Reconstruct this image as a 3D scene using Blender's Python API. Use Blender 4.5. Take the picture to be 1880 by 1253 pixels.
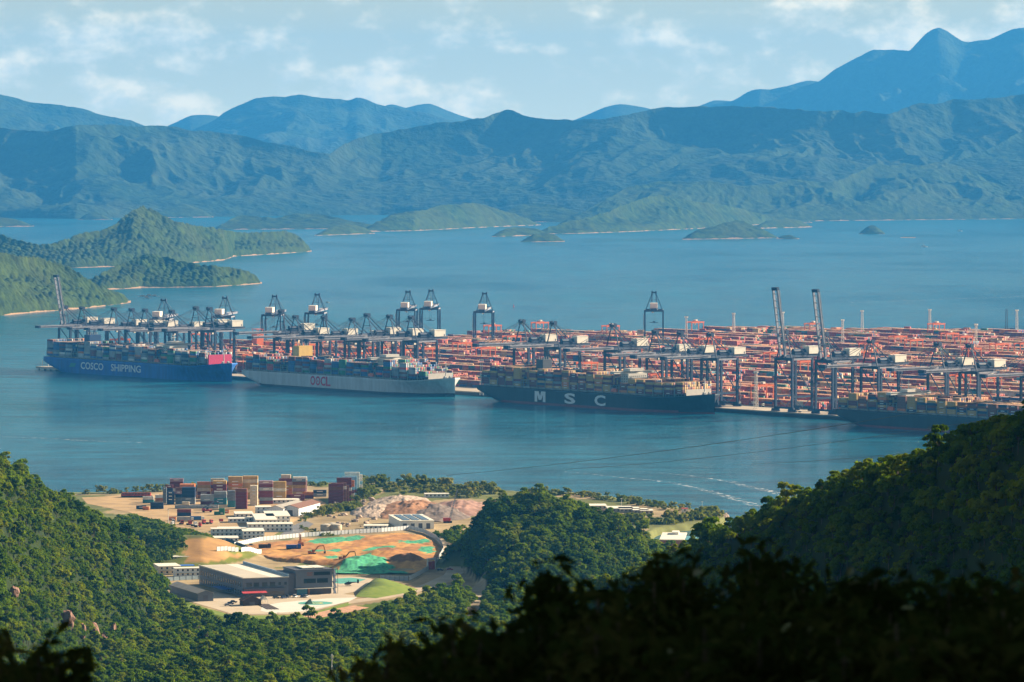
import bpy, math, random
import numpy as np
from mathutils import Vector, Matrix, Euler

for _o in list(bpy.data.objects):
    bpy.data.objects.remove(_o)
random.seed(7)
RNG = np.random.default_rng(11)
SC = bpy.context.scene
COL = SC.collection
R = math.radians

# ------------------------------------------------------------------ camera
F = 8400.0                       # focal length in photograph pixels (1880 wide)
CX, CY, HZ = 940.0, 626.5, 260.0  # image centre, horizon row
CAMH = 300.0
PITCH = math.atan((CY - HZ) / F)
cam_data = bpy.data.cameras.new('camera')
cam = bpy.data.objects.new('camera', cam_data)
COL.objects.link(cam)
cam.location = (0, 0, CAMH)
cam.rotation_euler = (math.pi / 2 - PITCH, 0, 0)
cam_data.sensor_width = 36.0
cam_data.lens = F / 1880.0 * 36.0
cam_data.clip_start = 1.0
cam_data.clip_end = 90000.0
cam_data.dof.use_dof = True
cam_data.dof.focus_distance = 5200.0
cam_data.dof.aperture_fstop = 5.6
SC.camera = cam

# ------------------------------------------------------------------ sun + sky
SUN_EL = R(24.5)
SUN_AZ = math.atan2(0.91, 0.40)          # clockwise from +Y
SDIR = Vector((math.sin(SUN_AZ) * math.cos(SUN_EL), math.cos(SUN_AZ) * math.cos(SUN_EL), math.sin(SUN_EL)))
sl = bpy.data.lights.new('sun', 'SUN')
sl.energy = 5.0
sl.angle = R(0.53)
sl.color = (1.0, 0.81, 0.58)
sun = bpy.data.objects.new('sun', sl)
COL.objects.link(sun)
sun.location = (0, 0, 900)
sun.rotation_euler = (-SDIR).to_track_quat('-Z', 'Y').to_euler()

W = bpy.data.worlds.new('World')
SC.world = W
W.use_nodes = True
nt = W.node_tree
for n in list(nt.nodes):
    nt.nodes.remove(n)
def wn(t, **k):
    n = nt.nodes.new(t)
    for a, b in k.items():
        setattr(n, a, b)
    return n
wout = wn('ShaderNodeOutputWorld')
wbg = wn('ShaderNodeBackground')
wbg.inputs['Strength'].default_value = 0.050
sky = wn('ShaderNodeTexSky', sky_type='NISHITA', sun_disc=False)
sky.sun_elevation = SUN_EL
sky.sun_rotation = SUN_AZ
sky.altitude = 0
sky.air_density = 1.0
sky.dust_density = 2.2
sky.ozone_density = 2.0
wtc = wn('ShaderNodeTexCoord')
wsep = wn('ShaderNodeSeparateXYZ')
nt.links.new(wtc.outputs['Generated'], wsep.inputs[0])
def cloud_noise(off, scl, detail, rough=0.55):
    mp = wn('ShaderNodeMapping')
    mp.inputs['Location'].default_value = off
    mp.inputs['Scale'].default_value = scl
    nt.links.new(wtc.outputs['Generated'], mp.inputs['Vector'])
    no = wn('ShaderNodeTexNoise')
    no.inputs['Scale'].default_value = 1.0
    no.inputs['Detail'].default_value = detail
    no.inputs['Roughness'].default_value = rough
    nt.links.new(mp.outputs[0], no.inputs['Vector'])
    return no.outputs['Fac']
def wmath(op, a, b, clamp=False):
    m = wn('ShaderNodeMath', operation=op, use_clamp=clamp)
    for i, v in enumerate((a, b)):
        if isinstance(v, (int, float)):
            m.inputs[i].default_value = v
        else:
            nt.links.new(v, m.inputs[i])
    return m.outputs[0]
CS = (60, 60, 100)
COFF = (3.1, 0.0, 1.35)
n_small = cloud_noise(COFF, CS, 7, 0.56)
n_up = cloud_noise((COFF[0] + 0.15, COFF[1], COFF[2] + 0.26), CS, 7, 0.56)
n_big = cloud_noise((1.3, 0.4, 2.2), (13, 13, 48), 2, 0.5)
csum = wmath('ADD', wmath('MULTIPLY', n_small, 0.68), wmath('MULTIPLY', n_big, 0.32))
mask = wn('ShaderNodeMapRange', interpolation_type='SMOOTHSTEP')
mask.inputs['From Min'].default_value = 0.475
mask.inputs['From Max'].default_value = 0.63
nt.links.new(csum, mask.inputs['Value'])
shade = wmath('MULTIPLY_ADD', wmath('SUBTRACT', n_small, n_up), 3.2, True)
shade.node.inputs[2].default_value = 0.62
ccol = wn('ShaderNodeMix', data_type='RGBA')
ccol.inputs['A'].default_value = (5.6, 6.4, 6.0, 1)
ccol.inputs['B'].default_value = (13.6, 11.0, 6.9, 1)
nt.links.new(shade, ccol.inputs['Factor'])
tint = wn('ShaderNodeMix', data_type='RGBA', blend_type='MULTIPLY')
tint.inputs['Factor'].default_value = 1.0
tint.inputs['B'].default_value = (0.60, 0.70, 0.62, 1)
nt.links.new(sky.outputs[0], tint.inputs['A'])
wmix = wn('ShaderNodeMix', data_type='RGBA')
# low cumulus overlap towards the horizon and stand apart overhead
cover = wmath('MULTIPLY_ADD', wmath('POWER', 0.002, wmath('MAXIMUM', wsep.outputs['Z'], 0.0)), 0.62)
cover.node.inputs[2].default_value = 0.26
nt.links.new(wmath('MULTIPLY', mask.outputs[0], cover), wmix.inputs['Factor'])
# thin high veil, densest towards the horizon all round
veil = wmath('MULTIPLY', wmath('POWER', 0.0000002, wmath('MAXIMUM', wsep.outputs['Z'], 0.0)), 0.92)
wveil = wn('ShaderNodeMix', data_type='RGBA')
nt.links.new(veil, wveil.inputs['Factor'])
nt.links.new(tint.outputs['Result'], wveil.inputs['A'])
wveil.inputs['B'].default_value = (9.0, 8.4, 5.4, 1)
nt.links.new(wveil.outputs['Result'], wmix.inputs['A'])
nt.links.new(ccol.outputs['Result'], wmix.inputs['B'])
nt.links.new(wmix.outputs['Result'], wbg.inputs['Color'])
nt.links.new(wbg.outputs[0], wout.inputs['Surface'])

SC.view_settings.view_transform = 'Standard'
SC.view_settings.look = 'None'
SC.view_settings.gamma = 1.0
SC.view_settings.use_curve_mapping = False
SC.view_settings.exposure = 1.42
SC.render.engine = 'CYCLES'
SC.cycles.use_denoising = True
SC.cycles.max_bounces = 6
SC.cycles.diffuse_bounces = 2
SC.cycles.glossy_bounces = 2
SC.cycles.transmission_bounces = 2
SC.cycles.volume_bounces = 1
SC.cycles.transparent_max_bounces = 6
SC.cycles.sample_clamp_indirect = 6.0

# ------------------------------------------------------------------ helpers
def ray(px, py):
    a, b = (px - CX) / F, (CY - py) / F
    return Vector((a, math.cos(PITCH) + b * math.sin(PITCH), -math.sin(PITCH) + b * math.cos(PITCH)))
def at(px, py, z=5.0):
    """point where the sight line meets the level plane z"""
    d = ray(px, py)
    k = (z - CAMH) / d.z
    return Vector((d.x * k, d.y * k, z))
def atD(px, py, D):
    d = ray(px, py)
    k = D / d.y
    return Vector((d.x * k, D, CAMH + d.z * k))
def proj(p):
    x, y, z = p[0], p[1], p[2] - CAMH
    fw = y * math.cos(PITCH) - z * math.sin(PITCH)
    up = y * math.sin(PITCH) + z * math.cos(PITCH)
    return CX + F * x / fw, CY - F * up / fw

def lat(ix, iy, seed):
    h = (ix.astype(np.int64) * 374761393 + iy.astype(np.int64) * 668265263 + seed * 974711) & 0x7fffffff
    h = (h ^ (h >> 13)) * 1274126177 & 0x7fffffff
    h = (h ^ (h >> 16)) & 0xffff
    return h / 65535.0
def vnoise(x, y, seed=0):
    ix, iy = np.floor(x), np.floor(y)
    fx, fy = x - ix, y - iy
    fx, fy = fx * fx * (3 - 2 * fx), fy * fy * (3 - 2 * fy)
    a, b = lat(ix, iy, seed), lat(ix + 1, iy, seed)
    c, d = lat(ix, iy + 1, seed), lat(ix + 1, iy + 1, seed)
    return (a * (1 - fx) + b * fx) * (1 - fy) + (c * (1 - fx) + d * fx) * fy
def fbm(x, y, seed=0, octv=4, gain=0.5):
    s, a, t = 0, 1, 0
    for k in range(octv):
        s = s + a * vnoise(x * 2 ** k + 17.3 * k, y * 2 ** k - 9.1 * k, seed + k)
        t += a
        a *= gain
    return s / t
def ridged(x, y, seed=0, octv=4, gain=0.5):
    s, a, t = 0, 1, 0
    for k in range(octv):
        s = s + a * (1 - np.abs(2 * vnoise(x * 2 ** k + 5.7 * k, y * 2 ** k + 3.3 * k, seed + k) - 1))
        t += a
        a *= gain
    return s / t
def crowns(x, y, cell, seed=0):
    """rounded bumps like tree crowns, 0..1"""
    gx, gy = np.floor(x / cell), np.floor(y / cell)
    best = np.full(x.shape, 9.0)
    for i in (-1, 0, 1):
        for j in (-1, 0, 1):
            cx_ = gx + i + 0.15 + 0.7 * lat(gx + i, gy + j, seed)
            cy_ = gy + j + 0.15 + 0.7 * lat(gx + i, gy + j, seed + 3)
            rr = 0.55 + 0.45 * lat(gx + i, gy + j, seed + 5)
            d2 = ((x / cell - cx_) ** 2 + (y / cell - cy_) ** 2) / rr
            best = np.minimum(best, d2)
    return np.clip(1 - best, 0, 1)

# ---- materials
MATS = {}
def mat(name, col, rough=0.7, var=0.12, scale=0.5, metal=0.0, bump=0.0, bscale=3.0, col2=None, spec=0.3, emit=None, stretch=None):
    if name in MATS:
        return MATS[name]
    m = bpy.data.materials.new(name)
    m.use_nodes = True
    t = m.node_tree
    b = t.nodes['Principled BSDF']
    b.inputs['Roughness'].default_value = rough
    b.inputs['Metallic'].default_value = metal
    b.inputs['Specular IOR Level'].default_value = spec
    geo = t.nodes.new('ShaderNodeTexCoord')
    vec = geo.outputs['Object']
    if stretch:
        mp = t.nodes.new('ShaderNodeMapping')
        mp.inputs['Scale'].default_value = stretch
        t.links.new(vec, mp.inputs['Vector'])
        vec = mp.outputs[0]
    no = t.nodes.new('ShaderNodeTexNoise')
    no.inputs['Scale'].default_value = scale
    no.inputs['Detail'].default_value = 5
    no.inputs['Roughness'].default_value = 0.6
    t.links.new(vec, no.inputs['Vector'])
    mx = t.nodes.new('ShaderNodeMix')
    mx.data_type = 'RGBA'
    c2 = col2 if col2 else tuple(min(1, c * (1 + var)) for c in col)
    c1 = col if col2 else tuple(c * (1 - var) for c in col)
    mr = t.nodes.new('ShaderNodeMapRange')
    mr.inputs['From Min'].default_value = 0.35
    mr.inputs['From Max'].default_value = 0.65
    t.links.new(no.outputs['Fac'], mr.inputs['Value'])
    t.links.new(mr.outputs[0], mx.inputs['Factor'])
    mx.inputs['A'].default_value = (*c1, 1)
    mx.inputs['B'].default_value = (*c2, 1)
    t.links.new(mx.outputs['Result'], b.inputs['Base Color'])
    if bump:
        n2 = t.nodes.new('ShaderNodeTexNoise')
        n2.inputs['Scale'].default_value = bscale
        n2.inputs['Detail'].default_value = 4
        t.links.new(geo.outputs['Object'], n2.inputs['Vector'])
        bp = t.nodes.new('ShaderNodeBump')
        bp.inputs['Strength'].default_value = 1.0
        bp.inputs['Distance'].default_value = bump
        t.links.new(n2.outputs['Fac'], bp.inputs['Height'])
        t.links.new(bp.outputs[0], b.inputs['Normal'])
    if emit:
        b.inputs['Emission Color'].default_value = (*emit[0], 1)
        b.inputs['Emission Strength'].default_value = emit[1]
    MATS[name] = m
    return m
def attr_mat(name, rough=0.65, dirt=0.25, dscale=0.08, attr='Col'):
    """base colour from a face colour attribute, weathered by noise"""
    m = bpy.data.materials.new(name)
    m.use_nodes = True
    t = m.node_tree
    b = t.nodes['Principled BSDF']
    b.inputs['Roughness'].default_value = rough
    b.inputs['Specular IOR Level'].default_value = 0.3
    a = t.nodes.new('ShaderNodeAttribute')
    a.attribute_name = attr
    tc = t.nodes.new('ShaderNodeTexCoord')
    no = t.nodes.new('ShaderNodeTexNoise')
    no.inputs['Scale'].default_value = dscale
    no.inputs['Detail'].default_value = 6
    t.links.new(tc.outputs['Object'], no.inputs['Vector'])
    mr = t.nodes.new('ShaderNodeMapRange')
    mr.inputs['From Min'].default_value = 0.3
    mr.inputs['From Max'].default_value = 0.7
    mr.inputs['To Min'].default_value = 1 - dirt
    mr.inputs['To Max'].default_value = 1 + dirt * 0.5
    t.links.new(no.outputs['Fac'], mr.inputs['Value'])
    mx = t.nodes.new('ShaderNodeMix')
    mx.data_type = 'RGBA'
    mx.blend_type = 'MULTIPLY'
    mx.inputs['Factor'].default_value = 1
    t.links.new(a.outputs['Color'], mx.inputs['A'])
    t.links.new(mr.outputs[0], mx.inputs['B'])
    t.links.new(mx.outputs['Result'], b.inputs['Base Color'])
    return m

# ---- mesh builder
class MB:
    def __init__(s):
        s.v, s.f, s.m, s.mats, s.c = [], [], [], [], []
    def mi(s, m):
        if m not in s.mats:
            s.mats.append(m)
        return s.mats.index(m)
    def add(s, vs, fs, m, c=None):
        o, k = len(s.v), s.mi(m)
        s.v += [tuple(v) for v in vs]
        for f in fs:
            s.f.append([i + o for i in f])
            s.m.append(k)
            s.c.append(c)
        return s
    def box(s, a, b, m, c=None, rot=0.0, org=(0, 0)):
        (x0, y0, z0), (x1, y1, z1) = a, b
        vs = [(x0, y0, z0), (x1, y0, z0), (x1, y1, z0), (x0, y1, z0), (x0, y0, z1), (x1, y0, z1), (x1, y1, z1), (x0, y1, z1)]
        if rot:
            ca, sa = math.cos(rot), math.sin(rot)
            vs = [((x - org[0]) * ca - (y - org[1]) * sa + org[0], (x - org[0]) * sa + (y - org[1]) * ca + org[1], z) for x, y, z in vs]
        return s.add(vs, [(0, 3, 2, 1), (4, 5, 6, 7), (0, 1, 5, 4), (1, 2, 6, 5), (2, 3, 7, 6), (3, 0, 4, 7)], m, c)
    def beam(s, p, q, w, m, h=None, w2=None, c=None):
        p, q = Vector(p), Vector(q)
        d = (q - p).normalized()
        u = d.cross(Vector((0, 0, 1)))
        if u.length < 1e-3:
            u = Vector((1, 0, 0))
        u.normalize()
        v = u.cross(d)
        h = h or w
        k = (w2 or w) / w
        vs = []
        for pt, g in ((p, 1), (q, k)):
            for a, b in ((-1, -1), (1, -1), (1, 1), (-1, 1)):
                vs.append(pt + u * (a * w * g / 2) + v * (b * h * g / 2))
        return s.add(vs, [(0, 1, 2, 3), (7, 6, 5, 4), (0, 4, 5, 1), (1, 5, 6, 2), (2, 6, 7, 3), (3, 7, 4, 0)], m, c)
    def tube(s, p, q, r, m, r2=None, n=8, c=None, caps=True):
        p, q = Vector(p), Vector(q)
        d = (q - p).normalized()
        u = d.cross(Vector((0, 0, 1)))
        if u.length < 1e-3:
            u = Vector((1, 0, 0))
        u.normalize()
        v = u.cross(d)
        r2 = r if r2 is None else r2
        vs = []
        for pt, g in ((p, r), (q, r2)):
            for k in range(n):
                a = 2 * math.pi * k / n
                vs.append(pt + u * (g * math.cos(a)) + v * (g * math.sin(a)))
        fs = [(k, (k + 1) % n, n + (k + 1) % n, n + k) for k in range(n)]
        if caps:
            fs += [tuple(range(n))[::-1], tuple(range(n, 2 * n))]
        return s.add(vs, fs, m, c)
    def prism(s, poly, z0, z1, m, c=None):
        n = len(poly)
        area = sum(poly[i][0] * poly[(i + 1) % n][1] - poly[(i + 1) % n][0] * poly[i][1] for i in range(n))
        if area < 0:
            poly = poly[::-1]
        vs = [(x, y, z0) for x, y in poly] + [(x, y, z1) for x, y in poly]
        fs = [tuple(range(n))[::-1], tuple(range(n, 2 * n))] + [(k, (k + 1) % n, n + (k + 1) % n, n + k) for k in range(n)]
        return s.add(vs, fs, m, c)
    def blob(s, c0, rad, m, seed=0, n=6, jit=0.25, c=None):
        rd = random.Random(seed)
        vs, fs = [], []
        for i in range(1, n):
            for j in range(n + 2):
                th, ph = math.pi * i / n, 2 * math.pi * j / (n + 2)
                k = 1 + rd.uniform(-jit, jit)
                vs.append((c0[0] + rad[0] * k * math.sin(th) * math.cos(ph), c0[1] + rad[1] * k * math.sin(th) * math.sin(ph), c0[2] + rad[2] * k * math.cos(th)))
        w = n + 2
        for i in range(n - 2):
            for j in range(w):
                fs.append((i * w + j, (i + 1) * w + j, (i + 1) * w + (j + 1) % w, i * w + (j + 1) % w))
        fs.append(tuple(range(w)))
        fs.append(tuple(range((n - 2) * w, (n - 1) * w))[::-1])
        return s.add(vs, fs, m, c)
    def mesh(s, name, smooth=False):
        me = bpy.data.meshes.new(name)
        me.from_pydata(s.v, [], s.f)
        for m in s.mats:
            me.materials.append(m)
        me.polygons.foreach_set('material_index', s.m)
        if any(x is not None for x in s.c):
            ca = me.attributes.new('Col', 'FLOAT_COLOR', 'FACE')
            ca.data.foreach_set('color', np.array([(*(x or (0.5, 0.5, 0.5)), 1) for x in s.c], dtype=np.float32).ravel())
        if smooth:
            me.polygons.foreach_set('use_smooth', [True] * len(me.polygons))
        me.update()
        return me
    def build(s, name, parent=None, smooth=False, loc=(0, 0, 0), rotz=0):
        return obj(name, s.mesh(name, smooth), parent, loc, rotz)
def obj(name, me, parent=None, loc=(0, 0, 0), rotz=0):
    o = bpy.data.objects.new(name, me)
    COL.objects.link(o)
    o.location = loc
    o.rotation_euler = (0, 0, rotz)
    if parent:
        o.parent = parent
    return o
def tag(o, label, cat, group=None):
    o['label'] = label
    o['category'] = cat
    if group:
        o['group'] = group
    return o
def thing(name, label, cat, loc=(0, 0, 0), rotz=0, group=None):
    return tag(obj(name, None, None, loc, rotz), label, cat, group)
def struct(o):
    o['kind'] = 'structure'
    return o
def stuff(o, label=None, cat=None):
    o['kind'] = 'stuff'
    if label:
        o['label'] = label
        o['category'] = cat
    return o
def dup(root, loc, rotz, label, group=None, scale=None):
    r = root.copy()
    COL.objects.link(r)
    r.location = loc
    r.rotation_euler = (0, 0, rotz)
    r['label'] = label
    if group:
        r['group'] = group
    if scale:
        r.scale = scale if hasattr(scale, '__len__') else (scale,) * 3
    for ch in root.children:
        c = ch.copy()
        COL.objects.link(c)
        c.parent = r
        for g in ch.children:
            d = g.copy()
            COL.objects.link(d)
            d.parent = c
    return r
ORD = ['zeroth', 'first', 'second', 'third', 'fourth', 'fifth', 'sixth', 'seventh', 'eighth', 'ninth', 'tenth', 'eleventh', 'twelfth',
       'thirteenth', 'fourteenth', 'fifteenth', 'sixteenth', 'seventeenth', 'eighteenth', 'nineteenth', 'twentieth', 'twenty-first', 'twenty-second',
       'twenty-third', 'twenty-fourth', 'twenty-fifth', 'twenty-sixth', 'twenty-seventh', 'twenty-eighth', 'twenty-ninth', 'thirtieth']
def ordn(k):
    if k < len(ORD):
        return ORD[k]
    tens = ['', '', '', 'thirt', 'fort', 'fift', 'sixt', 'sevent', 'eight', 'ninet'][k // 10]
    return tens + 'ieth' if k % 10 == 0 else tens + 'y-' + ORD[k % 10]
def np_mesh(name, V, Fq, mats, smooth=True, midx=None, attrs=None):
    me = bpy.data.meshes.new(name)
    V = np.asarray(V, dtype=np.float32)
    Fq = np.asarray(Fq, dtype=np.int32)
    k = Fq.shape[1]
    me.vertices.add(len(V))
    me.vertices.foreach_set('co', V.ravel())
    me.loops.add(Fq.size)
    me.loops.foreach_set('vertex_index', Fq.ravel())
    me.polygons.add(len(Fq))
    me.polygons.foreach_set('loop_start', np.arange(0, Fq.size, k, dtype=np.int32))
    me.polygons.foreach_set('loop_total', np.full(len(Fq), k, dtype=np.int32))
    if smooth:
        me.polygons.foreach_set('use_smooth', np.ones(len(Fq), dtype=bool))
    for m in mats:
        me.materials.append(m)
    if midx is not None:
        me.polygons.foreach_set('material_index', np.asarray(midx, dtype=np.int32))
    me.update(calc_edges=True)
    for an, (dom, arr) in (attrs or {}).items():
        ca = me.attributes.new(an, 'FLOAT_COLOR', dom)
        ca.data.foreach_set('color', np.asarray(arr, dtype=np.float32).ravel())
    return me
def grid_faces(nu, nv):
    i, j = np.meshgrid(np.arange(nu - 1), np.arange(nv - 1), indexing='ij')
    a = (i * nv + j).ravel()
    return np.stack([a, a + nv, a + nv + 1, a + 1], 1)
def pip(poly, x, y):
    inside = np.zeros(np.shape(x), bool)
    n = len(poly)
    for i in range(n):
        x0, y0 = poly[i][0], poly[i][1]
        x1, y1 = poly[(i + 1) % n][0], poly[(i + 1) % n][1]
        if y0 == y1:
            continue
        c = ((y0 > y) != (y1 > y)) & (x < (x1 - x0) * (y - y0) / (y1 - y0) + x0)
        inside ^= c
    return inside
# ================================================================== SETTING
# ---- water
def water_material():
    m = bpy.data.materials.new('sea_water')
    m.use_nodes = True
    t = m.node_tree
    b = t.nodes['Principled BSDF']
    b.inputs['IOR'].default_value = 1.33
    b.inputs['Specular IOR Level'].default_value = 0.5
    geo = t.nodes.new('ShaderNodeNewGeometry')
    def noise(scale, detail, st=(1, 1, 1), rough=0.6):
        mp = t.nodes.new('ShaderNodeMapping')
        mp.inputs['Scale'].default_value = st
        t.links.new(geo.outputs['Position'], mp.inputs['Vector'])
        n = t.nodes.new('ShaderNodeTexNoise')
        n.inputs['Scale'].default_value = scale
        n.inputs['Detail'].default_value = detail
        n.inputs['Roughness'].default_value = rough
        t.links.new(mp.outputs[0], n.inputs['Vector'])
        return n.outputs['Fac']
    big = noise(0.0016, 4, (1.0, 0.55, 1))
    mr = t.nodes.new('ShaderNodeMapRange')
    mr.inputs['From Min'].default_value = 0.35
    mr.inputs['From Max'].default_value = 0.65
    mr.inputs['To Min'].default_value = 0.10
    mr.inputs['To Max'].default_value = 0.24
    t.links.new(big, mr.inputs['Value'])
    t.links.new(mr.outputs[0], b.inputs['Roughness'])
    mx = t.nodes.new('ShaderNodeMix')
    mx.data_type = 'RGBA'
    mx.inputs['A'].default_value = (0.001, 0.085, 0.150, 1)
    mx.inputs['B'].default_value = (0.003, 0.120, 0.175, 1)
    t.links.new(big, mx.inputs['Factor'])
    rip = t.nodes.new('ShaderNodeMapRange')
    rip.inputs['From Min'].default_value = 0.36
    rip.inputs['From Max'].default_value = 0.64
    rip.inputs['To Min'].default_value = 0.45
    rip.inputs['To Max'].default_value = 1.6
    t.links.new(noise(0.03, 5, (0.35, 1.0, 1), 0.72), rip.inputs['Value'])
    mu = t.nodes.new('ShaderNodeMix')
    mu.data_type = 'RGBA'
    mu.blend_type = 'MULTIPLY'
    mu.inputs['Factor'].default_value = 1.0
    t.links.new(mx.outputs['Result'], mu.inputs['A'])
    t.links.new(rip.outputs[0], mu.inputs['B'])
    t.links.new(mu.outputs['Result'], b.inputs['Base Color'])
    b1 = t.nodes.new('ShaderNodeBump')
    b1.inputs['Distance'].default_value = 6.0
    b1.inputs['Strength'].default_value = 1.0
    t.links.new(noise(0.055, 5, (1, 1.7, 1), 0.62), b1.inputs['Height'])
    b2 = t.nodes.new('ShaderNodeBump')
    b2.inputs['Distance'].default_value = 1.7
    b2.inputs['Strength'].default_value = 1.0
    t.links.new(noise(0.30, 4, (1, 1.3, 1), 0.65), b2.inputs['Height'])
    t.links.new(b1.outputs[0], b2.inputs['Normal'])
    t.links.new(b2.outputs[0], b.inputs['Normal'])
    return m
M_WATER = water_material()
me = bpy.data.meshes.new('water')
me.from_pydata([(-11000, -900, 0), (11000, -900, 0), (11000, 32800, 0), (-11000, 32800, 0)], [], [(0, 1, 2, 3)])
me.materials.append(M_WATER)
struct(obj('water', me))

# ---- far wooded hills
def hill_material(name, dark, light, dry, nscale, shore=True, bumpd=4.0, bscale=0.09):
    m = bpy.data.materials.new(name)
    m.use_nodes = True
    t = m.node_tree
    b = t.nodes['Principled BSDF']
    b.inputs['Roughness'].default_value = 0.95
    b.inputs['Specular IOR Level'].default_value = 0.05
    geo = t.nodes.new('ShaderNodeNewGeometry')
    def noise(scale, detail, rough=0.6):
        n = t.nodes.new('ShaderNodeTexNoise')
        n.inputs['Scale'].default_value = scale
        n.inputs['Detail'].default_value = detail
        n.inputs['Roughness'].default_value = rough
        t.links.new(geo.outputs['Position'], n.inputs['Vector'])
        r = t.nodes.new('ShaderNodeMapRange')
        r.inputs['From Min'].default_value = 0.34
        r.inputs['From Max'].default_value = 0.66
        t.links.new(n.outputs['Fac'], r.inputs['Value'])
        return r.outputs[0]
    def mixc(fac, a, bcol):
        x = t.nodes.new('ShaderNodeMix')
        x.data_type = 'RGBA'
        t.links.new(fac, x.inputs['Factor'])
        for key, v in (('A', a), ('B', bcol)):
            if isinstance(v, tuple):
                x.inputs[key].default_value = (*v, 1)
            else:
                t.links.new(v, x.inputs[key])
        return x.outputs['Result']
    c = mixc(noise(nscale, 5, 0.7), dark, light)
    f2 = t.nodes.new('ShaderNodeMath')
    f2.operation = 'MULTIPLY'
    f2.inputs[1].default_value = 0.45
    t.links.new(noise(nscale * 0.13, 4), f2.inputs[0])
    c = mixc(f2.outputs[0], c, dry)
    if shore:
        sp = t.nodes.new('ShaderNodeSeparateXYZ')
        t.links.new(geo.outputs['Position'], sp.inputs[0])
        n = t.nodes.new('ShaderNodeTexNoise')
        n.inputs['Scale'].default_value = 0.02
        n.inputs['Detail'].default_value = 3
        t.links.new(geo.outputs['Position'], n.inputs['Vector'])
        ad = t.nodes.new('ShaderNodeMath')
        ad.operation = 'MULTIPLY_ADD'
        ad.inputs[1].default_value = -12.0
        t.links.new(n.outputs['Fac'], ad.inputs[0])
        t.links.new(sp.outputs['Z'], ad.inputs[2])
        r = t.nodes.new('ShaderNodeMapRange')
        r.inputs['From Min'].default_value = -5.2
        r.inputs['From Max'].default_value = -4.4
        r.inputs['To Min'].default_value = 1
        r.inputs['To Max'].default_value = 0
        t.links.new(ad.outputs[0], r.inputs['Value'])
        c = mixc(r.outputs[0], c, (0.34, 0.22, 0.13))
    t.links.new(c, b.inputs['Base Color'])
    n = t.nodes.new('ShaderNodeTexNoise')
    n.inputs['Scale'].default_value = bscale
    n.inputs['Detail'].default_value = 3
    t.links.new(geo.outputs['Position'], n.inputs['Vector'])
    bp = t.nodes.new('ShaderNodeBump')
    bp.inputs['Distance'].default_value = bumpd
    t.links.new(n.outputs['Fac'], bp.inputs['Height'])
    t.links.new(bp.outputs[0], b.inputs['Normal'])
    return m
M_MTN = hill_material('mountain_woods', (0.006, 0.017, 0.009), (0.036, 0.064, 0.024), (0.070, 0.080, 0.040), 0.016, False, 14.0, 0.028)
M_ISL = hill_material('island_woods', (0.005, 0.014, 0.005), (0.054, 0.088, 0.015), (0.070, 0.078, 0.022), 0.036, True, 3.0, 0.12)

def interp(poly, us):
    p = np.array(poly, float)
    # smooth (cosine-like) interpolation between silhouette points
    y = np.interp(us, p[:, 0], p[:, 1])
    k = 5
    ker = np.ones(2 * k + 1) / (2 * k + 1)
    return np.convolve(np.pad(y, k, mode='edge'), ker, 'valid') * 0.5 + y * 0.5
def hill(name, sil, foot=None, Dr=None, slope=2.4, du=3.0, nF=60, nB=10, amp=0.25, lam=400.0, seed=1, crown=(0, 8.0), rough=(0, 30.0), m=None, p=0.8, mindepth=60.0, pn=2.0):
    us = np.arange(sil[0][0], sil[-1][0] + du, du)
    ys = interp(sil, us)
    if foot is not None:
        Df = CAMH * F / (np.interp(us, [q[0] for q in foot], [q[1] for q in foot]) - HZ)
        Drr = Df + 200
        for _ in range(6):
            zr = CAMH - (ys - HZ) / F * Drr
            Drr = Df + np.maximum(mindepth, slope * zr)
    else:
        Drr = np.full(us.shape, float(Dr)) if not isinstance(Dr, list) else np.interp(us, [q[0] for q in Dr], [q[1] for q in Dr])
        zr = CAMH - (ys - HZ) / F * Drr
        Df = Drr - slope * np.maximum(zr, 30)
    t = np.concatenate([np.linspace(-0.06, 1, nF), 1 + np.linspace(0, 1, nB + 1)[1:]])
    T, _ = np.meshgrid(t, us)
    D = Df[:, None] + (Drr - Df)[:, None] * T
    X = (us - CX)[:, None] / F * D
    tf = np.clip(T, 0, 1)
    prof = np.where(T <= 1, np.sin(tf * math.pi / 2) ** p, np.cos(np.clip(T - 1, 0, 1) * math.pi / 2))
    bell = np.clip(4 * tf * (1 - tf), 0, 1) ** 0.7 * (T < 1)
    wx = (fbm(X / (lam * 1.3), D / (lam * 1.3), seed + 40, 3) - 0.5) * lam * 0.9
    rn = ridged((X + wx) / lam, (D + wx) / (lam * 1.7), seed, 5, 0.55)
    Z = np.maximum(zr, -8)[:, None] * prof
    Z = Z * (1 - amp * bell * (1.0 - rn) * pn)
    if rough[0]:
        Z = Z + rough[0] * (fbm(X / rough[1], D / rough[1], seed + 9, 3) - 0.5) * np.clip(Z / 25, 0, 1)
    if crown[0]:
        Z = Z + crown[0] * crowns(X, D, crown[1], seed) * np.clip((Z - 2) / 6, 0, 1)
    Z = np.where(T < 0, T * 60, Z)
    Z = np.maximum(Z, -8)
    V = np.stack([X, D, Z], -1).reshape(-1, 3)
    return struct(obj(name, np_mesh(name, V, grid_faces(len(us), len(t)), [m or M_MTN])))

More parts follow.
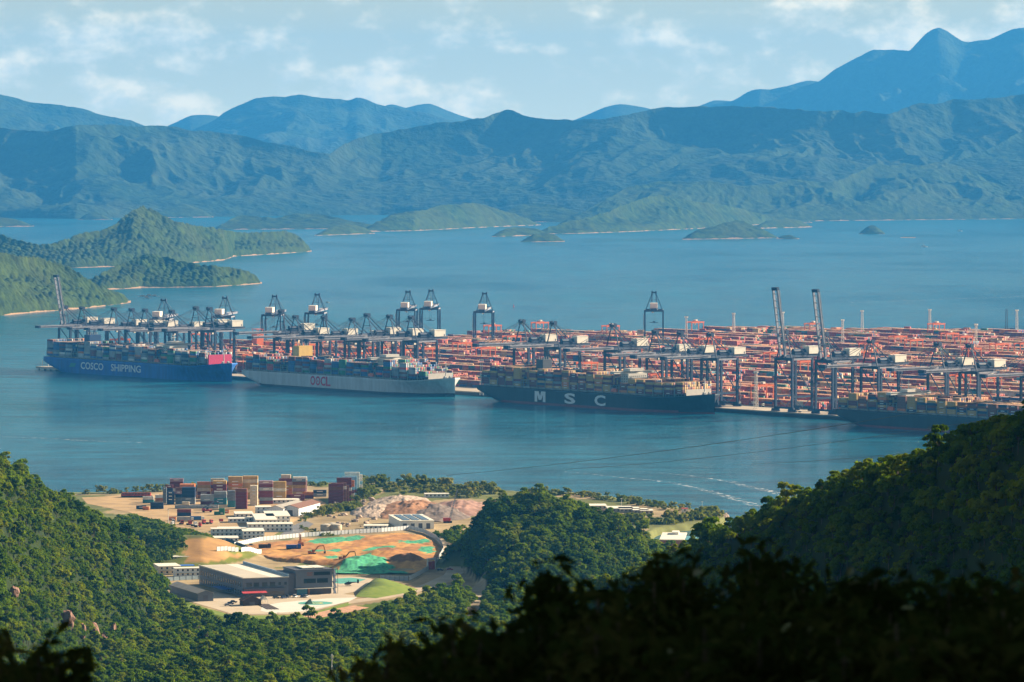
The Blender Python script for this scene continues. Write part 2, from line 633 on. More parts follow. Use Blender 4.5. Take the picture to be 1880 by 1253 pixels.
hill('far_hills', [(290, 240), (330, 222), (350, 212), (375, 211), (400, 213), (430, 230)], Dr=31500, slope=5, nF=24, amp=0.15, lam=1500, seed=3)
hill('far_hills', [(690, 205), (712, 192), (722, 191), (745, 200), (765, 193), (790, 190), (820, 203), (850, 214), (890, 224), (940, 240)], Dr=32000, slope=5, nF=24, amp=0.15, lam=1500, seed=4)
hill('far_hills', [(1400, 172), (1440, 160), (1480, 148), (1500, 150), (1560, 170)], Dr=31500, slope=5, nF=24, amp=0.12, lam=1500, seed=5)
hill('far_hills', [(1280, 197), (1310, 184), (1340, 186), (1400, 200)], Dr=31500, slope=5, nF=24, amp=0.12, lam=1500, seed=6)
hill('far_hills', [(1030, 228), (1060, 219), (1090, 206), (1110, 197), (1138, 191), (1160, 194), (1190, 199), (1215, 209), (1260, 225)], Dr=30500, slope=5, nF=24, amp=0.15, lam=1300, seed=7)
hill('mountain', [(-160, 190), (-60, 168), (0, 172), (40, 182), (62, 190), (100, 191), (160, 203), (205, 214), (240, 222), (272, 234), (310, 252)], Dr=25500, slope=4.5, nF=80, amp=0.45, lam=900, seed=8, rough=(25, 120.))
hill('mountain', [(330, 250), (360, 237), (390, 222), (415, 205), (445, 193), (470, 181), (500, 177), (525, 178), (550, 174), (580, 180), (610, 182), (640, 184), (655, 176), (668, 180), (690, 191), (730, 199), (780, 206), (830, 222), (900, 240), (960, 255)], Dr=28500, slope=5, nF=80, amp=0.45, lam=1000, seed=9, rough=(25, 140.))
hill('mountain', [(1270, 205), (1310, 192), (1345, 186), (1372, 168), (1392, 161), (1412, 164), (1440, 160), (1475, 160), (1505, 148), (1530, 128), (1560, 112), (1585, 100), (1602, 92), (1622, 93), (1640, 90), (1655, 92), (1668, 97), (1680, 80), (1695, 64), (1710, 56), (1722, 51), (1738, 58), (1752, 68), (1766, 78), (1790, 77), (1815, 74), (1840, 63), (1860, 55), (1876, 51), (1900, 55), (1960, 72), (2060, 60)], Dr=30000, slope=3.0, nF=90, amp=0.45, lam=900, seed=10, rough=(25, 140.))
hill('mountain_ridge', [(-200, 215), (-100, 225), (0, 232), (40, 238), (75, 244), (110, 237), (150, 231), (200, 230), (260, 233), (310, 231), (350, 240), (400, 244), (450, 250), (490, 261), (530, 268), (570, 276), (606, 283), (625, 270), (650, 258), (690, 247), (740, 238), (800, 229), (850, 222), (890, 217), (908, 209), (930, 202), (945, 205), (960, 212), (1000, 217), (1060, 221), (1110, 219), (1150, 212), (1190, 202), (1225, 196), (1270, 198), (1320, 194), (1370, 197), (1410, 195), (1450, 200), (1490, 205), (1525, 204), (1545, 200), (1568, 208), (1585, 203), (1605, 208), (1632, 212), (1655, 200), (1685, 191), (1710, 192), (1750, 181), (1775, 184), (1805, 182), (1835, 180), (1865, 174), (1885, 175), (1960, 168), (2100, 160)],
     foot=[(-200, 402), (0, 400), (140, 402), (290, 399), (400, 398), (700, 395), (1000, 397), (1500, 400), (2100, 400)], slope=3.9, du=2.4, nF=190, nB=14, amp=0.52, lam=900, seed=21, rough=(22, 80.), p=0.9, pn=2.3)
hill('mountain', [(1735, 308), (1752, 300), (1775, 290), (1800, 282), (1830, 266), (1860, 249), (1885, 236), (1930, 215), (2010, 190), (2100, 180)], foot=[(1700, 401), (2100, 401)], slope=3.2, nF=80, amp=0.25, lam=700, seed=22, rough=(14, 80.))
# nearer wooded shores and islands
hill('wooded_shore', [(1040, 402), (1065, 393), (1090, 378), (1120, 362), (1150, 344), (1185, 338), (1225, 332), (1265, 336), (1300, 333), (1340, 338), (1380, 342), (1420, 338), (1450, 329), (1490, 333), (1530, 336), (1560, 322), (1585, 311), (1608, 301), (1635, 304), (1660, 299), (1690, 305), (1722, 297), (1750, 303), (1785, 312), (1815, 322), (1845, 338), (1880, 348), (1990, 360)],
     foot=[(1040, 410), (1300, 409), (1500, 406), (1880, 402), (1990, 402)], slope=3.4, du=2.2, nF=130, amp=0.5, lam=420, seed=23, rough=(12, 34.), m=M_ISL, pn=2.2)
hill('wooded_shore', [(990, 424), (1030, 410), (1070, 402), (1110, 392), (1150, 374), (1190, 361), (1215, 359), (1250, 366), (1290, 372), (1330, 377), (1370, 386), (1410, 396), (1450, 402), (1490, 408), (1500, 412)],
     foot=[(990, 430), (1060, 429), (1150, 426), (1300, 419), (1420, 411), (1500, 409)], slope=3.2, du=2.2, nF=120, amp=0.5, lam=360, seed=24, rough=(12, 30.), m=M_ISL, pn=2.2)
hill('wooded_shore', [(1750, 405), (1790, 390), (1830, 376), (1880, 362), (1960, 345), (2060, 350)], foot=[(1750, 402), (2060, 402)], slope=3.2, nF=60, amp=0.3, lam=400, seed=25, rough=(10, 34.), m=M_ISL)
hill('wooded_shore', [(900, 402), (930, 388), (955, 376), (985, 372), (1020, 377), (1060, 388), (1100, 398)], foot=[(900, 408), (1100, 408)], slope=4, nF=60, amp=0.3, lam=400, seed=26, rough=(10, 34.), m=M_ISL)
hill('wooded_shore', [(660, 424), (690, 409), (720, 394), (750, 389), (785, 385), (812, 377), (840, 376), (868, 372), (900, 380), (930, 389), (960, 397), (985, 409), (1000, 416)], foot=[(660, 426), (760, 424), (880, 418), (1000, 413)], slope=3, du=2.2, nF=90, amp=0.3, lam=380, seed=27, rough=(11, 30.), m=M_ISL)
hill('island', [(393, 421), (415, 407), (440, 396), (470, 397), (505, 400), (545, 394), (585, 393), (615, 399), (645, 405), (690, 415)], foot=[(393, 422), (690, 420)], slope=4, nF=60, amp=0.3, lam=300, seed=28, rough=(11, 30.), m=M_ISL)
hill('island', [(576, 434), (600, 420), (625, 410), (650, 413), (670, 417), (688, 430)], foot=[(576, 433), (690, 429)], slope=3.4, nF=50, amp=0.2, lam=250, seed=29, rough=(9, 26.), m=M_ISL)
hill('island', [(903, 436), (915, 424), (940, 418), (965, 417), (990, 421), (1010, 433)], foot=[(900, 435), (1010, 432)], slope=3, nF=40, amp=0.2, lam=200, seed=30, rough=(8, 26.), m=M_ISL)
hill('island', [(955, 446), (965, 438), (978, 431), (1000, 427), (1018, 430), (1030, 438), (1038, 446)], foot=[(955, 445), (1040, 444)], slope=3, nF=40, amp=0.2, lam=160, seed=31, rough=(8, 24.), m=M_ISL)
hill('island', [(1252, 441), (1268, 428), (1285, 420), (1310, 416), (1335, 408), (1352, 404), (1375, 410), (1400, 420), (1418, 430), (1432, 440)], foot=[(1250, 440), (1432, 437)], slope=3.2, nF=50, amp=0.25, lam=260, seed=32, rough=(9, 26.), m=M_ISL)
hill('island', [(1424, 440), (1436, 432), (1450, 430), (1462, 436), (1470, 441)], foot=[(1420, 439), (1470, 439)], slope=3, nF=30, amp=0.2, lam=160, seed=33, rough=(5, 24.), m=M_ISL, mindepth=30)
hill('island', [(1385, 418), (1405, 406), (1430, 402), (1460, 403), (1480, 410), (1495, 420)], foot=[(1385, 420), (1495, 417)], slope=3, nF=40, amp=0.2, lam=200, seed=34, rough=(8, 26.), m=M_ISL)
hill('island', [(1576, 432), (1586, 420), (1596, 413), (1606, 412), (1616, 420), (1624, 431)], foot=[(1576, 430), (1624, 430)], slope=2.6, nF=40, amp=0.15, lam=120, seed=35, rough=(6, 20.), m=M_ISL)
hill('island', [(1650, 438), (1660, 434), (1675, 434), (1684, 438)], foot=[(1650, 437), (1684, 437)], slope=3, nF=16, amp=0.2, lam=100, seed=36, m=M_ISL, mindepth=40)
hill('wooded_shore', [(-60, 398), (0, 399), (25, 401), (40, 405), (62, 416)], foot=[(-60, 417), (62, 416)], slope=3, nF=40, amp=0.2, lam=250, seed=37, rough=(8, 30.), m=M_ISL)
hill('island', [(142, 406), (155, 394), (172, 389), (190, 394), (206, 405)], foot=[(142, 404), (206, 404)], slope=3, nF=30, amp=0.2, lam=250, seed=38, rough=(8, 30.), m=M_ISL)
hill('wooded_shore', [(270, 402), (295, 388), (320, 377), (340, 374), (362, 381), (385, 394), (395, 402)], foot=[(270, 400), (395, 399)], slope=3, nF=40, amp=0.2, lam=250, seed=39, rough=(8, 30.), m=M_ISL)
hill('peninsula', [(-120, 430), (-40, 432), (0, 437), (40, 449), (75, 455), (105, 451), (140, 437), (180, 429), (205, 422), (225, 407), (245, 391), (262, 383), (280, 390), (300, 402), (325, 413), (360, 420), (400, 425), (440, 432), (490, 431), (525, 429), (545, 437), (560, 450), (574, 464)],
     foot=[(-120, 496), (140, 492), (250, 489), (330, 485), (410, 478), (430, 471), (500, 467), (574, 462)], slope=2.7, du=1.8, nF=150, nB=12, amp=0.5, lam=330, seed=41, crown=(9.0, 13.0), rough=(8, 26.), m=M_ISL, pn=2.2)
hill('peninsula', [(140, 534), (165, 520), (190, 506), (215, 495), (240, 484), (262, 473), (280, 471), (305, 478), (330, 487), (370, 493), (410, 497), (440, 500), (465, 510), (484, 522)],
     foot=[(140, 534), (200, 532), (260, 529), (390, 527), (484, 521)], slope=2.5, du=1.8, nF=120, nB=10, amp=0.45, lam=230, seed=42, crown=(9.0, 12.0), rough=(6, 24.), m=M_ISL, pn=2.2)
hill('peninsula', [(-140, 462), (-60, 466), (0, 470), (35, 478), (70, 479), (105, 488), (130, 499), (155, 515), (175, 528), (195, 537), (220, 545), (238, 553), (248, 558)],
     foot=[(-140, 586), (0, 580), (60, 574), (150, 567), (248, 555)], slope=2.7, du=1.6, nF=150, nB=10, amp=0.45, lam=230, seed=43, crown=(8.0, 11.0), rough=(6, 24.), m=M_ISL, pn=2.2)

# ---- haze: one closed box of even air round the whole scene
mh = bpy.data.materials.new('haze_air')
mh.use_nodes = True
th = mh.node_tree
th.nodes.remove(th.nodes['Principled BSDF'])
pv = th.nodes.new('ShaderNodeVolumePrincipled')
pv.inputs['Color'].default_value = (0.065, 0.42, 1.0, 1)
pv.inputs['Density'].default_value = 2.75e-5
pv.inputs['Anisotropy'].default_value = 0.1
th.links.new(pv.outputs[0], th.nodes['Material Output'].inputs['Volume'])
hz = MB().box((-11500, -1200, -13), (11500, 33200, 1065), mh).build('haze')
hz['kind'] = 'stuff'
# ================================================================== NEAR LAND
GZ = 5.0                                   # level of the shore flat
def uD(px, py, z=4.0):
    p = at(px, py, z)
    return (CX + F * p.x / p.y, p.y)
COAST = [uD(*q) for q in [(-500, 905), (60, 905), (140, 906), (220, 906), (300, 900), (420, 894), (560, 890), (650, 885), (700, 885), (780, 890), (860, 898), (950, 903), (1050, 905),
                          (1120, 912), (1200, 927), (1270, 935), (1315, 943), (1337, 951), (1325, 957), (1290, 962), (1240, 968), (1205, 974), (1192, 984), (1198, 1004), (1300, 1008), (1500, 1012), (3100, 1012)]] + [(3100, 800), (-500, 800)]
us = np.arange(-300, 3000, 5.0)
Ds = np.arange(900, 4150, 9.0)
UU, DD = np.meshgrid(us, Ds, indexing='ij')
XX = (UU - CX) / F * DD
mask = pip(COAST, UU, DD).astype(float)
for _ in range(3):
    mask = (np.roll(mask, 1, 0) + np.roll(mask, -1, 0) + np.roll(mask, 1, 1) + np.roll(mask, -1, 1) + mask * 2) / 6
base = -7 + (GZ - 0.06 + 7) * np.clip(mask * 1.6 - 0.1, 0, 1)
base = base + np.clip(2720 - DD, 0, None) * 0.052
roll = (fbm(UU / 60.0, DD / 90.0, 77, 3) - 0.5) * 6 * np.clip((2700 - DD) / 200, 0, 1)
base = base + roll
def spur(sil, Dpts, front, back, tree=5.5, seed=1, rough=7.0):
    p = np.array(sil, float)
    y = np.interp(us, p[:, 0], p[:, 1], left=2600, right=p[-1, 1])
    Dr = np.interp(us, [q[0] for q in Dpts], [q[1] for q in Dpts])
    zr = CAMH - (y - HZ) / F * Dr - tree
    d = DD - Dr[:, None]
    r = 14.0
    fall = np.where(d < 0, front, back) * (np.sqrt(d * d + r * r) - r)
    n = (fbm(XX / 45.0, DD / 60.0, seed, 4) - 0.5) * rough * np.clip(np.abs(d) / 60, 0, 1)
    return zr[:, None] - fall + n
LEFT = spur([(-300, 640), (-120, 740), (0, 838), (30, 858), (60, 880), (95, 905), (130, 922), (165, 940), (200, 958), (232, 982), (258, 1012), (280, 1050), (310, 1092), (360, 1120), (410, 1142), (480, 1165), (560, 1210), (620, 1300)],
            [(-300, 2300), (0, 2450), (200, 2780), (300, 2890), (400, 2860), (600, 2700)], 0.33, 0.30, 6.0, 101)
MID = spur([(795, 1040), (820, 1010), (850, 982), (872, 955), (890, 930), (905, 918), (940, 911), (975, 908), (1010, 913), (1050, 922), (1100, 941), (1150, 962), (1195, 985), (1225, 1008), (1250, 1030), (1290, 1075), (1330, 1130)],
           [(795, 3180), (1250, 3120), (1330, 3050)], 0.24, 0.42, 6.0, 102)
RIGHT = spur([(760, 1300), (900, 1195), (1000, 1142), (1080, 1098), (1150, 1058), (1180, 1042), (1215, 1023), (1250, 1006), (1300, 982), (1350, 964), (1400, 942), (1450, 917), (1500, 893), (1560, 869), (1600, 858), (1650, 845), (1700, 828), (1760, 802), (1800, 786), (1850, 770), (1880, 757), (1950, 690), (2050, 500), (2260, 120), (2600, -120), (3000, -150)],
             [(760, 2250), (1150, 2080), (1500, 1700), (1880, 1380), (2260, 1350)], 0.62, 0.36, 5.0, 103)  # unseen right end of the ridge is raised to keep this hillside in shade
MID = MID - np.clip(874 - UU, 0, None) * 0.7 * (DD < 3170)
MOUND = spur([(225, 1012), (255, 998), (290, 988), (330, 984), (370, 984), (410, 994), (440, 1006), (470, 1022), (490, 1035)], [(225, 3260), (490, 3240)], 0.16, 0.3, 0.0, 104, 2.0)
def smax(a, b, k=5.0):
    h = np.clip(0.5 + 0.5 * (a - b) / k, 0, 1)
    return b * (1 - h) + a * h + k * h * (1 - h) * (np.minimum(a, b) > -6)
ZZ = base
for comp in (LEFT, MID, RIGHT, MOUND):
    ZZ = smax(comp, ZZ)
ZZ = np.where((mask < 0.02), -7, ZZ)
hz_forest = (np.maximum(np.maximum(LEFT, MID), RIGHT) > base + 1.0)
def zone(pts, z=GZ):
    poly = [uD(a, b, z) for a, b in pts]
    return pip(poly, UU, DD)
VALLEY_EDGE = [(250, 1085), (320, 1122), (380, 1152), (470, 1164), (560, 1158), (640, 1146), (720, 1128), (800, 1106), (850, 1082), (872, 1045), (850, 1005), (830, 985), (2200, 985), (2200, 860), (-300, 860), (-300, 1075)]
site = zone(VALLEY_EDGE)
grass_zone = zone([(296, 1084), (330, 1098), (400, 1126), (430, 1134), (560, 1134), (660, 1112), (760, 1094), (850, 1068), (850, 1082), (800, 1106), (720, 1128), (640, 1146), (560, 1158), (470, 1164), (380, 1152), (320, 1122)])
forest_mask = (hz_forest | (~site & (DD < 2960))) & ~grass_zone
# clear the track that winds down on the right of the site
track_zone = zone([(868, 1068), (890, 1064), (893, 1090), (882, 1130), (850, 1136), (846, 1120), (866, 1100)], 8.0)
forest_mask &= ~track_zone
# colours of the ground itself
gcol = np.zeros(UU.shape + (4,))
gcol[..., 3] = 1
def setc(mk, c):
    gcol[mk, :3] = c
setc(np.ones(UU.shape, bool), (0.36, 0.27, 0.15))
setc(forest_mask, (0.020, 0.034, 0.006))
setc(grass_zone, (0.105, 0.155, 0.018))
setc(track_zone, (0.42, 0.33, 0.22))
md = MOUND > base + 0.5
setc(md & ~hz_forest, (0.16, 0.18, 0.03))
setc(md & (MOUND > base + 3.0) & (UU + 60 * (fbm(XX / 8.0, DD / 14.0, 57, 3) - 0.5) > 330) & (UU + 60 * (fbm(XX / 8.0, DD / 14.0, 58, 3) - 0.5) < 425), (0.44, 0.25, 0.10))
gn = fbm(XX / 12.0, DD / 20.0, 55, 4)
green_patch = (fbm(XX / 70.0, DD / 110.0, 56, 3) > 0.55) & ~forest_mask & (DD > 3150)
setc(green_patch, (0.15, 0.16, 0.05))
shorestrip = site & (mask < 0.999) & (DD > 3300)
setc(shorestrip, (0.16, 0.17, 0.06))
gcol[..., :3] *= (0.75 + 0.5 * gn)[..., None]
def ground_material():
    m = attr_mat('shore_ground', 0.95, 0.35, 0.06)
    b = m.node_tree.nodes['Principled BSDF']
    b.inputs['Specular IOR Level'].default_value = 0.1
    return m
M_GROUND = ground_material()
V = np.stack([XX, DD, ZZ], -1).reshape(-1, 3)
me = np_mesh('ground', V, grid_faces(len(us), len(Ds)), [M_GROUND], attrs={'Col': ('POINT', gcol.reshape(-1, 4))})
struct(obj('ground', me))
def gz(x, y):
    u = CX + F * x / y
    i, j = (u - us[0]) / 5.0, (y - Ds[0]) / 9.0
    i0, j0 = int(max(0, min(len(us) - 2, i))), int(max(0, min(len(Ds) - 2, j)))
    a, b = i - i0, j - j0
    return (ZZ[i0, j0] * (1 - a) + ZZ[i0 + 1, j0] * a) * (1 - b) + (ZZ[i0, j0 + 1] * (1 - a) + ZZ[i0 + 1, j0 + 1] * a) * b

# slope of the mountain the photograph was taken from
gx = np.linspace(-260, 520, 90)
gy = np.linspace(-220, 905, 110)
GXX, GYY = np.meshgrid(gx, gy, indexing='ij')
vz = 298.2 - 0.19 * np.clip(GYY, -60, None) - 0.00004 * np.clip(GYY, 0, None) ** 2
vz = vz + 1.15 * np.clip(GXX - 0.13 * np.clip(GYY, 0, None) - 11, 0, 260) + np.clip(-GYY - 20, 0, 200) * 0.4  # steep rise on the right, out of view, added to shade the near shrubs
vz = vz + (fbm(GXX / 40, GYY / 40, 66, 3) - 0.5) * 8 * np.clip((np.abs(GXX) + np.abs(GYY) - 40) / 60, 0, 1)
vz = np.minimum(vz, 560)
M_SLOPE = mat('forest_floor', (0.030, 0.040, 0.014), 0.95, 0.4, 0.15, bump=0.2, bscale=1.0)
me = np_mesh('terrain', np.stack([GXX, GYY, vz], -1).reshape(-1, 3), grid_faces(90, 110), [M_SLOPE])
struct(obj('terrain', me))

# ================================================================== TREES
def leaf_material(name, dark, light, warm, transl=0.5):
    m = bpy.data.materials.new(name)
    m.use_nodes = True
    t = m.node_tree
    t.nodes.remove(t.nodes['Principled BSDF'])
    oi = t.nodes.new('ShaderNodeObjectInfo')
    geo = t.nodes.new('ShaderNodeNewGeometry')
    r1 = t.nodes.new('ShaderNodeValToRGB')
    r1.color_ramp.elements[0].color = (*dark, 1)
    r1.color_ramp.elements[1].color = (*warm, 1)
    e = r1.color_ramp.elements.new(0.55)
    e.color = (*light, 1)
    ad = t.nodes.new('ShaderNodeMath')
    ad.operation = 'MULTIPLY_ADD'
    ad.inputs[1].default_value = 0.35
    t.links.new(geo.outputs['Random Per Island'], ad.inputs[0])
    mu = t.nodes.new('ShaderNodeMath')
    mu.operation = 'MULTIPLY'
    mu.inputs[1].default_value = 0.65
    t.links.new(oi.outputs['Random'], mu.inputs[0])
    ln = t.nodes.new('ShaderNodeTexNoise')
    ln.inputs['Scale'].default_value = 0.022
    ln.inputs['Detail'].default_value = 2
    t.links.new(oi.outputs['Location'], ln.inputs['Vector'])
    lm = t.nodes.new('ShaderNodeMath')
    lm.operation = 'MULTIPLY_ADD'
    lm.inputs[1].default_value = 1.6
    t.links.new(ln.outputs['Fac'], lm.inputs[0])
    l2 = t.nodes.new('ShaderNodeMath')
    l2.operation = 'SUBTRACT'
    l2.inputs[1].default_value = 0.8
    t.links.new(mu.outputs[0], l2.inputs[0])
    t.links.new(l2.outputs[0], lm.inputs[2])
    t.links.new(lm.outputs[0], ad.inputs[2])
    t.links.new(ad.outputs[0], r1.inputs['Fac'])
    df = t.nodes.new('ShaderNodeBsdfDiffuse')
    tr = t.nodes.new('ShaderNodeBsdfTranslucent')
    mx = t.nodes.new('ShaderNodeMixShader')
    mx.inputs[0].default_value = transl
    t.links.new(r1.outputs[0], df.inputs['Color'])
    t.links.new(r1.outputs[0], tr.inputs['Color'])
    t.links.new(df.outputs[0], mx.inputs[1])
    t.links.new(tr.outputs[0], mx.inputs[2])
    t.links.new(mx.outputs[0], t.nodes['Material Output'].inputs['Surface'])
    return m
M_LEAF = leaf_material('forest_leaves', (0.036, 0.082, 0.003), (0.135, 0.220, 0.005), (0.240, 0.270, 0.009))
M_LEAF2 = leaf_material('shrub_leaves', (0.120, 0.165, 0.014), (0.230, 0.260, 0.030), (0.330, 0.290, 0.055))
M_BARK = mat('bark', (0.10, 0.075, 0.05), 0.9, 0.3, 3.0)

def leaf_quads(P, N, size, rng, stretch=1.5):
    n = len(P)
    a = rng.normal(size=(n, 3))
    T = np.cross(N, a)
    T /= np.linalg.norm(T, axis=1, keepdims=True) + 1e-9
    B = np.cross(N, T)
    s = size * rng.uniform(0.6, 1.3, (n, 1))
    L, Wd = T * s * stretch * 0.5, B * s * 0.5
    droop = np.array([[0, 0, -0.25]]) * s
    V = np.stack([P - L + droop, P + Wd * 0.9, P + L + droop, P - Wd * 0.9], 1).reshape(-1, 3)
    return V, np.arange(4 * n).reshape(n, 4)
def crown_arrays(seed, r=3.6, h=5.5, z0=2.2, blobs=15, per=42, size=0.85, flat=0.85):
    rng = np.random.default_rng(seed)
    Ps, Ns = [], []
    for b in range(blobs):
        th = rng.uniform(0, 2 * math.pi)
        k = math.sqrt(rng.uniform(0.02, 1))
        zz = rng.uniform(0.12, 1.0)
        rr = r * k * math.sin(math.pi * (0.22 + 0.68 * zz)) ** 0.7
        c = np.array([rr * math.cos(th), rr * math.sin(th), z0 + h * zz * (1 - 0.25 * k)])
        br = r * rng.uniform(0.28, 0.46)
        d = rng.normal(size=(per, 3))
        d /= np.linalg.norm(d, axis=1, keepdims=True)
        d[:, 2] = np.abs(d[:, 2]) * 0.9 - 0.15
        rad = br * rng.uniform(0.55, 1.05, (per, 1))
        Ps.append(c + d * rad * np.array([1, 1, flat]))
        Ns.append(d + rng.normal(size=(per, 3)) * 0.35 + np.array([0, 0, 0.3]))
    P, N = np.concatenate(Ps), np.concatenate(Ns)
    N /= np.linalg.norm(N, axis=1, keepdims=True)
    return leaf_quads(P, N, size, rng)
def trunk_mb(seed, h=5.0, r=0.22):
    rd = random.Random(seed)
    m = MB()
    top = Vector((rd.uniform(-.4, .4), rd.uniform(-.4, .4), h * 0.62))
    m.tube((0, 0, -1.5), top, r, M_BARK, r * 0.6, 6)
    for k in range(4):
        a = rd.uniform(0, 6.28)
        q = top + Vector((math.cos(a) * h * 0.3, math.sin(a) * h * 0.3, h * rd.uniform(0.15, 0.4)))
        m.tube(top * rd.uniform(0.6, 0.98), q, r * 0.45, M_BARK, r * 0.12, 5)
    return m
SPECIES = []        # (crown mesh, trunk mesh)
for k in range(6):
    kw = [dict(r=3.6, h=5.5), dict(r=4.3, h=5.0, blobs=18), dict(r=2.9, h=6.4, blobs=13), dict(r=3.8, h=4.6, blobs=16), dict(r=2.2, h=3.4, z0=0.8, blobs=9, size=0.65), dict(r=3.2, h=7.4, z0=3.2, blobs=14)][k]
    Vc, Fc = crown_arrays(500 + k, **kw)
    cm = np_mesh('crown', Vc, Fc, [M_LEAF], smooth=False)
    SPECIES.append((cm, trunk_mb(600 + k, kw.get('z0', 2.2) + kw['h']).mesh('trunk')))
SHRUBS = []
for k in range(4):
    kw = [dict(r=2.4, h=3.6, z0=0.2, blobs=10, per=36, size=0.7), dict(r=1.8, h=4.6, z0=0.3, blobs=10, per=34, size=0.6), dict(r=3.0, h=3.0, z0=0.1, blobs=12, per=34, size=0.7), dict(r=2.6, h=5.4, z0=0.5, blobs=13, per=34, size=0.7)][k]
    Vc, Fc = crown_arrays(540 + k, **kw)
    SHRUBS.append((np_mesh('crown', Vc, Fc, [M_LEAF2], smooth=False), trunk_mb(640 + k, kw['h'], 0.12).mesh('trunk')))
def plant(protos, k, x, y, s, rot, name, label, cat, group, z=None, sz=None):
    o = thing(name, label, cat, (x, y, (gz(x, y) if z is None else z)), rot, group)
    o.scale = (s, s, sz or s)
    obj('crown', protos[k][0], o)
    obj('trunk', protos[k][1], o)
    return o

# scatter: jittered points on the wooded ground that the photograph can see
elev = (ZZ - CAMH) / DD
cm_ = np.maximum.accumulate(elev, axis=1)
vis = (ZZ + 16 - CAMH) / DD > np.concatenate([np.full((len(us), 1), -9.0), cm_[:, :-1]], 1)
rng = np.random.default_rng(5)
px_, py_ = [], []
for (x0, x1, y0, y1, sp) in ((-420, 420, 1000, 2150, 3.9), (-420, 420, 2150, 3330, 3.9)):
    a = np.arange(x0, x1, sp)
    b = np.arange(y0, y1, sp)
    A, B = np.meshgrid(a, b, indexing='ij')
    px_.append((A + rng.uniform(-.48, .48, A.shape) * sp).ravel())
    py_.append((B + rng.uniform(-.48, .48, A.shape) * sp).ravel())
TX, TY = np.concatenate(px_), np.concatenate(py_)
TU = CX + F * TX / TY
ii = np.clip(((TU - us[0]) / 5.0).round().astype(int), 0, len(us) - 1)
jj = np.clip(((TY - Ds[0]) / 9.0).round().astype(int), 0, len(Ds) - 1)
ok = forest_mask[ii, jj] & vis[ii, jj] & (TU > -90) & (TU < 1990)
i0 = np.clip(((TU - us[0]) / 5.0).astype(int), 0, len(us) - 2)
j0 = np.clip(((TY - Ds[0]) / 9.0).astype(int), 0, len(Ds) - 2)
fa, fb = (TU - us[0]) / 5.0 - i0, (TY - Ds[0]) / 9.0 - j0
TZ = (ZZ[i0, j0] * (1 - fa) + ZZ[i0 + 1, j0] * fa) * (1 - fb) + (ZZ[i0, j0 + 1] * (1 - fa) + ZZ[i0 + 1, j0 + 1] * fa) * fb
ROWP = HZ + (CAMH - TZ - 8) * F / TY
ok &= (ROWP < 1300) & (TZ > 2)
# keep the skyline of the right and left hillsides free: those trees stand as things of their own
DrR = np.interp(TU, [760, 1150, 1500, 1880, 2260], [2250, 2080, 1700, 1380, 1350])
DrL = np.interp(TU, [-300, 0, 200, 300], [2300, 2450, 2780, 2890])
sky_r = ok & (TU > 1180) & (np.abs(TY - DrR) < 5)
sky_l = ok & (TU < 215) & (np.abs(TY - DrL) < 5)
drop = rng.uniform(size=TX.shape) < 0.05
keep = ok & ~sky_r & ~sky_l & ~drop
print('forest points', keep.sum(), 'skyline', sky_r.sum(), sky_l.sum())
tcol = bpy.data.collections.new('tree_kinds')
for k, (cm, tm) in enumerate(SPECIES):
    a, b = bpy.data.objects.new('crown', cm), None
    # crown and trunk joined for the forest mass
    nv = len(cm.vertices)
    Vc = np.empty(nv * 3, np.float32)
    cm.vertices.foreach_get('co', Vc)
    fs = [list(p.vertices) for p in cm.polygons] + [[i + nv for i in p.vertices] for p in tm.polygons]
    jm = bpy.data.meshes.new('tree_kind')
    jm.from_pydata([tuple(v) for v in Vc.reshape(-1, 3)] + [tuple(v.co) for v in tm.vertices], [], fs)
    jm.materials.append(M_LEAF)
    jm.materials.append(M_BARK)
    jm.polygons.foreach_set('material_index', [0] * len(cm.polygons) + [1] * len(tm.polygons))
    tcol.objects.link(bpy.data.objects.new('tree_kind', jm))
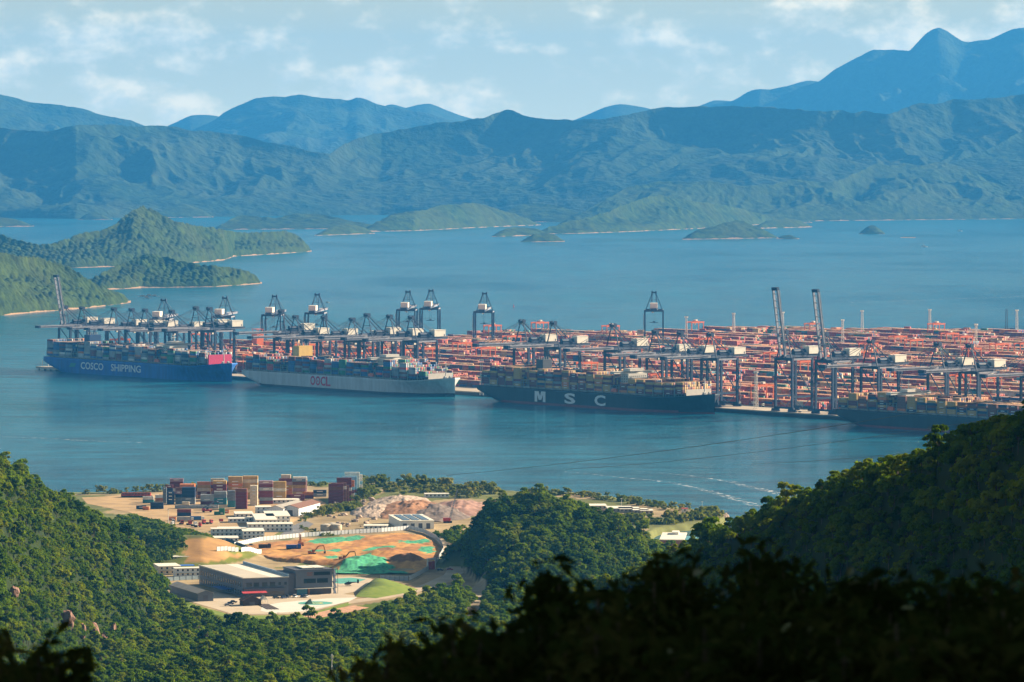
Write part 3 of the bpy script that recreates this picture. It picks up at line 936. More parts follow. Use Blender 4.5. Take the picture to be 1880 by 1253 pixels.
def scatter(name, X, Y, Z, S, label, cat, kinds=None):
    n = len(X)
    me = bpy.data.meshes.new(name)
    me.vertices.add(n)
    me.vertices.foreach_set('co', np.stack([X, Y, Z], 1).astype(np.float32).ravel())
    for an, arr in (('scl', S), ('rot', rng.uniform(0, 6.28, n))):
        at_ = me.attributes.new(an, 'FLOAT', 'POINT')
        at_.data.foreach_set('value', arr.astype(np.float32))
    at_ = me.attributes.new('kind_id', 'INT', 'POINT')
    at_.data.foreach_set('value', (kinds if kinds is not None else rng.choice([0, 0, 1, 1, 2, 3, 3, 4, 5], n)).astype(np.int32))
    o = obj(name, me)
    g = bpy.data.node_groups.new(name, 'GeometryNodeTree')
    g.interface.new_socket('Geometry', in_out='INPUT', socket_type='NodeSocketGeometry')
    g.interface.new_socket('Geometry', in_out='OUTPUT', socket_type='NodeSocketGeometry')
    ni, no = g.nodes.new('NodeGroupInput'), g.nodes.new('NodeGroupOutput')
    ip = g.nodes.new('GeometryNodeInstanceOnPoints')
    ci = g.nodes.new('GeometryNodeCollectionInfo')
    ci.inputs['Collection'].default_value = tcol
    ci.inputs['Separate Children'].default_value = True
    ci.inputs['Reset Children'].default_value = True
    def nattr(nm, ty):
        a = g.nodes.new('GeometryNodeInputNamedAttribute')
        a.data_type = ty
        a.inputs['Name'].default_value = nm
        return a.outputs['Attribute']
    cb = g.nodes.new('ShaderNodeCombineXYZ')
    g.links.new(nattr('rot', 'FLOAT'), cb.inputs['Z'])
    g.links.new(ni.outputs[0], ip.inputs['Points'])
    g.links.new(ci.outputs[0], ip.inputs['Instance'])
    ip.inputs['Pick Instance'].default_value = True
    g.links.new(nattr('kind_id', 'INT'), ip.inputs['Instance Index'])
    g.links.new(cb.outputs[0], ip.inputs['Rotation'])
    g.links.new(nattr('scl', 'FLOAT'), ip.inputs['Scale'])
    g.links.new(ip.outputs[0], no.inputs[0])
    md_ = o.modifiers.new('scatter', 'NODES')
    md_.node_group = g
    return stuff(o, label, cat)
def scl_for(n):
    return rng.uniform(0.4, 1.0, n) * np.where(rng.uniform(size=n) < 0.10, 1.7, 1.0)
k1 = keep & (TU < 720) & (TX < -20)
k3 = keep & (RIGHT[ii, jj] > base[ii, jj]) & ~k1
k2 = keep & ~k1 & ~k3
for kk, nm, lb in ((k1, 'forest', 'sunlit green woodland covering the left hillside and the valley below it'),
                   (k2, 'forest', 'woodland covering the rounded hill in the middle beside the earthworks'),
                   (k3, 'forest', 'dark shaded woodland covering the right hillside')):
    scatter(nm, TX[kk], TY[kk], TZ[kk], scl_for(kk.sum()), lb, 'forest')
# tree belt between the left hill and the container lot
def scatter_poly(px_poly, sp, smin, smax_, name, label, kinds, z=GZ):
    pts = [at(a, b, z) for a, b in px_poly]
    xs, ys = [p.x for p in pts], [p.y for p in pts]
    A, B = np.meshgrid(np.arange(min(xs), max(xs), sp), np.arange(min(ys), max(ys), sp), indexing='ij')
    A = (A + rng.uniform(-.45, .45, A.shape) * sp).ravel()
    B = (B + rng.uniform(-.45, .45, B.shape) * sp).ravel()
    ins = pip([(p.x, p.y) for p in pts], A, B)
    A, B = A[ins], B[ins]
    Z = np.array([gz(a, b) for a, b in zip(A, B)])
    return scatter(name, A, B, Z, rng.uniform(smin, smax_, len(A)), label, 'trees', rng.choice(kinds, len(A)))
scatter_poly([(205, 975), (215, 962), (250, 962), (300, 976), (345, 990), (395, 1004), (385, 1010), (330, 1003), (280, 998), (235, 990)], 5, 0.8, 1.25, 'tree_belt', 'dark green tree belt between the left hillside and the container lot', [0, 1, 3])
scatter_poly([(225, 1030), (300, 1016), (335, 1022), (340, 1034), (300, 1042), (270, 1052), (240, 1050)], 5, 0.5, 0.9, 'tree_belt', 'green shrubs on the terrace above the cream site cabins', [0, 4, 3])
scatter_poly([(790, 986), (850, 975), (875, 985), (870, 1010), (840, 1008), (812, 992)], 5, 0.5, 0.85, 'tree_belt', 'low green scrub beside the fence corner and access road', [4, 3])

def skyline(sel, side, n_max):
    idx = np.where(sel)[0]
    idx = idx[np.argsort(TU[idx])]
    if len(idx) > n_max:
        idx = idx[np.linspace(0, len(idx) - 1, n_max).astype(int)]
    for k, i in enumerate(idx):
        plant(SPECIES, int(rng.choice([0, 1, 2, 3, 5])), float(TX[i]), float(TY[i]), float(rng.uniform(0.55, 1.0)), float(rng.uniform(0, 6.28)), 'skyline_tree',
              f'leafy tree on the skyline of the {side} hillside, {ordn(k + 1)} from the left', 'tree', f'trees along the skyline of the {side} hillside', z=float(TZ[i]))
skyline(sky_r, 'dark right', 70)
skyline(sky_l, 'sunlit left', 36)

# bare rock slabs standing out of the woods on the left slope
def hit(px, py, lift=3.0):
    for D in np.arange(1100, 3400, 3.0):
        p = atD(px, py, float(D))
        if p.z < gz(p.x, p.y) + lift:
            return p
    return p
M_ROCK = mat('brown_rock', (0.30, 0.17, 0.12), 0.9, 0.3, 0.25, bump=0.5, bscale=0.6, col2=(0.20, 0.12, 0.09))
for k, (px, py, sx, sz, rot, where) in enumerate(((123, 1140, 3.4, 4.6, 0.3, 'largest of the group'), (152, 1160, 1.5, 3.6, 0.0, 'thin one right of the largest'), (176, 1163, 2.0, 5.5, -0.4, 'long narrow one in the middle'), (192, 1178, 1.8, 4.5, -0.5, 'lowest of the group'), (208, 1168, 2.0, 6.2, -0.35, 'tall rightmost one'), (26, 1088, 2.6, 2.6, -0.5, 'lone one near the left edge'))):
    p = hit(px, py, 8.0)
    m = MB()
    m.blob((0, 0, 0), (sx * 1.3, sx, sz * 1.3), M_ROCK, 90 + k, 8, 0.16)
    o = tag(m.build('rock_slab', None, False, (p.x, p.y, p.z)), f'bare brown rock slab among the trees of the left slope, {where}', 'rock', 'bare rock slabs on the left slope')
    o.rotation_euler = (0.2, rot, 0.3 * k)
# ================================================================== PORT
E = Vector((0.643, -0.766, 0)).normalized()     # along the quay, towards the right
N_ = Vector((-E.y, E.x, 0))                     # landward
P0 = Vector((-611.0, 5972.0, 0.0))              # outer side of the first ship at its stern
QROT = math.atan2(E.y, E.x)
def port(t, n, z=0.0):
    p = P0 + E * t + N_ * n
    return Vector((p.x, p.y, z))
def t_at(px, n):
    k = (px - CX) / F
    q = P0 + N_ * n
    return (k * q.y - q.x) / (E.x - k * E.y)
QUAY = 64.0
M_CONC = mat('quay_concrete', (0.44, 0.36, 0.27), 0.9, 0.22, 0.02, bump=0.1, bscale=0.3)
M_QWALL = mat('quay_wall', (0.055, 0.055, 0.055), 0.85, 0.3, 0.1)
def left_edge_pts():
    back = [atD(300, 0, 6560), atD(520, 0, 6760), atD(900, 0, 6950), atD(1250, 0, 7000), atD(1900, 0, 7060), atD(2500, 0, 7100)]
    front = [port(-28, QUAY), port(2500, QUAY)]
    lft = [atD(92, 0, 6095), atD(150, 0, 6300)]
    return [(p.x, p.y) for p in front] + [(p.x, p.y) for p in back[::-1]] + [(p.x, p.y) for p in lft[::-1]]
PORT_POLY = left_edge_pts()
mb = MB().prism(PORT_POLY, -7, 4.6, M_QWALL)
mb.add([(x, y, 4.62) for x, y in PORT_POLY], [tuple(range(len(PORT_POLY)))], M_CONC)
struct(mb.build('quay'))
# fenders along the quay face are too small to count: rubber strip under the coping
struct(MB().box((-20, QUAY - 0.5, 3.4), (1900, QUAY - 0.02, 4.4), mat('quay_coping', (0.30, 0.26, 0.20), 0.9)).build('kerb', loc=P0, rotz=QROT))

# ---- quay cranes
M_NAVY = mat('crane_navy_paint', (0.020, 0.040, 0.085), 0.5, 0.2, 0.2)
M_BOOM = mat('crane_grey_paint', (0.30, 0.30, 0.34), 0.5, 0.15, 0.2)
M_CREAM = mat('crane_house_paint', (0.80, 0.74, 0.62), 0.55, 0.06, 0.2)
M_CABLE = mat('steel_cable', (0.06, 0.07, 0.09), 0.5, 0.1, 1.0)
M_GLASS = mat('dark_glass', (0.02, 0.03, 0.04), 0.12, 0.1, 1.0, spec=0.6)
def part(o, name, fn, smooth=False):
    m = MB()
    fn(m)
    return m.build(name, o, smooth)
XL = 13.2     # half leg spacing along the quay
GA = 30.0     # rail gauge
HG = 53.0     # girder level
AP = 78.0     # apex level
def make_crane(raised, label, name='quay_crane'):
    o = thing(name, label, 'crane', group='ship-to-shore cranes on the quay')
    for sx in (-1, 1):
        for y in (0, GA):
            leg = part(o, 'leg', lambda m: (m.box((sx * XL - 1.0, y - 1.3, 4.2), (sx * XL + 1.0, y + 1.3, HG), M_NAVY),))
            part(o, 'bogie', lambda m: ([m.box((sx * XL + d - 1.6, y - 0.8, 0.2), (sx * XL + d + 1.6, y + 0.8, 1.6), M_NAVY) for d in (-4.8, -1.6, 1.6, 4.8)],
                                        m.box((sx * XL - 6, y - 0.7, 1.7), (sx * XL + 6, y + 0.7, 2.9), M_NAVY)))
    for y in (0, GA):
        part(o, 'sill_beam', lambda m: m.box((-XL - 2, y - 0.9, 2.95), (XL + 2, y + 0.9, 4.9), M_NAVY))
        part(o, 'cross_beam', lambda m: m.box((-XL + 1.02, y - 1.1, HG - 2.8), (XL - 1.02, y + 1.1, HG + 0.3), M_NAVY))
    for sx in (-1, 1):
        x = sx * XL
        part(o, 'portal_beam', lambda m: m.box((x - 0.7, 1.32, 14), (x + 0.7, GA - 1.32, 16), M_NAVY))
        part(o, 'tie_beam', lambda m: m.box((x - 0.7, 1.32, HG - 2.2), (x + 0.7, GA - 1.32, HG - 0.4), M_BOOM))
        part(o, 'diagonal_brace', lambda m: (m.beam((x, 1.4, HG - 3), (x, GA - 1.4, 17), 0.9, M_NAVY), ))
        part(o, 'diagonal_brace', lambda m: (m.beam((x, 1.4, 13.5), (x, GA / 2, 5), 0.55, M_NAVY), m.beam((x, GA - 1.4, 13.5), (x, GA / 2, 5), 0.55, M_NAVY)))
    g = part(o, 'main_girder', lambda m: ([m.box((s * 3.6 - 0.6, -1.5, HG + 0.35), (s * 3.6 + 0.6, 54, HG + 3.0), M_NAVY) for s in (-1, 1)],
                                          [m.box((-3.0, y - 0.35, HG + 1.2), (3.0, y + 0.35, HG + 2.6), M_NAVY) for y in range(4, 54, 7)]))
    part(o, 'walkway', lambda m: ([m.box((s * 5.3 - 0.5, -1.5, HG + 0.6), (s * 5.3 + 0.5, 54, HG + 0.75), M_BOOM) for s in (-1, 1)],
                                  [m.box((s * 5.75 - 0.05, -1.5, HG + 1.7), (s * 5.75 + 0.05, 54, HG + 1.85), M_BOOM) for s in (-1, 1)]))
    BL = 66.0
    def fb(m):
        for s in (-1, 1):
            m.box((s * 3.6 - 0.7, -BL, -1.3), (s * 3.6 + 0.7, 0, 1.3), M_BOOM)
        for k in range(1, 10):
            y = -k * BL / 9.5
            m.box((-2.9, y - 0.3, -0.7), (2.9, y + 0.3, 0.7), M_BOOM)
            m.beam((-2.9, y, 0.2), (2.9, y + BL / 9.5, 0.2), 0.3, M_BOOM)
        m.box((-4.4, -BL - 3.0, -1.6), (4.4, -BL + 0.0, 1.7), M_NAVY)
        for s in (-1, 1):
            m.box((s * 5.0 - 0.4, -BL, 0.9), (s * 5.0 + 0.4, -2, 1.05), M_BOOM)
            m.box((s * 5.35 - 0.06, -BL, 1.9), (s * 5.35 + 0.06, -2, 2.05), M_BOOM)
    bo = part(o, 'boom', fb)
    bo.location = (0, -1.7, HG + 1.7)
    bang = R(80) if raised else 0.0
    bo.rotation_euler = (-bang, 0, 0)
    def bpt(x, s, dz=1.2):     # point on the boom s metres from the hinge
        v = Matrix.Rotation(-bang, 3, 'X') @ Vector((x, -s, dz))
        return Vector((0, -1.7, HG + 1.7)) + v
    ap = 2.2
    def fa(m):
        for s in (-1, 1):
            m.beam((s * XL * 0.86, 0.3, HG + 0.3), (s * 2.6, 1.0, AP), 1.1, M_NAVY, w2=0.8)
            m.beam((s * 7.4, 0.3, HG + 14), (-s * 7.4, 0.3, HG + 14), 0.5, M_NAVY)
    part(o, 'a_frame', fa)
    for s in (-1, 1):
        part(o, 'back_strut', lambda m: m.beam((s * 2.6, 1.2, AP - 0.5), (s * 5.5, GA, HG + 0.8), 0.85, M_NAVY))
        part(o, 'back_stay', lambda m: m.beam((s * 2.2, 1.6, AP - 0.2), (s * 3.6, 51, HG + 3.0), 0.3, M_CABLE))
        if raised:
            part(o, 'fore_stay', lambda m: (m.beam((s * 2.2, 0.5, AP), bpt(s * 3.2, 30), 0.35, M_CABLE), m.beam(bpt(s * 3.2, 30), bpt(s * 3.2, 58, 3.5), 0.3, M_CABLE)))
        else:
            part(o, 'fore_stay', lambda m: (m.beam((s * 2.2, 0.5, AP), bpt(s * 3.4, 28), 0.38, M_CABLE), m.beam((s * 2.2, 0.2, AP + 0.3), bpt(s * 3.4, 58), 0.38, M_CABLE)))
    def fh(m):
        m.box((-4.0, -1.2, AP - 1.0), (4.0, 3.4, AP + 1.2), M_NAVY)
        for s in (-1, 1):
            m.tube((s * 2.6 - 0.6, 1.0, AP + 1.6), (s * 2.6 + 0.6, 1.0, AP + 1.6), 1.5, M_NAVY, n=10)
        m.box((-3.9, -1.6, AP + 1.2), (-3.7, 3.6, AP + 2.5), M_NAVY)
        m.box((3.7, -1.6, AP + 1.2), (3.9, 3.6, AP + 2.5), M_NAVY)
    part(o, 'apex_head', fh)
    hs = part(o, 'machinery_house', lambda m: (m.box((-5.2, 33, HG + 3.3), (5.2, 50, HG + 10.3), M_CREAM), m.box((-5.5, 32.7, HG + 10.3), (5.5, 50.3, HG + 10.8), M_CREAM)))
    def fv(m):
        m.box((5.2, 47.5, HG + 3.5), (5.27, 48.8, HG + 5.9), M_NAVY)
    m = MB()
    fv(m)
    m.build('door', hs)
    part(o, 'electrical_house', lambda m: (m.box((-4.6, 12, HG + 3.2), (4.6, 31.5, HG + 4.6), M_NAVY), m.tube((0, 13, HG + 6.2), (0, 31, HG + 6.2), 2.4, M_NAVY, n=10)))
    tr = part(o, 'trolley', lambda m: (m.box((-3.0, 6, HG - 0.6), (3.0, 13, HG + 0.2), M_NAVY), m.box((-2.4, 7, HG - 2.6), (2.4, 12, HG - 0.65), M_BOOM)))
    cb = part(o, 'operator_cab', lambda m: (m.box((0.6, 2.6, HG - 5.2), (3.4, 5.8, HG - 2.4), M_CREAM), m.box((2.0, 3.2, HG - 2.4), (2.4, 5.0, HG - 0.6), M_NAVY)))
    m = MB()
    m.box((0.8, 2.52, HG - 4.9), (3.2, 2.6, HG - 2.9), M_GLASS)
    m.build('pane', cb)
    part(o, 'spreader', lambda m: (m.box((-6.1, 8.3, HG - 20), (6.1, 10.7, HG - 19.2), M_NAVY), m.box((-1.5, 8.5, HG - 19.2), (1.5, 10.5, HG - 17.8), M_NAVY),
                                   [m.beam((a, b, HG - 17.8), (a, b, HG - 2.6), 0.12, M_CABLE) for a in (-1.2, 1.2) for b in (8.7, 10.3)]))
    def fst(m):
        for k in range(7):
            z0, z1 = 5 + k * 6, 5 + (k + 1) * 6
            a, b = (GA + 1.4, GA + 4.2) if k % 2 == 0 else (GA + 4.2, GA + 1.4)
            m.beam((XL + 1.6, a, z0), (XL + 1.6, b, z1), 0.7, M_BOOM, h=0.25)
            m.box((XL + 1.0, GA + 1.32, z1 - 0.1), (XL + 2.2, GA + 4.8, z1 + 0.08), M_BOOM)
    part(o, 'stairway', fst)
    return o
def place(o, px, yap, n0=QUAY + 4.0):
    """stand a crane on its rail so that its apex lies on the sight line of column px"""
    t = t_at(px, n0)
    p = port(t, n0, 4.65)
    z = CAMH - (yap - HZ) * p.y / F
    o.location = p
    o.rotation_euler = (0, 0, QROT)
    k = max(0.92, min(1.12, (z - 4.65) / (AP + 2)))
    o.scale = (1, 1, k)
    return t, z
low = [(149, 564, 'the blue ship'), (207.5, 566, 'the blue ship'), (240, 567, 'the blue ship'), (264.5, 568, 'the blue ship'), (313.6, 570, 'the blue ship'), (358, 564, 'the blue ship'), (383, 565, 'the blue ship'),
       (514.6, 570, 'the grey ship'), (541, 580, 'the grey ship'), (593.5, 581, 'the grey ship'), (645, 584.6, 'the grey ship'), (672.4, 576.6, 'the grey ship'), (713.6, 579, 'the grey ship'), (753.6, 581, 'the grey ship'),
       (957, 588, 'the lettered black ship'), (1014.7, 591, 'the lettered black ship'), (1124.5, 595.5, 'the lettered black ship'), (1202, 607, 'the lettered black ship'), (1248, 609.6, 'the lettered black ship'), (1303, 612, 'the lettered black ship'),
       (1597.7, 625, 'the rightmost ship'), (1721, 629.6, 'the rightmost ship'), (1779.7, 632.7, 'the rightmost ship'), (1893, 641, 'the rightmost ship')]
first_low = make_crane(False, '')
cnt = {}
for k, (px, yy, who) in enumerate(low):
    cnt[who] = cnt.get(who, 0) + 1
    lb = f'navy quay crane with lowered boom, {ordn(cnt[who])} from the left above {who}'
    if k == 0:
        o = first_low
        o['label'] = lb
    else:
        o = dup(first_low, (0, 0, 0), 0, lb)
    tz = place(o, px, yy)
    print('crane', px, [round(v, 1) for v in tz])
first_up = make_crane(True, 'navy quay crane with raised boom at the stern of the blue ship, leftmost crane')
place(first_up, 118, 562)
for px, yy, lb in ((1440, 607, 'navy quay crane with tall raised boom on the open quay, left of the pair'), (1514, 611, 'navy quay crane with tall raised boom on the open quay, right of the pair')):
    place(dup(first_up, (0, 0, 0), 0, lb), px, yy)
# cranes of the far quay, seen end on
back_cr = [(303, 545), (415, 541), (506, 538), (584, 535), (750, 530), (792, 528), (890, 533), (1200, 531)]
for k, (px, yy) in enumerate(back_cr):
    D = (CAMH - 4.65 - AP - 2) * F / (yy - HZ)
    p = atD(px, 700, D)
    o = dup(first_low, (p.x, p.y - 15, 4.65), math.pi - math.atan2(p.x, p.y) * -1.0 + R(-4), f'navy crane seen end on at the far quay, {ordn(k + 1)} from the left', 'end-on cranes of the far quay')

# ---- container ships
PAL = {
    'grey': (0.22, 0.25, 0.28), 'light grey': (0.36, 0.38, 0.39), 'blue': (0.030, 0.115, 0.30), 'navy': (0.018, 0.045, 0.11), 'maroon': (0.165, 0.030, 0.040), 'brown': (0.20, 0.075, 0.045),
    'tan': (0.50, 0.31, 0.10), 'orange': (0.62, 0.20, 0.06), 'green': (0.035, 0.20, 0.10), 'white': (0.70, 0.69, 0.64), 'red': (0.52, 0.065, 0.050), 'magenta': (0.55, 0.05, 0.14), 'cream': (0.68, 0.58, 0.42), 'mauve': (0.40, 0.24, 0.28), 'sky blue': (0.25, 0.52, 0.72), 'teal': (0.06, 0.24, 0.26)}
def cont_material(name, col):
    m = mat(name, col, 0.6, 0.16, 0.35)
    t = m.node_tree
    b = t.nodes['Principled BSDF']
    tc = t.nodes.new('ShaderNodeTexCoord')
    wv = t.nodes.new('ShaderNodeTexWave')
    wv.inputs['Scale'].default_value = 1.15
    t.links.new(tc.outputs['Object'], wv.inputs['Vector'])
    bp = t.nodes.new('ShaderNodeBump')
    bp.inputs['Distance'].default_value = 0.05
    t.links.new(wv.outputs['Fac'], bp.inputs['Height'])
    t.links.new(bp.outputs[0], b.inputs['Normal'])
    return m
M_CONT = {k: cont_material('container_' + k.replace(' ', '_'), c) for k, c in PAL.items()}
M_MARK = mat('container_marking', (0.75, 0.74, 0.70), 0.6, 0.05)
CMESH = {}
def cont_mesh(col, L=12.19, H=2.59, Wd=2.44, mark=False):
    key = (col, L, H, mark)
    if key not in CMESH:
        m = MB()
        c = M_CONT[col]
        m.box((0.14, 0.06, 0.08), (L - 0.14, Wd - 0.06, H - 0.06), c)
        m.box((0, 0, 0), (0.14, Wd, H), c)
        m.box((L - 0.14, 0, 0), (L, Wd, H), c)
        if mark:
            m.box((L * 0.28, 0.03, H * 0.42), (L * 0.72, 0.058, H * 0.68), M_MARK)
        CMESH[key] = m.mesh('shipping_container')
    return CMESH[key]
M_CATTR = attr_mat('stacked_containers', 0.6, 0.3, 0.07)
class Boxes:
    """many container boxes in one mesh, five faces each with its own colour"""
    def __init__(s):
        s.o, s.d, s.c = [], [], []
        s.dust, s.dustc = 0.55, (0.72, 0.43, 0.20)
    def add(s, o, d, c):
        s.o.append(o); s.d.append(d); s.c.append(c)
    def mesh(s, name):
        o, d, c = np.array(s.o), np.array(s.d), np.array(s.c)
        n = len(o)
        cor = np.array([[0, 0, 0], [1, 0, 0], [1, 1, 0], [0, 1, 0], [0, 0, 1], [1, 0, 1], [1, 1, 1], [0, 1, 1]], float)
        V = (o[:, None, :] + cor[None] * d[:, None, :]).reshape(-1, 3)
        fq = np.array([[4, 5, 6, 7], [0, 1, 5, 4], [1, 2, 6, 5], [2, 3, 7, 6], [3, 0, 4, 7]])
        Fq = (np.arange(n)[:, None, None] * 8 + fq[None]).reshape(-1, 4)
        cc = np.repeat(np.concatenate([c, np.ones((n, 1))], 1), 5, axis=0)
        cc[0::5, :3] = cc[0::5, :3] * (1 - s.dust) + np.array(s.dustc) * s.dust      # warm sunlight on the roofs, painted into the top faces
        return np_mesh(name, V, Fq, [M_CATTR], smooth=False, attrs={'Col': ('FACE', cc)})
def text_mesh(txt, length, height, m, bold=0.012, depth=0.12):
    cu = bpy.data.curves.new('lettering', 'FONT')
    cu.body = txt
    cu.size = 1.0
    cu.offset = bold
    cu.resolution_u = 3
    tmp = bpy.data.objects.new('lettering', cu)
    COL.objects.link(tmp)
    dg = bpy.context.evaluated_depsgraph_get()
    me = bpy.data.meshes.new_from_object(tmp.evaluated_get(dg))
    bpy.data.objects.remove(tmp)
    co = np.empty(len(me.vertices) * 3, np.float32)
    me.vertices.foreach_get('co', co)
    co = co.reshape(-1, 3)
    lo, hi = co.min(0), co.max(0)
    x = (co[:, 0] - lo[0]) / (hi[0] - lo[0]) * length
    z = (co[:, 1] - lo[1]) / (hi[1] - lo[1]) * height
    me.vertices.foreach_set('co', np.stack([x, np.zeros_like(x), z], 1).astype(np.float32).ravel())
    me.materials.clear()
    me.materials.append(m)
    me.update()
    return me
HB = 29.5
def hull_mesh(L, zd, m_side, m_boot, boot=2.6):
    ns, K = 61, 12
    V, Fs, Mi = [], [], []
    for i in range(ns):
        s = i / (ns - 1)
        x = s * L
        # widths at deck and at the waterline
        dk = HB * (0.93 + 0.07 * min(1, s / 0.04)) if s < 0.84 else HB * math.sqrt(max(0, 1 - ((s - 0.84) / 0.16) ** 2.2))
        wl = HB * min(1, max(0.0, (s - 0.02) / 0.16)) ** 0.55 if s < 0.5 else HB * (1 if s < 0.74 else max(0, 1 - ((s - 0.74) / 0.225)) ** 0.75)
        zb = -5 if s > 0.11 else -5 + (0.11 - s) / 0.11 * 15.5
        zt = zd + (4.5 * max(0, (s - 0.86) / 0.14) ** 1.3)
        for k in range(K + 1):
            f = k / K
            z = zb + (zt - zb) * f
            zz = max(0.0, min(1.0, (z + 1) / (zt + 1)))
            if s < 0.5:
                w = dk * (1 - (1 - min(1, f * 2.2)) ** 3 * (0.55 if s < 0.12 else 0.12)) if s < 0.16 else wl + (dk - wl) * zz
                if s < 0.16:
                    w = min(w, dk)
            else:
                w = wl + (dk - wl) * zz ** 1.7
            V.append((x, -w, z))
            V.append((x, w, z))
    row = 2 * (K + 1)
    for i in range(ns - 1):
        for k in range(K):
            a, b = i * row + 2 * k, (i + 1) * row + 2 * k
            zm = (V[a][2] + V[b][2] + V[a + 2][2] + V[b + 2][2]) / 4
            mi = 1 if zm < boot else 0
            Fs.append((a, b, b + 2, a + 2)); Mi.append(mi)
            Fs.append((b + 1, a + 1, a + 3, b + 3)); Mi.append(mi)
        a, b = i * row, (i + 1) * row
        Fs.append((a + 1, b + 1, b, a)); Mi.append(1)
        a, b = i * row + 2 * K, (i + 1) * row + 2 * K
        Fs.append((a, b, b + 1, a + 1)); Mi.append(2)
    for k in range(K):
        Fs.append((2 * k + 1, 2 * k, 2 * k + 2, 2 * k + 3)); Mi.append(0)
    me = bpy.data.meshes.new('hull')
    me.from_pydata(V, [], Fs)
    for m in (m_side, m_boot, M_DECK):
        me.materials.append(m)
    me.polygons.foreach_set('material_index', Mi)
    me.polygons.foreach_set('use_smooth', [mi != 2 for mi in Mi])
    me.update()
    return me
M_DECK = mat('ship_deck', (0.13, 0.06, 0.05), 0.8, 0.2, 0.1)
M_SHIPW = mat('ship_white_paint', (0.60, 0.57, 0.50), 0.5, 0.06, 0.2)
M_LASH = mat('lashing_bridge_paint', (0.34, 0.36, 0.36), 0.6, 0.2, 0.3)
ind_boxes = 0
def make_ship(name, label, t0, L, zd, m_side, m_boot, boot, tiers, islands, weights, individual, who, n_off=1.0):
    """tiers: stack heights from stern to bow, one per bay; islands: {bay index: builder}"""
    global ind_boxes
    c = port(t0, n_off + HB, 0)
    o = thing(name, label, 'ship', (c.x, c.y, 0), QROT, 'container ships moored along the quay')
    obj('hull', hull_mesh(L, zd, m_side, m_boot, boot), o)
    rd = random.Random(hash(name + who) & 0xff if False else len(tiers) * 7 + int(t0))
    names = list(weights)
    wts = [weights[k] for k in names]
    nb = len(tiers)
    x0, x1 = 0.025 * L, 0.925 * L
    pitch = (x1 - x0) / nb
    rows = 23
    bx = Boxes()
    group = f'outer deck containers on {who}'
    lash = MB()
    for b in range(2):
        lash.box((-0.25, -28.9 if b == 0 else 27.9, 0), (0.25, -27.9 if b == 0 else 28.9, 9.5), M_LASH)
    for z in (2.8, 5.6, 8.4):
        lash.box((-0.6, -27.9, z), (0.6, 27.9, z + 0.3), M_LASH)
    for k in range(10):
        lash.box((-0.2, -25.2 + k * 5.4, 0), (0.2, -24.8 + k * 5.4, 8.4), M_LASH)
    lme = lash.mesh('lashing_bridge')
    for b in range(nb):
        xb = x0 + b * pitch + (pitch - 12.19) / 2
        lb = obj('lashing_bridge', lme, o, (x0 + b * pitch, 0, zd + 0.05))
        if b in islands:
            continue
        s = (xb + 12) / L
        wmax = HB - 0.6 if s < 0.80 else HB * math.sqrt(max(0.02, 1 - ((s - 0.80) / 0.20) ** 2)) - 1.0
        if b == nb - 1 or s > 0.86:
            lb.scale = (1, max(0.3, wmax / 28.9), 1)
        nr = int(2 * wmax / 2.5)
        zb = zd + 1.9 + 4.5 * max(0, (s - 0.86) / 0.14) ** 1.3
        hs = tiers[b]
        blockh = {}
        for r in range(nr):
            y = -nr * 2.5 / 2 + r * 2.5
            key = r // rd.choice((3, 4, 5))
            h = blockh.setdefault(key, max(1, hs - (rd.choice((0, 0, 0, 1, 1, 2)) if r > 1 else 0)))
            bay_c = rd.choices(names, wts)[0]
            for k in range(h):
                cn = bay_c if rd.random() < 0.35 else rd.choices(names, wts)[0]
                if r == 0 and individual:
                    q = obj('deck_container', cont_mesh(cn, mark=rd.random() < 0.25), None)
                    wp = o.matrix_basis
                    q.location = Matrix.Translation(o.location) @ Matrix.Rotation(QROT, 4, 'Z') @ Vector((xb, y, zb + k * 2.62))
                    q.rotation_euler = (0, 0, QROT)
                    tag(q, f'{cn} container, {ordn(k + 1)} tier up, {ordn(nb - b)} bay from the bow of {who}', 'container', group)
                    ind_boxes += 1
                else:
                    bx.add((xb, y + 0.04, zb + k * 2.62), (12.19, 2.42, 2.58), np.array(PAL[cn]) * rd.uniform(0.8, 1.15))
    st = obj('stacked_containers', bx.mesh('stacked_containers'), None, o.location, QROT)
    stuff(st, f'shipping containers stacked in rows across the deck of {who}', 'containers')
    # hatch coaming below the stacks
    part(o, 'hatch_coaming', lambda m: [m.box((x0 + b * pitch + 1.2, -26, zd + 0.06), (x0 + (b + 1) * pitch - 1.2, 26, zd + 1.85), M_LASH) for b in range(int(nb * 0.85))])
    # forecastle
    def mast(m):
        m.tube((L * 0.955, 0, zd + 2), (L * 0.955, 0, zd + 22), 0.7, M_SHIPW, 0.4, 8)
        m.box((L * 0.955 - 0.4, -3, zd + 15), (L * 0.955 + 0.4, 3, zd + 15.6), M_SHIPW)
    part(o, 'foremast', mast)
    part(o, 'breakwater', lambda m: m.box((L * 0.928, -HB * 0.62, zd + 1), (L * 0.928 + 0.5, HB * 0.62, zd + 8.5), M_SHIPW))
    for s in (-1, 1):
        part(o, 'windlass', lambda m: (m.tube((L * 0.965, s * 4 - 1.4, zd + 5), (L * 0.965, s * 4 + 1.4, zd + 5), 1.2, M_LASH, n=8), m.box((L * 0.965 - 2, s * 4 - 1.6, zd + 2.2), (L * 0.965 + 2, s * 4 + 1.6, zd + 4.2), M_LASH)))
    def rail(m):
        for k in range(24):
            m.box((L * 0.03 + k * L * 0.034, -HB + 0.3, zd + 0.05), (L * 0.03 + k * L * 0.034 + 0.15, -HB + 0.45, zd + 1.25), M_SHIPW)
        m.box((L * 0.03, -HB + 0.32, zd + 1.12), (L * 0.84, -HB + 0.42, zd + 1.22), M_SHIPW)
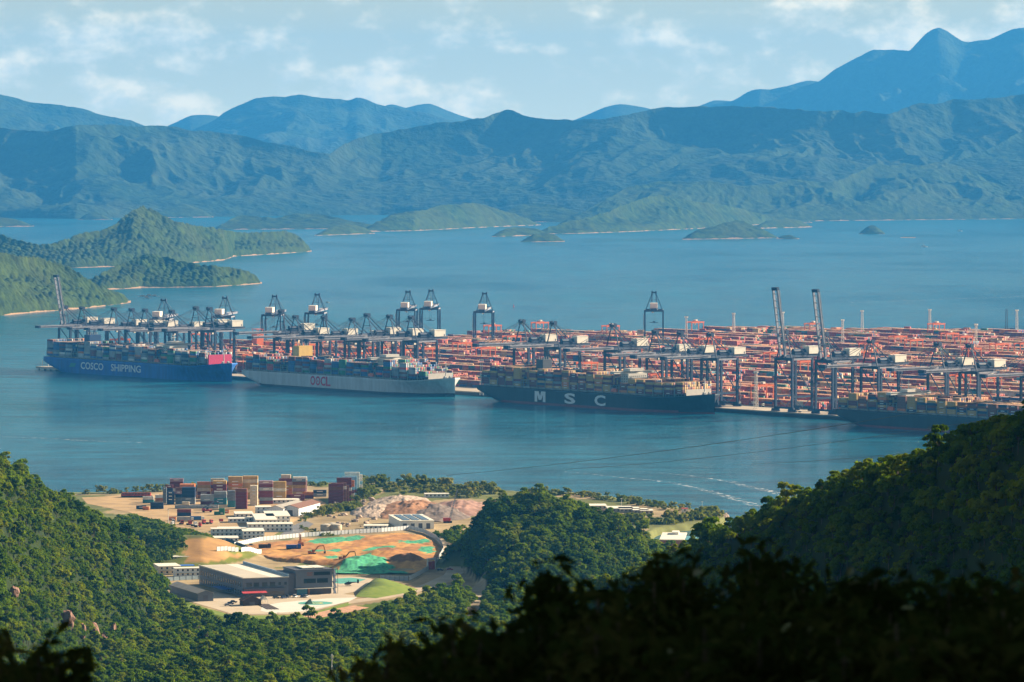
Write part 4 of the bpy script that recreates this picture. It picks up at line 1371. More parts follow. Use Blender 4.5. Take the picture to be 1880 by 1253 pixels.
    part(o, 'railing', rail)
    for b, fn in islands.items():
        fn(o, x0 + b * pitch, pitch, zd)
    return o
def bridge_island(height=38.0, m_roof=None, wing=True):
    def f(o, x, pitch, zd):
        m = MB()
        xa, xb = x + 0.8, x + pitch - 0.4
        m.box((xa, -14, zd + 0.08), (xb, 14, zd + height), M_SHIPW)
        m.box((xa - 0.4, -29.8, zd + height + 0.02), (xa + 6.5, 29.8, zd + height + 2.6), M_SHIPW)
        m.box((xa, -10, zd + height + 2.62), (xb - 2, 10, zd + height + 5.6), M_SHIPW)
        s = m.build('superstructure', o)
        w = MB()
        w.box((xa, -29.4, zd + height + 1.5), (xa + 6.6, 29.4, zd + height + 2.2), M_GLASS)
        w.box((xa - 0.5, -29.4, zd + height + 1.5), (xa - 0.38, 29.4, zd + height + 2.2), M_GLASS)
        for r in range(int(height / 3) - 1):
            for k in range(9):
                w.box((xb, -12.5 + k * 2.9, zd + 3.4 + r * 3), (xb + 0.05, -11.2 + k * 2.9, zd + 4.6 + r * 3), M_GLASS)
            for k in range(3):
                w.box((xa + 1.5 + k * 4, -14.05, zd + 3.4 + r * 3), (xa + 2.7 + k * 4, -14.0, zd + 4.6 + r * 3), M_GLASS)
        w.build('window', s)
        m = MB()
        m.tube((xa + 3, 0, zd + height + 5.6), (xa + 3, 0, zd + height + 15), 0.5, M_SHIPW, 0.25, 8)
        m.box((xa + 2.6, -3.5, zd + height + 10), (xa + 3.4, 3.5, zd + height + 10.5), M_SHIPW)
        m.box((xa + 1.8, -2, zd + height + 12.5), (xa + 2.3, 2, zd + height + 13), M_SHIPW)
        m.build('radar_mast', o)
        m = MB()
        m.box((xa + 0.5, -29.2, zd + 1.9), (xa + 9.5, -26.6, zd + 4.9), mat('lifeboat_orange', (0.65, 0.13, 0.04), 0.4))
        m.box((xa + 1.5, -28.7, zd + 4.9), (xa + 8.5, -27.1, zd + 5.9), mat('lifeboat_orange', (0.65, 0.13, 0.04), 0.4))
        m.build('lifeboat', o)
    return f
def funnel_island(col, height=22.0, wide=12.0):
    mf = mat('funnel_' + '_'.join(f'{c:.2f}' for c in col), col, 0.5, 0.08, 0.2)
    def f(o, x, pitch, zd):
        m = MB()
        m.box((x + 0.8, -wide * 1.1, zd + 0.08), (x + pitch - 0.4, wide * 1.1, zd + height * 0.72), M_SHIPW)
        s = m.build('engine_casing', o)
        m = MB()
        m.box((x + 1.2, -wide * 0.75, zd + height * 0.72 + 0.02), (x + pitch - 1.0, wide * 0.75, zd + height + 6), mf)
        fu = m.build('funnel', o)
        m = MB()
        for k in range(5):
            m.tube((x + 3 + k * 1.9, -4 + 2 * k, zd + height + 6), (x + 3 + k * 1.9, -4 + 2 * k, zd + height + 9), 0.6, M_LASH, n=8)
        m.build('exhaust_pipe', fu)
    return f
def hull_text(o, txt, x, length, z, height, m, bold=0.012):
    t = obj('lettering', text_mesh(txt, length, height, m, bold), o, (x, -HB - 0.12, z))
    return t
M_BLUEH = mat('ship_blue_paint', (0.008, 0.11, 0.42), 0.45, 0.22, 1.0, stretch=(0.22, 0.22, 0.03))
M_GREYH = mat('ship_grey_paint', (0.50, 0.52, 0.52), 0.5, 0.14, 1.0, stretch=(0.22, 0.22, 0.03))
M_BLACKH = mat('ship_black_paint', (0.010, 0.016, 0.024), 0.45, 0.4, 1.0, stretch=(0.22, 0.22, 0.03))
M_BOOTB = mat('boot_dark', (0.03, 0.035, 0.05), 0.5, 0.2, 0.05)
M_BOOTR = mat('boot_red', (0.20, 0.030, 0.030), 0.5, 0.2, 0.05)
M_LETW = mat('lettering_white', (0.72, 0.74, 0.74), 0.5, 0.05)
M_LETR = mat('lettering_red', (0.55, 0.02, 0.05), 0.5, 0.05)
BLUE, GREY, BLK, BLK4 = 'the blue ship', 'the grey ship', 'the lettered black ship', 'the rightmost black ship'
tA = t_at(80, 4)
LA = t_at(424, HB) - tA
s1 = make_ship('container_ship', 'blue-hulled container ship with white lettering, farthest left at the quay', tA, LA, 19.0, M_BLUEH, M_BLUEH, 1.2,
               [8, 7, 7, 7, 7, 7, 8, 7, 6, 6, 7, 7, 6, 7, 7, 6, 6, 7, 5, 7, 6, 6, 6, 5], {4: funnel_island((0.02, 0.06, 0.16), 24), 17: bridge_island(22)},
               {'grey': 3, 'light grey': 4, 'blue': 4, 'navy': 3, 'maroon': 3, 'green': 1, 'white': 1, 'brown': 1.5, 'orange': .6}, False, BLUE)
hull_text(s1, 'COSCO', LA * 0.235, LA * 0.135, 6.0, 9.2, M_LETW, 0.018)
hull_text(s1, 'SHIPPING', LA * 0.415, LA * 0.175, 6.0, 9.2, M_LETW, 0.018)
em = MB()
em.prism([(0, 0), (12, 0), (16, 5), (4, 5)], 0, 0.1, mat('emblem_green', (0.03, 0.22, 0.22), 0.5))
e1 = em.build('emblem', s1, loc=(LA * 0.165, -HB - 0.05, 8.0))
e1.rotation_euler = (math.pi / 2, 0, 0)
part(s1, 'forecastle_screen', lambda m: m.box((LA * 0.93, -HB * 0.6, 20.2), (LA * 0.932 + 1.0, HB * 0.6, 33), mat('screen_pink', (0.60, 0.04, 0.12), 0.5)))
tB = t_at(444, 4)
LB = t_at(834, HB) - tB
s2 = make_ship('container_ship', 'light grey container ship with red lettering on its hull, second from left', tB, LB, 18.0, M_GREYH, M_BOOTB, 3.4,
               [6, 7, 6, 5, 4, 6, 7, 7, 7, 6, 6, 7, 6, 7, 6, 6, 6, 6, 5, 8, 5, 7, 5, 3], {5: funnel_island((0.72, 0.48, 0.12), 26, 14), 17: bridge_island(22)},
               {'blue': 5, 'maroon': 5, 'navy': 2, 'grey': 2, 'green': 2, 'light grey': 1.5, 'brown': 2, 'red': 1.2}, False, GREY)
for k, ch in enumerate('OOCL'):
    hull_text(s2, ch, LB * (0.372 + 0.0265 * k), LB * 0.0245, 5.0, 11.5, M_LETR, 0.03)
fl = MB()
for k in range(5):
    a = math.pi / 2 + k * 2 * math.pi / 5
    fl.prism([(0.9 * math.cos(a) + 0.55 * math.cos(b), 0.9 * math.sin(a) + 0.55 * math.sin(b)) for b in [j * math.pi / 4 for j in range(8)]], 0, 0.1 + 0.01 * k, M_LETR)
fo = fl.build('emblem', s2, loc=(LB * (0.372 + 0.0265 * 1.46), -HB - 0.13, 10.7))
fo.rotation_euler = (math.pi / 2, 0, 0)
tC = t_at(877, 4)
LC = t_at(1312, HB) - tC
s3 = make_ship('container_ship', 'black-hulled container ship with three large white letters, third from left', tC, LC, 18.0, M_BLACKH, M_BOOTR, 1.9,
               [6, 8, 8, 8, 8, 8, 7, 8, 7, 8, 8, 7, 7, 8, 7, 7, 7, 4, 6, 6, 6, 5, 5, 5], {5: funnel_island((0.06, 0.07, 0.08), 26, 9), 16: bridge_island(22)},
               {'tan': 7, 'brown': 3, 'maroon': 5, 'navy': 1, 'orange': 1.5, 'grey': 1}, True, BLK)
for ch, a in (('M', 0.280), ('S', 0.418), ('C', 0.555)):
    if ch == 'M':
        lm, w_, h_, st = MB(), LC * 0.05, 12.0, LC * 0.0115
        for poly in ([(0, 0), (st, 0), (st, h_), (0, h_)], [(w_ - st, 0), (w_, 0), (w_, h_), (w_ - st, h_)], [(st * 0.6, h_), (st * 1.6, h_), (w_ / 2 + st * 0.5, 2.2), (w_ / 2 - st * 0.5, 2.2)], [(w_ - st * 1.6, h_), (w_ - st * 0.6, h_), (w_ / 2 + st * 0.5, 2.2), (w_ / 2 - st * 0.5, 2.2)]):
            lm.prism(poly, 0, 0.1 + 0.012 * len(lm.f), M_LETW)
        lo_ = lm.build('lettering', s3, loc=(LC * a, -HB - 0.02, 3.4))
        lo_.rotation_euler = (math.pi / 2, 0, 0)
        continue
    hull_text(s3, ch, LC * a, LC * 0.05, 3.4, 12.0, M_LETW, 0.03)
tD = t_at(1531, 4)
LD = 372.0
s4 = make_ship('container_ship', 'black-hulled container ship half hidden by the dark hillside, farthest right', tD, LD, 17.0, M_BLACKH, M_BOOTR, 2.4,
               [4, 6, 5, 6, 7, 6, 6, 6, 6, 5, 6, 5, 5, 5, 5, 5, 5, 5, 5, 5, 5, 5, 4], {5: bridge_island(18)},
               {'tan': 6, 'brown': 4, 'maroon': 5, 'navy': 3, 'orange': 1, 'blue': .6}, True, BLK4)
part(s2, 'bulbous_bow', lambda m: m.blob((LB * 0.975, 0, -0.6), (9, 3.2, 3.4), M_BOOTB, 3, 8, 0.02), True)

# ---- container yard
rd = random.Random(3)
yard = Boxes()
PINKS = [((0.52, 0.065, 0.030), 6), ((0.42, 0.045, 0.040), 5), ((0.62, 0.20, 0.05), 5), ((0.26, 0.04, 0.045), 5), ((0.62, 0.38, 0.16), 3), ((0.13, 0.045, 0.08), 3), ((0.05, 0.20, 0.12), 1.8), ((0.08, 0.26, 0.32), 1.2), ((0.62, 0.54, 0.42), 0.9), ((0.03, 0.08, 0.24), 2.4)]
pc, pw = [np.array(a) for a, _ in PINKS], [w for _, w in PINKS]
port_np = [(x, y) for x, y in PORT_POLY]
def in_port(p, pad=0):
    return bool(pip(port_np, np.array([p.x]), np.array([p.y]))[0])
RTG_SLOTS = []
nrow = QUAY + 62
while nrow < 1900:
    t = -300.0
    while t < 2100:
        ln = rd.choice((16, 18, 20))
        gap = 20
        for b in range(ln):
            tt = t + b * 12.45
            c = port(tt + 6, nrow + 8)
            u = CX + F * c.x / c.y
            if not in_port(c) or not in_port(port(tt + 6, nrow + 30)) or not (-40 < u < 2100):
                continue
            hbase = 1.6 + 3.6 * float(lat(np.array([t // 90.0]), np.array([nrow // 13.0]), 5)[0]) + 0.8 * float(vnoise(np.array([tt / 70.0]), np.array([nrow / 40.0]), 6)[0])
            if rd.random() < 0.06:
                continue
            bc = rd.choices(pc, pw)[0] if (b == 0 or rd.random() < 0.5) else bc
            for r in range(6):
                h = int(max(1, min(5, round(hbase + (rd.choice((-1, -1, -2, 1)) if rd.random() < 0.10 else 0)))))
                y = nrow + r * 2.6
                for k in range(h):
                    if k < h - 1 and r > 0 and rd.random() < 0.55:
                        continue
                    col = bc if rd.random() < 0.55 else rd.choices(pc, pw)[0]
                    yard.add((tt, y, 4.66 + k * 2.62), (12.19, 2.44, 2.58), col * rd.uniform(0.8, 1.15))
            if rd.random() < 0.055:
                RTG_SLOTS.append((tt + 4, nrow))
        t += ln * 12.45 + gap
    nrow += 28 if (int(nrow) % 3) else 40
print('yard boxes', len(yard.o), 'deck individuals', ind_boxes, 'rtg', len(RTG_SLOTS))
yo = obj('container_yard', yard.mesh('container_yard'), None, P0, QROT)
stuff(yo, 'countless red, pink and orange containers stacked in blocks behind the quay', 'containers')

# ---- orange yard gantries
M_ORANGE = mat('gantry_orange', (0.64, 0.13, 0.02), 0.5, 0.12, 0.2)
def make_rtg():
    o = thing('yard_gantry', '', 'crane', group='orange gantry cranes in the container yard')
    for sx in (-1, 1):
        for y in (-2.0, 22.0):
            part(o, 'leg', lambda m: m.box((sx * 5.5 - 0.5, y - 0.5, 1.6), (sx * 5.5 + 0.5, y + 0.5, 21), M_ORANGE))
    for y in (-2.0, 22.0):
        part(o, 'sill_beam', lambda m: m.box((-7.5, y - 0.45, 0.9), (7.5, y + 0.45, 1.58), M_ORANGE))
        for sx in (-1, 1):
            part(o, 'wheel', lambda m: m.tube((sx * 6.2, y - 0.4, 0.8), (sx * 6.2, y + 0.4, 0.8), 0.78, M_CABLE, n=10))
    for sx in (-1, 1):
        part(o, 'girder', lambda m: m.box((sx * 5.5 - 0.6, -3.2, 21.02), (sx * 5.5 + 0.6, 23.2, 23.2), M_ORANGE))
    part(o, 'trolley', lambda m: (m.box((-6.0, 9, 23.22), (6.0, 13.5, 24.0), M_ORANGE), m.box((-2.4, 9.4, 24.0), (2.4, 13, 26.2), M_CREAM)))
    part(o, 'cab', lambda m: m.box((1.5, 6.6, 18), (3.4, 8.8, 20.4), M_CREAM))
    part(o, 'engine_box', lambda m: m.box((-3.2, -3.4, 2.0), (3.2, -2.6, 4.6), M_CREAM))
    return o
slots = sorted(RTG_SLOTS, key=lambda s: CX + F * port(*s).x / port(*s).y)
slots = [s for s in slots if -20 < CX + F * port(*s).x / port(*s).y < 1960]
rtg = make_rtg()
if len(slots) > 48:
    slots = [slots[i] for i in np.linspace(0, len(slots) - 1, 48).astype(int)]
for k, (t, n) in enumerate(slots):
    lb = f'orange yard gantry straddling container stacks, {ordn(k + 1)} from the left in the yard'
    p = port(t + 6, n, 4.64)
    if k == 0:
        rtg.location, rtg.rotation_euler, rtg['label'] = p, (0, 0, QROT), lb
    else:
        dup(rtg, p, QROT, lb)

# ---- light masts
M_MASTW = mat('mast_white', (0.75, 0.70, 0.62), 0.6, 0.08)
def make_mast(m_, head=True, name='light_mast'):
    o = thing(name, '', 'light mast', group='tall light masts of the container yard')
    def lat_(m):
        w0, w1, H = 2.0, 1.1, 40.0
        cs = [(-1, -1), (1, -1), (1, 1), (-1, 1)]
        for a, b in cs:
            m.beam((a * w0, b * w0, 0), (a * w1, b * w1, H), 0.32, m_)
        for k in range(10):
            z0, z1 = k * 4.0, (k + 1) * 4.0
            f0, f1 = w0 + (w1 - w0) * k / 10, w0 + (w1 - w0) * (k + 1) / 10
            for j in range(4):
                a, b = cs[j], cs[(j + 1) % 4]
                m.beam((a[0] * f0, a[1] * f0, z0), (b[0] * f1, b[1] * f1, z1), 0.22, m_)
                m.beam((a[0] * f1, a[1] * f1, z1), (b[0] * f1, b[1] * f1, z1), 0.2, m_)
    part(o, 'lattice', lat_)
    if head:
        part(o, 'lamp_ring', lambda m: (m.tube((0, 0, 40.1), (0, 0, 40.7), 2.6, m_, n=12), [m.box((2.2 * math.cos(a) - 0.5, 2.2 * math.sin(a) - 0.5, 40.75), (2.2 * math.cos(a) + 0.5, 2.2 * math.sin(a) + 0.5, 42.0), m_) for a in [j * math.pi / 4 for j in range(8)]]))
    return o
masts = [(1260, 581), (1347, 575), (1437, 573), (1547, 587), (1583, 570), (1707, 568), (1792, 595), (1867, 569), (884, 660), (1388, 682)]
mast0 = make_mast(M_MASTW)
for k, (px, py) in enumerate(masts):
    D = (CAMH - 46.6) * F / (py - HZ)
    p = atD(px, py, D)
    nm = {8: 'between the grey and black ships', 9: 'on the quay left of the raised cranes'}.get(k)
    lb = f'white lattice light mast {nm}' if nm else f'white lattice light mast standing against the bay, {ordn(k + 1)} from the left'
    if k == 0:
        mast0.location, mast0['label'] = (p.x, p.y, 4.62), lb
        o = mast0
    else:
        o = dup(mast0, (p.x, p.y, 4.62), 0.4 * k, lb)
p = atD(1848, 570, 6980)
dm = make_mast(mat('mast_dark', (0.05, 0.06, 0.09), 0.6), False, 'lattice_tower')
dm.location = (p.x, p.y, 4.62)
dm['label'] = 'dark steel lattice tower at the back of the yard, near the right edge'
dm['category'] = 'tower'

# ---- orange tower and yellow hoppers behind the grey ship
p = atD(473, 612, 6440)
o = thing('silo_tower', 'orange steel block tower rising behind the stern of the grey ship', 'tower', (p.x, p.y, 4.62), QROT)
part(o, 'wall', lambda m: m.box((-6, -6, 0), (6, 6, 26), M_ORANGE))
part(o, 'roof_frame', lambda m: ([m.box((a - 0.3, b - 0.3, 26), (a + 0.3, b + 0.3, 31), M_ORANGE) for a in (-5, 5) for b in (-5, 5)], m.box((-6.3, -6.3, 31), (6.3, 6.3, 31.6), M_ORANGE)))
# ---- jetty past the stern of the blue ship
o = thing('jetty', 'low mooring jetty with lamp posts past the stern of the blue ship', 'jetty', port(-30, 30, 0), QROT)
part(o, 'deck', lambda m: m.box((-14, -14, 1.6), (36, 2, 4.2), M_CONC))
for k in range(4):
    part(o, 'pile', lambda m: (m.tube((-10 + 13 * k, -11, -7), (-10 + 13 * k, -11, 1.6), 1.1, M_QWALL, n=8), m.tube((-10 + 13 * k, -1, -7), (-10 + 13 * k, -1, 1.6), 1.1, M_QWALL, n=8)))
for k in range(3):
    part(o, 'lamp_post', lambda m: m.tube((-10 + 14 * k, -6, 4.2), (-10 + 14 * k, -6, 13 - k), 0.3, M_MASTW, n=6))
# ---- lorries and cargo on the open quay below the raised cranes
M_TYRE = mat('tyre_rubber', (0.02, 0.02, 0.02), 0.9)
def make_lorry(cab_col, name='lorry'):
    o = thing(name, '', 'lorry', group='lorries on the open quay')
    part(o, 'chassis', lambda m: m.box((-7.5, -1.1, 0.9), (6, 1.1, 1.3), M_CABLE))
    c = part(o, 'cab', lambda m: (m.box((4.2, -1.25, 1.32), (6.7, 1.25, 3.4), cab_col), m.box((4.6, -1.2, 3.4), (6.3, 1.2, 3.75), cab_col)))
    m = MB()
    m.box((6.7, -1.1, 2.3), (6.74, 1.1, 3.2), M_GLASS)
    m.build('windscreen', c)
    for x in (-6.3, -5.0, 0.8, 5.4):
        part(o, 'wheel', lambda m: m.tube((x, -1.2, 0.5), (x, 1.2, 0.5), 0.5, M_TYRE, n=10))
    return o
lr = make_lorry(M_CREAM)
for k, (px, py) in enumerate(((1395, 747), (1462, 757), (1352, 744), (1478, 748))):
    p = at(px, py, 4.64)
    lb = f'cream terminal lorry on the bare quay near the raised cranes, {ordn(k + 1)} of the four'
    if k == 0:
        lr.location, lr.rotation_euler, lr['label'] = p, (0, 0, QROT), lb
    else:
        dup(lr, p, QROT + (math.pi if k % 2 else 0), lb)

# ---- small things on the water
M_FOAM = bpy.data.materials.new('foam')
M_FOAM.use_nodes = True
tf = M_FOAM.node_tree
bf = tf.nodes['Principled BSDF']
bf.inputs['Base Color'].default_value = (0.8, 0.8, 0.78, 1)
bf.inputs['Roughness'].default_value = 0.9
tcf = tf.nodes.new('ShaderNodeNewGeometry')
nof = tf.nodes.new('ShaderNodeTexNoise')
nof.inputs['Scale'].default_value = 0.16
nof.inputs['Detail'].default_value = 6
nof.inputs['Roughness'].default_value = 0.7
tf.links.new(tcf.outputs['Position'], nof.inputs['Vector'])
mrf = tf.nodes.new('ShaderNodeMapRange')
mrf.inputs['From Min'].default_value = 0.50
mrf.inputs['From Max'].default_value = 0.72
tf.links.new(nof.outputs['Fac'], mrf.inputs['Value'])
tf.links.new(mrf.outputs[0], bf.inputs['Alpha'])
def wake(pts, w0, w1, label):
    ws = [at(a, b, 0.05) for a, b in pts]
    V, Fs = [], []
    for i, p in enumerate(ws):
        d = (ws[min(i + 1, len(ws) - 1)] - ws[max(i - 1, 0)]).normalized()
        nrm = Vector((-d.y, d.x, 0))
        w = w0 + (w1 - w0) * i / (len(ws) - 1)
        V += [tuple(p - nrm * w), tuple(p + nrm * w)]
        if i:
            Fs.append((2 * i - 2, 2 * i, 2 * i + 1, 2 * i - 1))
    me = bpy.data.meshes.new('wake_foam')
    me.from_pydata(V, [], Fs)
    me.materials.append(M_FOAM)
    return stuff(obj('wake_foam', me), label, 'foam')
wake([(1030, 866), (1090, 871), (1140, 877), (1200, 882), (1240, 888), (1280, 897), (1320, 907), (1350, 916), (1390, 929)], 1.0, 6.0, 'white foam line of a boat wake curving towards the right hillside, lower one')
wake([(1150, 864), (1210, 868), (1260, 873), (1310, 880), (1345, 885), (1370, 893), (1400, 899), (1425, 905), (1450, 915)], 1.0, 6.0, 'white foam line of a boat wake curving towards the right hillside, upper one')
wake([(1340, 452), (1450, 452.5), (1560, 453), (1695, 454)], 2.0, 9.0, 'thin white wake trailing a far boat near the islands')
wake([(1560, 556), (1660, 552.5), (1760, 549), (1890, 544.5)], 3.0, 7.0, 'long pale wake line across the bay at the right')
wake([(-20, 801), (60, 804), (150, 809), (260, 813)], 2.5, 2.5, 'faint pale current line on the near water at the left')
def boat(px, py, s, col, label):
    p = at(px, py, 0)
    o = thing('boat', label, 'boat', (p.x, p.y, 0), 0.1)
    o.scale = (s, s, s)
    part(o, 'hull', lambda m: m.prism([(-5, -1.5), (3, -1.5), (6, 0), (3, 1.5), (-5, 1.5)], -0.3, 1.3, M_SHIPW))
    part(o, 'cabin', lambda m: m.box((-3, -1.1, 1.32), (1.5, 1.1, 3.2), col))
    part(o, 'mast', lambda m: m.tube((-1, 0, 3.2), (-1, 0, 5.5), 0.12, M_MASTW, n=6))
boat(1697, 454, 1.6, M_SHIPW, 'small white boat speeding ahead of its thin wake by the islands')
boat(601, 556, 0.7, M_SHIPW, 'tiny white boat on the bay behind the tall cranes')
boat(1762, 425, 1.5, M_SHIPW, 'tiny white boat far off to the right of the round islet')
def buoy(px, py, s, m_, label):
    p = at(px, py, 0)
    o = thing('buoy', label, 'buoy', (p.x, p.y, 0))
    o.scale = (s, s, s)
    part(o, 'float', lambda m: m.tube((0, 0, -0.5), (0, 0, 0.9), 1.5, m_, n=12))
    part(o, 'tower', lambda m: m.tube((0, 0, 0.9), (0, 0, 4.6), 0.9, m_, 0.35, 8))
    part(o, 'topmark', lambda m: m.tube((0, 0, 4.6), (0, 0, 5.6), 0.6, m_, 0.1, 8))
buoy(943, 564, 0.95, mat('buoy_red', (0.55, 0.06, 0.06), 0.5), 'small red buoy on the open bay above the yard')
buoy(536, 879, 0.9, mat('buoy_green', (0.02, 0.10, 0.07), 0.5), 'small dark green buoy on the water behind the container stacks')
M_RAFT = mat('raft_timber', (0.16, 0.12, 0.09), 0.9)
for k, (px, py) in enumerate(((262, 545), (274, 543.5), (284, 544.5), (270, 548))):
    p = at(px, py, 0)
    o = thing('fish_raft', f'dark fish farming raft off the left headland, {ordn(k + 1)} of the four', 'raft', (p.x, p.y, 0), 0.2, 'fish rafts off the headland')
    part(o, 'deck', lambda m: [m.box((-9 + i * 4, -6, 0.1), (-6.6 + i * 4, 6, 0.5), M_RAFT) for i in range(5)])
    part(o, 'hut', lambda m: (m.box((-4, -3, 0.52), (3, 3, 2.8), mat('hut_pale', (0.5, 0.48, 0.45), 0.8)), m.box((-4.4, -3.4, 2.8), (3.4, 3.4, 3.1), M_RAFT)))
# ================================================================== SHORE SITE
SROT = R(21)
def sheet(name, pts, m, dz=0.05, z=GZ, kind='structure'):
    V = [at(a, b, z + dz) for a, b in pts]
    me = bpy.data.meshes.new(name)
    me.from_pydata([tuple(v) for v in V], [], [tuple(range(len(V)))])
    me.materials.append(m)
    me.update()
    o = obj(name, me)
    o['kind'] = kind
    return o
M_DIRT = mat('lot_dirt', (0.50, 0.33, 0.16), 0.95, 0.2, 0.05, col2=(0.33, 0.22, 0.11))
M_ODIRT = mat('orange_earth', (0.58, 0.30, 0.10), 0.95, 0.2, 0.03, col2=(0.45, 0.20, 0.07))
M_PAVE = mat('pale_concrete', (0.50, 0.41, 0.30), 0.9, 0.1, 0.05)
M_ROAD = mat('site_road', (0.46, 0.36, 0.25), 0.9, 0.15, 0.05)
M_WPAD = mat('white_pad', (0.64, 0.61, 0.54), 0.85, 0.06, 0.1)
M_TEAL = mat('pad_teal', (0.10, 0.36, 0.30), 0.8, 0.1, 0.2)
M_LAWN = mat('lawn_grass', (0.13, 0.20, 0.02), 0.95, 0.3, 0.15, col2=(0.20, 0.25, 0.03))
M_NET = mat('green_netting', (0.10, 0.50, 0.30), 0.85, 0.2, 0.08, col2=(0.22, 0.58, 0.38), bump=0.3, bscale=0.4)
M_WHITE = mat('white_cabin', (0.78, 0.76, 0.71), 0.6, 0.05, 0.2)
M_CREAMB = mat('cream_cabin', (0.66, 0.56, 0.40), 0.7, 0.06, 0.2)
M_GREYB = mat('grey_cladding', (0.12, 0.135, 0.17), 0.55, 0.1, 0.1)
M_GREYD = mat('dark_cladding', (0.10, 0.10, 0.12), 0.6, 0.1, 0.1)
M_ROOFG = mat('roof_membrane', (0.52, 0.46, 0.37), 0.8, 0.08, 0.05)
M_ROOFW = mat('roof_membrane_white', (0.72, 0.68, 0.58), 0.8, 0.06, 0.05)
M_REDROOF = mat('red_awning', (0.50, 0.06, 0.07), 0.7)
M_BROWNR = mat('brown_tile_roof', (0.20, 0.10, 0.07), 0.8, 0.15, 0.6)
M_TIMBER = mat('dark_timber', (0.07, 0.05, 0.04), 0.8, 0.2)
M_HOARD = mat('hoarding_white', (0.66, 0.68, 0.70), 0.55, 0.06, 0.2)
M_POST = mat('fence_post', (0.12, 0.14, 0.18), 0.6)
M_BLUEP = mat('blue_paint', (0.02, 0.08, 0.36), 0.5)
M_GREYROOF = mat('grey_sheet_roof', (0.34, 0.31, 0.27), 0.7, 0.12, 0.2)
M_SOLAR = mat('solar_panel', (0.02, 0.03, 0.06), 0.2, 0.1, spec=0.6)
# ---- ground sheets
sheet('lot', [(150, 914), (300, 906), (420, 905), (560, 905), (600, 925), (560, 945), (500, 985), (430, 990), (390, 975), (330, 968), (290, 960), (235, 940), (160, 925)], M_DIRT, 0.03)
sheet('road', [(640, 1109), (700, 1101), (760, 1090), (820, 1070), (858, 1048), (845, 1022), (826, 1000), (806, 984), (790, 980), (783, 983), (800, 992), (818, 1012), (828, 1036), (815, 1056), (770, 1076), (720, 1092), (640, 1102)], M_ROAD, 0.07)
sheet('pavement', [(330, 1098), (395, 1086), (440, 1098), (620, 1090), (660, 1094), (640, 1104), (560, 1127), (430, 1129), (395, 1118), (360, 1108)], M_PAVE, 0.05)
sheet('pavement', [(780, 1056), (815, 1048), (850, 1050), (838, 1066), (790, 1082), (745, 1090), (720, 1086), (760, 1068)], M_DIRT, 0.06)
sheet('helipad', [(606, 1061), (640, 1059), (668, 1060), (684, 1064), (678, 1074), (655, 1086), (625, 1092), (606, 1092)], M_PAVE, 0.09)
o = sheet('helipad_marking', [(612, 1063), (645, 1061), (672, 1064), (655, 1070), (625, 1072), (612, 1070)], M_TEAL, 0.14)
sheet('helipad', [(482, 1112), (520, 1106), (600, 1099), (656, 1097), (640, 1105), (600, 1114), (556, 1123), (500, 1126), (478, 1122)], M_WPAD, 0.10)
c = at(579, 1108, GZ)
def disc(name, c, r, m, dz, r0=0.0, n=48):
    me = bpy.data.meshes.new(name)
    V, Fs = [], []
    for k in range(n):
        a = 2 * math.pi * k / n
        V += [(r0 * math.cos(a), r0 * math.sin(a), 0), (r * math.cos(a), r * math.sin(a), 0)]
    for k in range(n):
        a, b = 2 * k, 2 * ((k + 1) % n)
        Fs.append((a, a + 1, b + 1, b) if r0 else (a + 1, b + 1, a))
    me.from_pydata(V, [], Fs)
    me.materials.append(m)
    o = obj(name, me, None, (c.x, c.y, GZ + dz))
    return struct(o)
disc('helipad_marking', c, 11.2, M_TEAL, 0.16, 5.2)
disc('helipad_marking', c, 5.0, mat('pad_yellow', (0.55, 0.50, 0.16), 0.8), 0.16, 3.2)
disc('helipad_marking', c, 3.0, M_TEAL, 0.16, 0.3)
# ---- excavated ground: real relief with netting laid over parts of it
EX_POLY = [(426, 1006), (470, 1000), (560, 991), (640, 986), (740, 980), (775, 984), (803, 1000), (808, 1016), (796, 1036), (788, 1046), (748, 1066), (700, 1062), (640, 1058), (612, 1058), (606, 1044), (560, 1034), (520, 1032), (492, 1026), (470, 1014)]
ew = [at(a, b, GZ) for a, b in EX_POLY]
exs, eys = np.arange(-210, -40, 1.3), np.arange(3110, 3520, 3.0)
EX, EY = np.meshgrid(exs, eys, indexing='ij')
EU = CX + F * EX / EY
inside = pip([(p.x, p.y) for p in ew], EX, EY)
EVr = HZ + (CAMH - GZ) * F / EY                  # approximate photo row
hgt = 0.4 + 2.6 * (fbm(EX / 16, EY / 30, 5, 5, 0.62) - 0.4)
def bump_at(px, py, rx, ry, h):
    p = at(px, py, GZ)
    return h * np.exp(-((EX - p.x) / rx) ** 2 - ((EY - p.y) / ry) ** 2)
mounds = bump_at(668, 1040, 16, 24, 7.5) + bump_at(640, 1046, 9, 14, 4) + bump_at(748, 1036, 12, 20, 7.0) + bump_at(712, 1018, 14, 18, 4) + bump_at(560, 1030, 20, 14, 3.0) + bump_at(600, 1036, 12, 12, 2.5)
mounds = mounds * (0.75 + 0.5 * fbm(EX / 5, EY / 9, 8, 3))
hgt = hgt + mounds - bump_at(575, 1040, 26, 9, 5.0) - bump_at(735, 1046, 8, 8, 4.0)
ecol = np.ones(EX.shape + (4,))
nz = fbm(EX / 14, EY / 34, 12, 4)
ecol[..., :3] = np.where((nz > 0.5)[..., None], (0.56, 0.28, 0.08), (0.42, 0.19, 0.06))
brown = (mounds > 3.0) | (hgt < -1.2)
ecol[brown, :3] = (0.27, 0.125, 0.06)
def epoly(pts):
    q = [at(a, b, GZ) for a, b in pts]
    wob = (fbm(EX / 6, EY / 12, 31, 3) - 0.5)
    return pip([(p.x, p.y) for p in q], EX + wob * 10, EY + wob * 26)
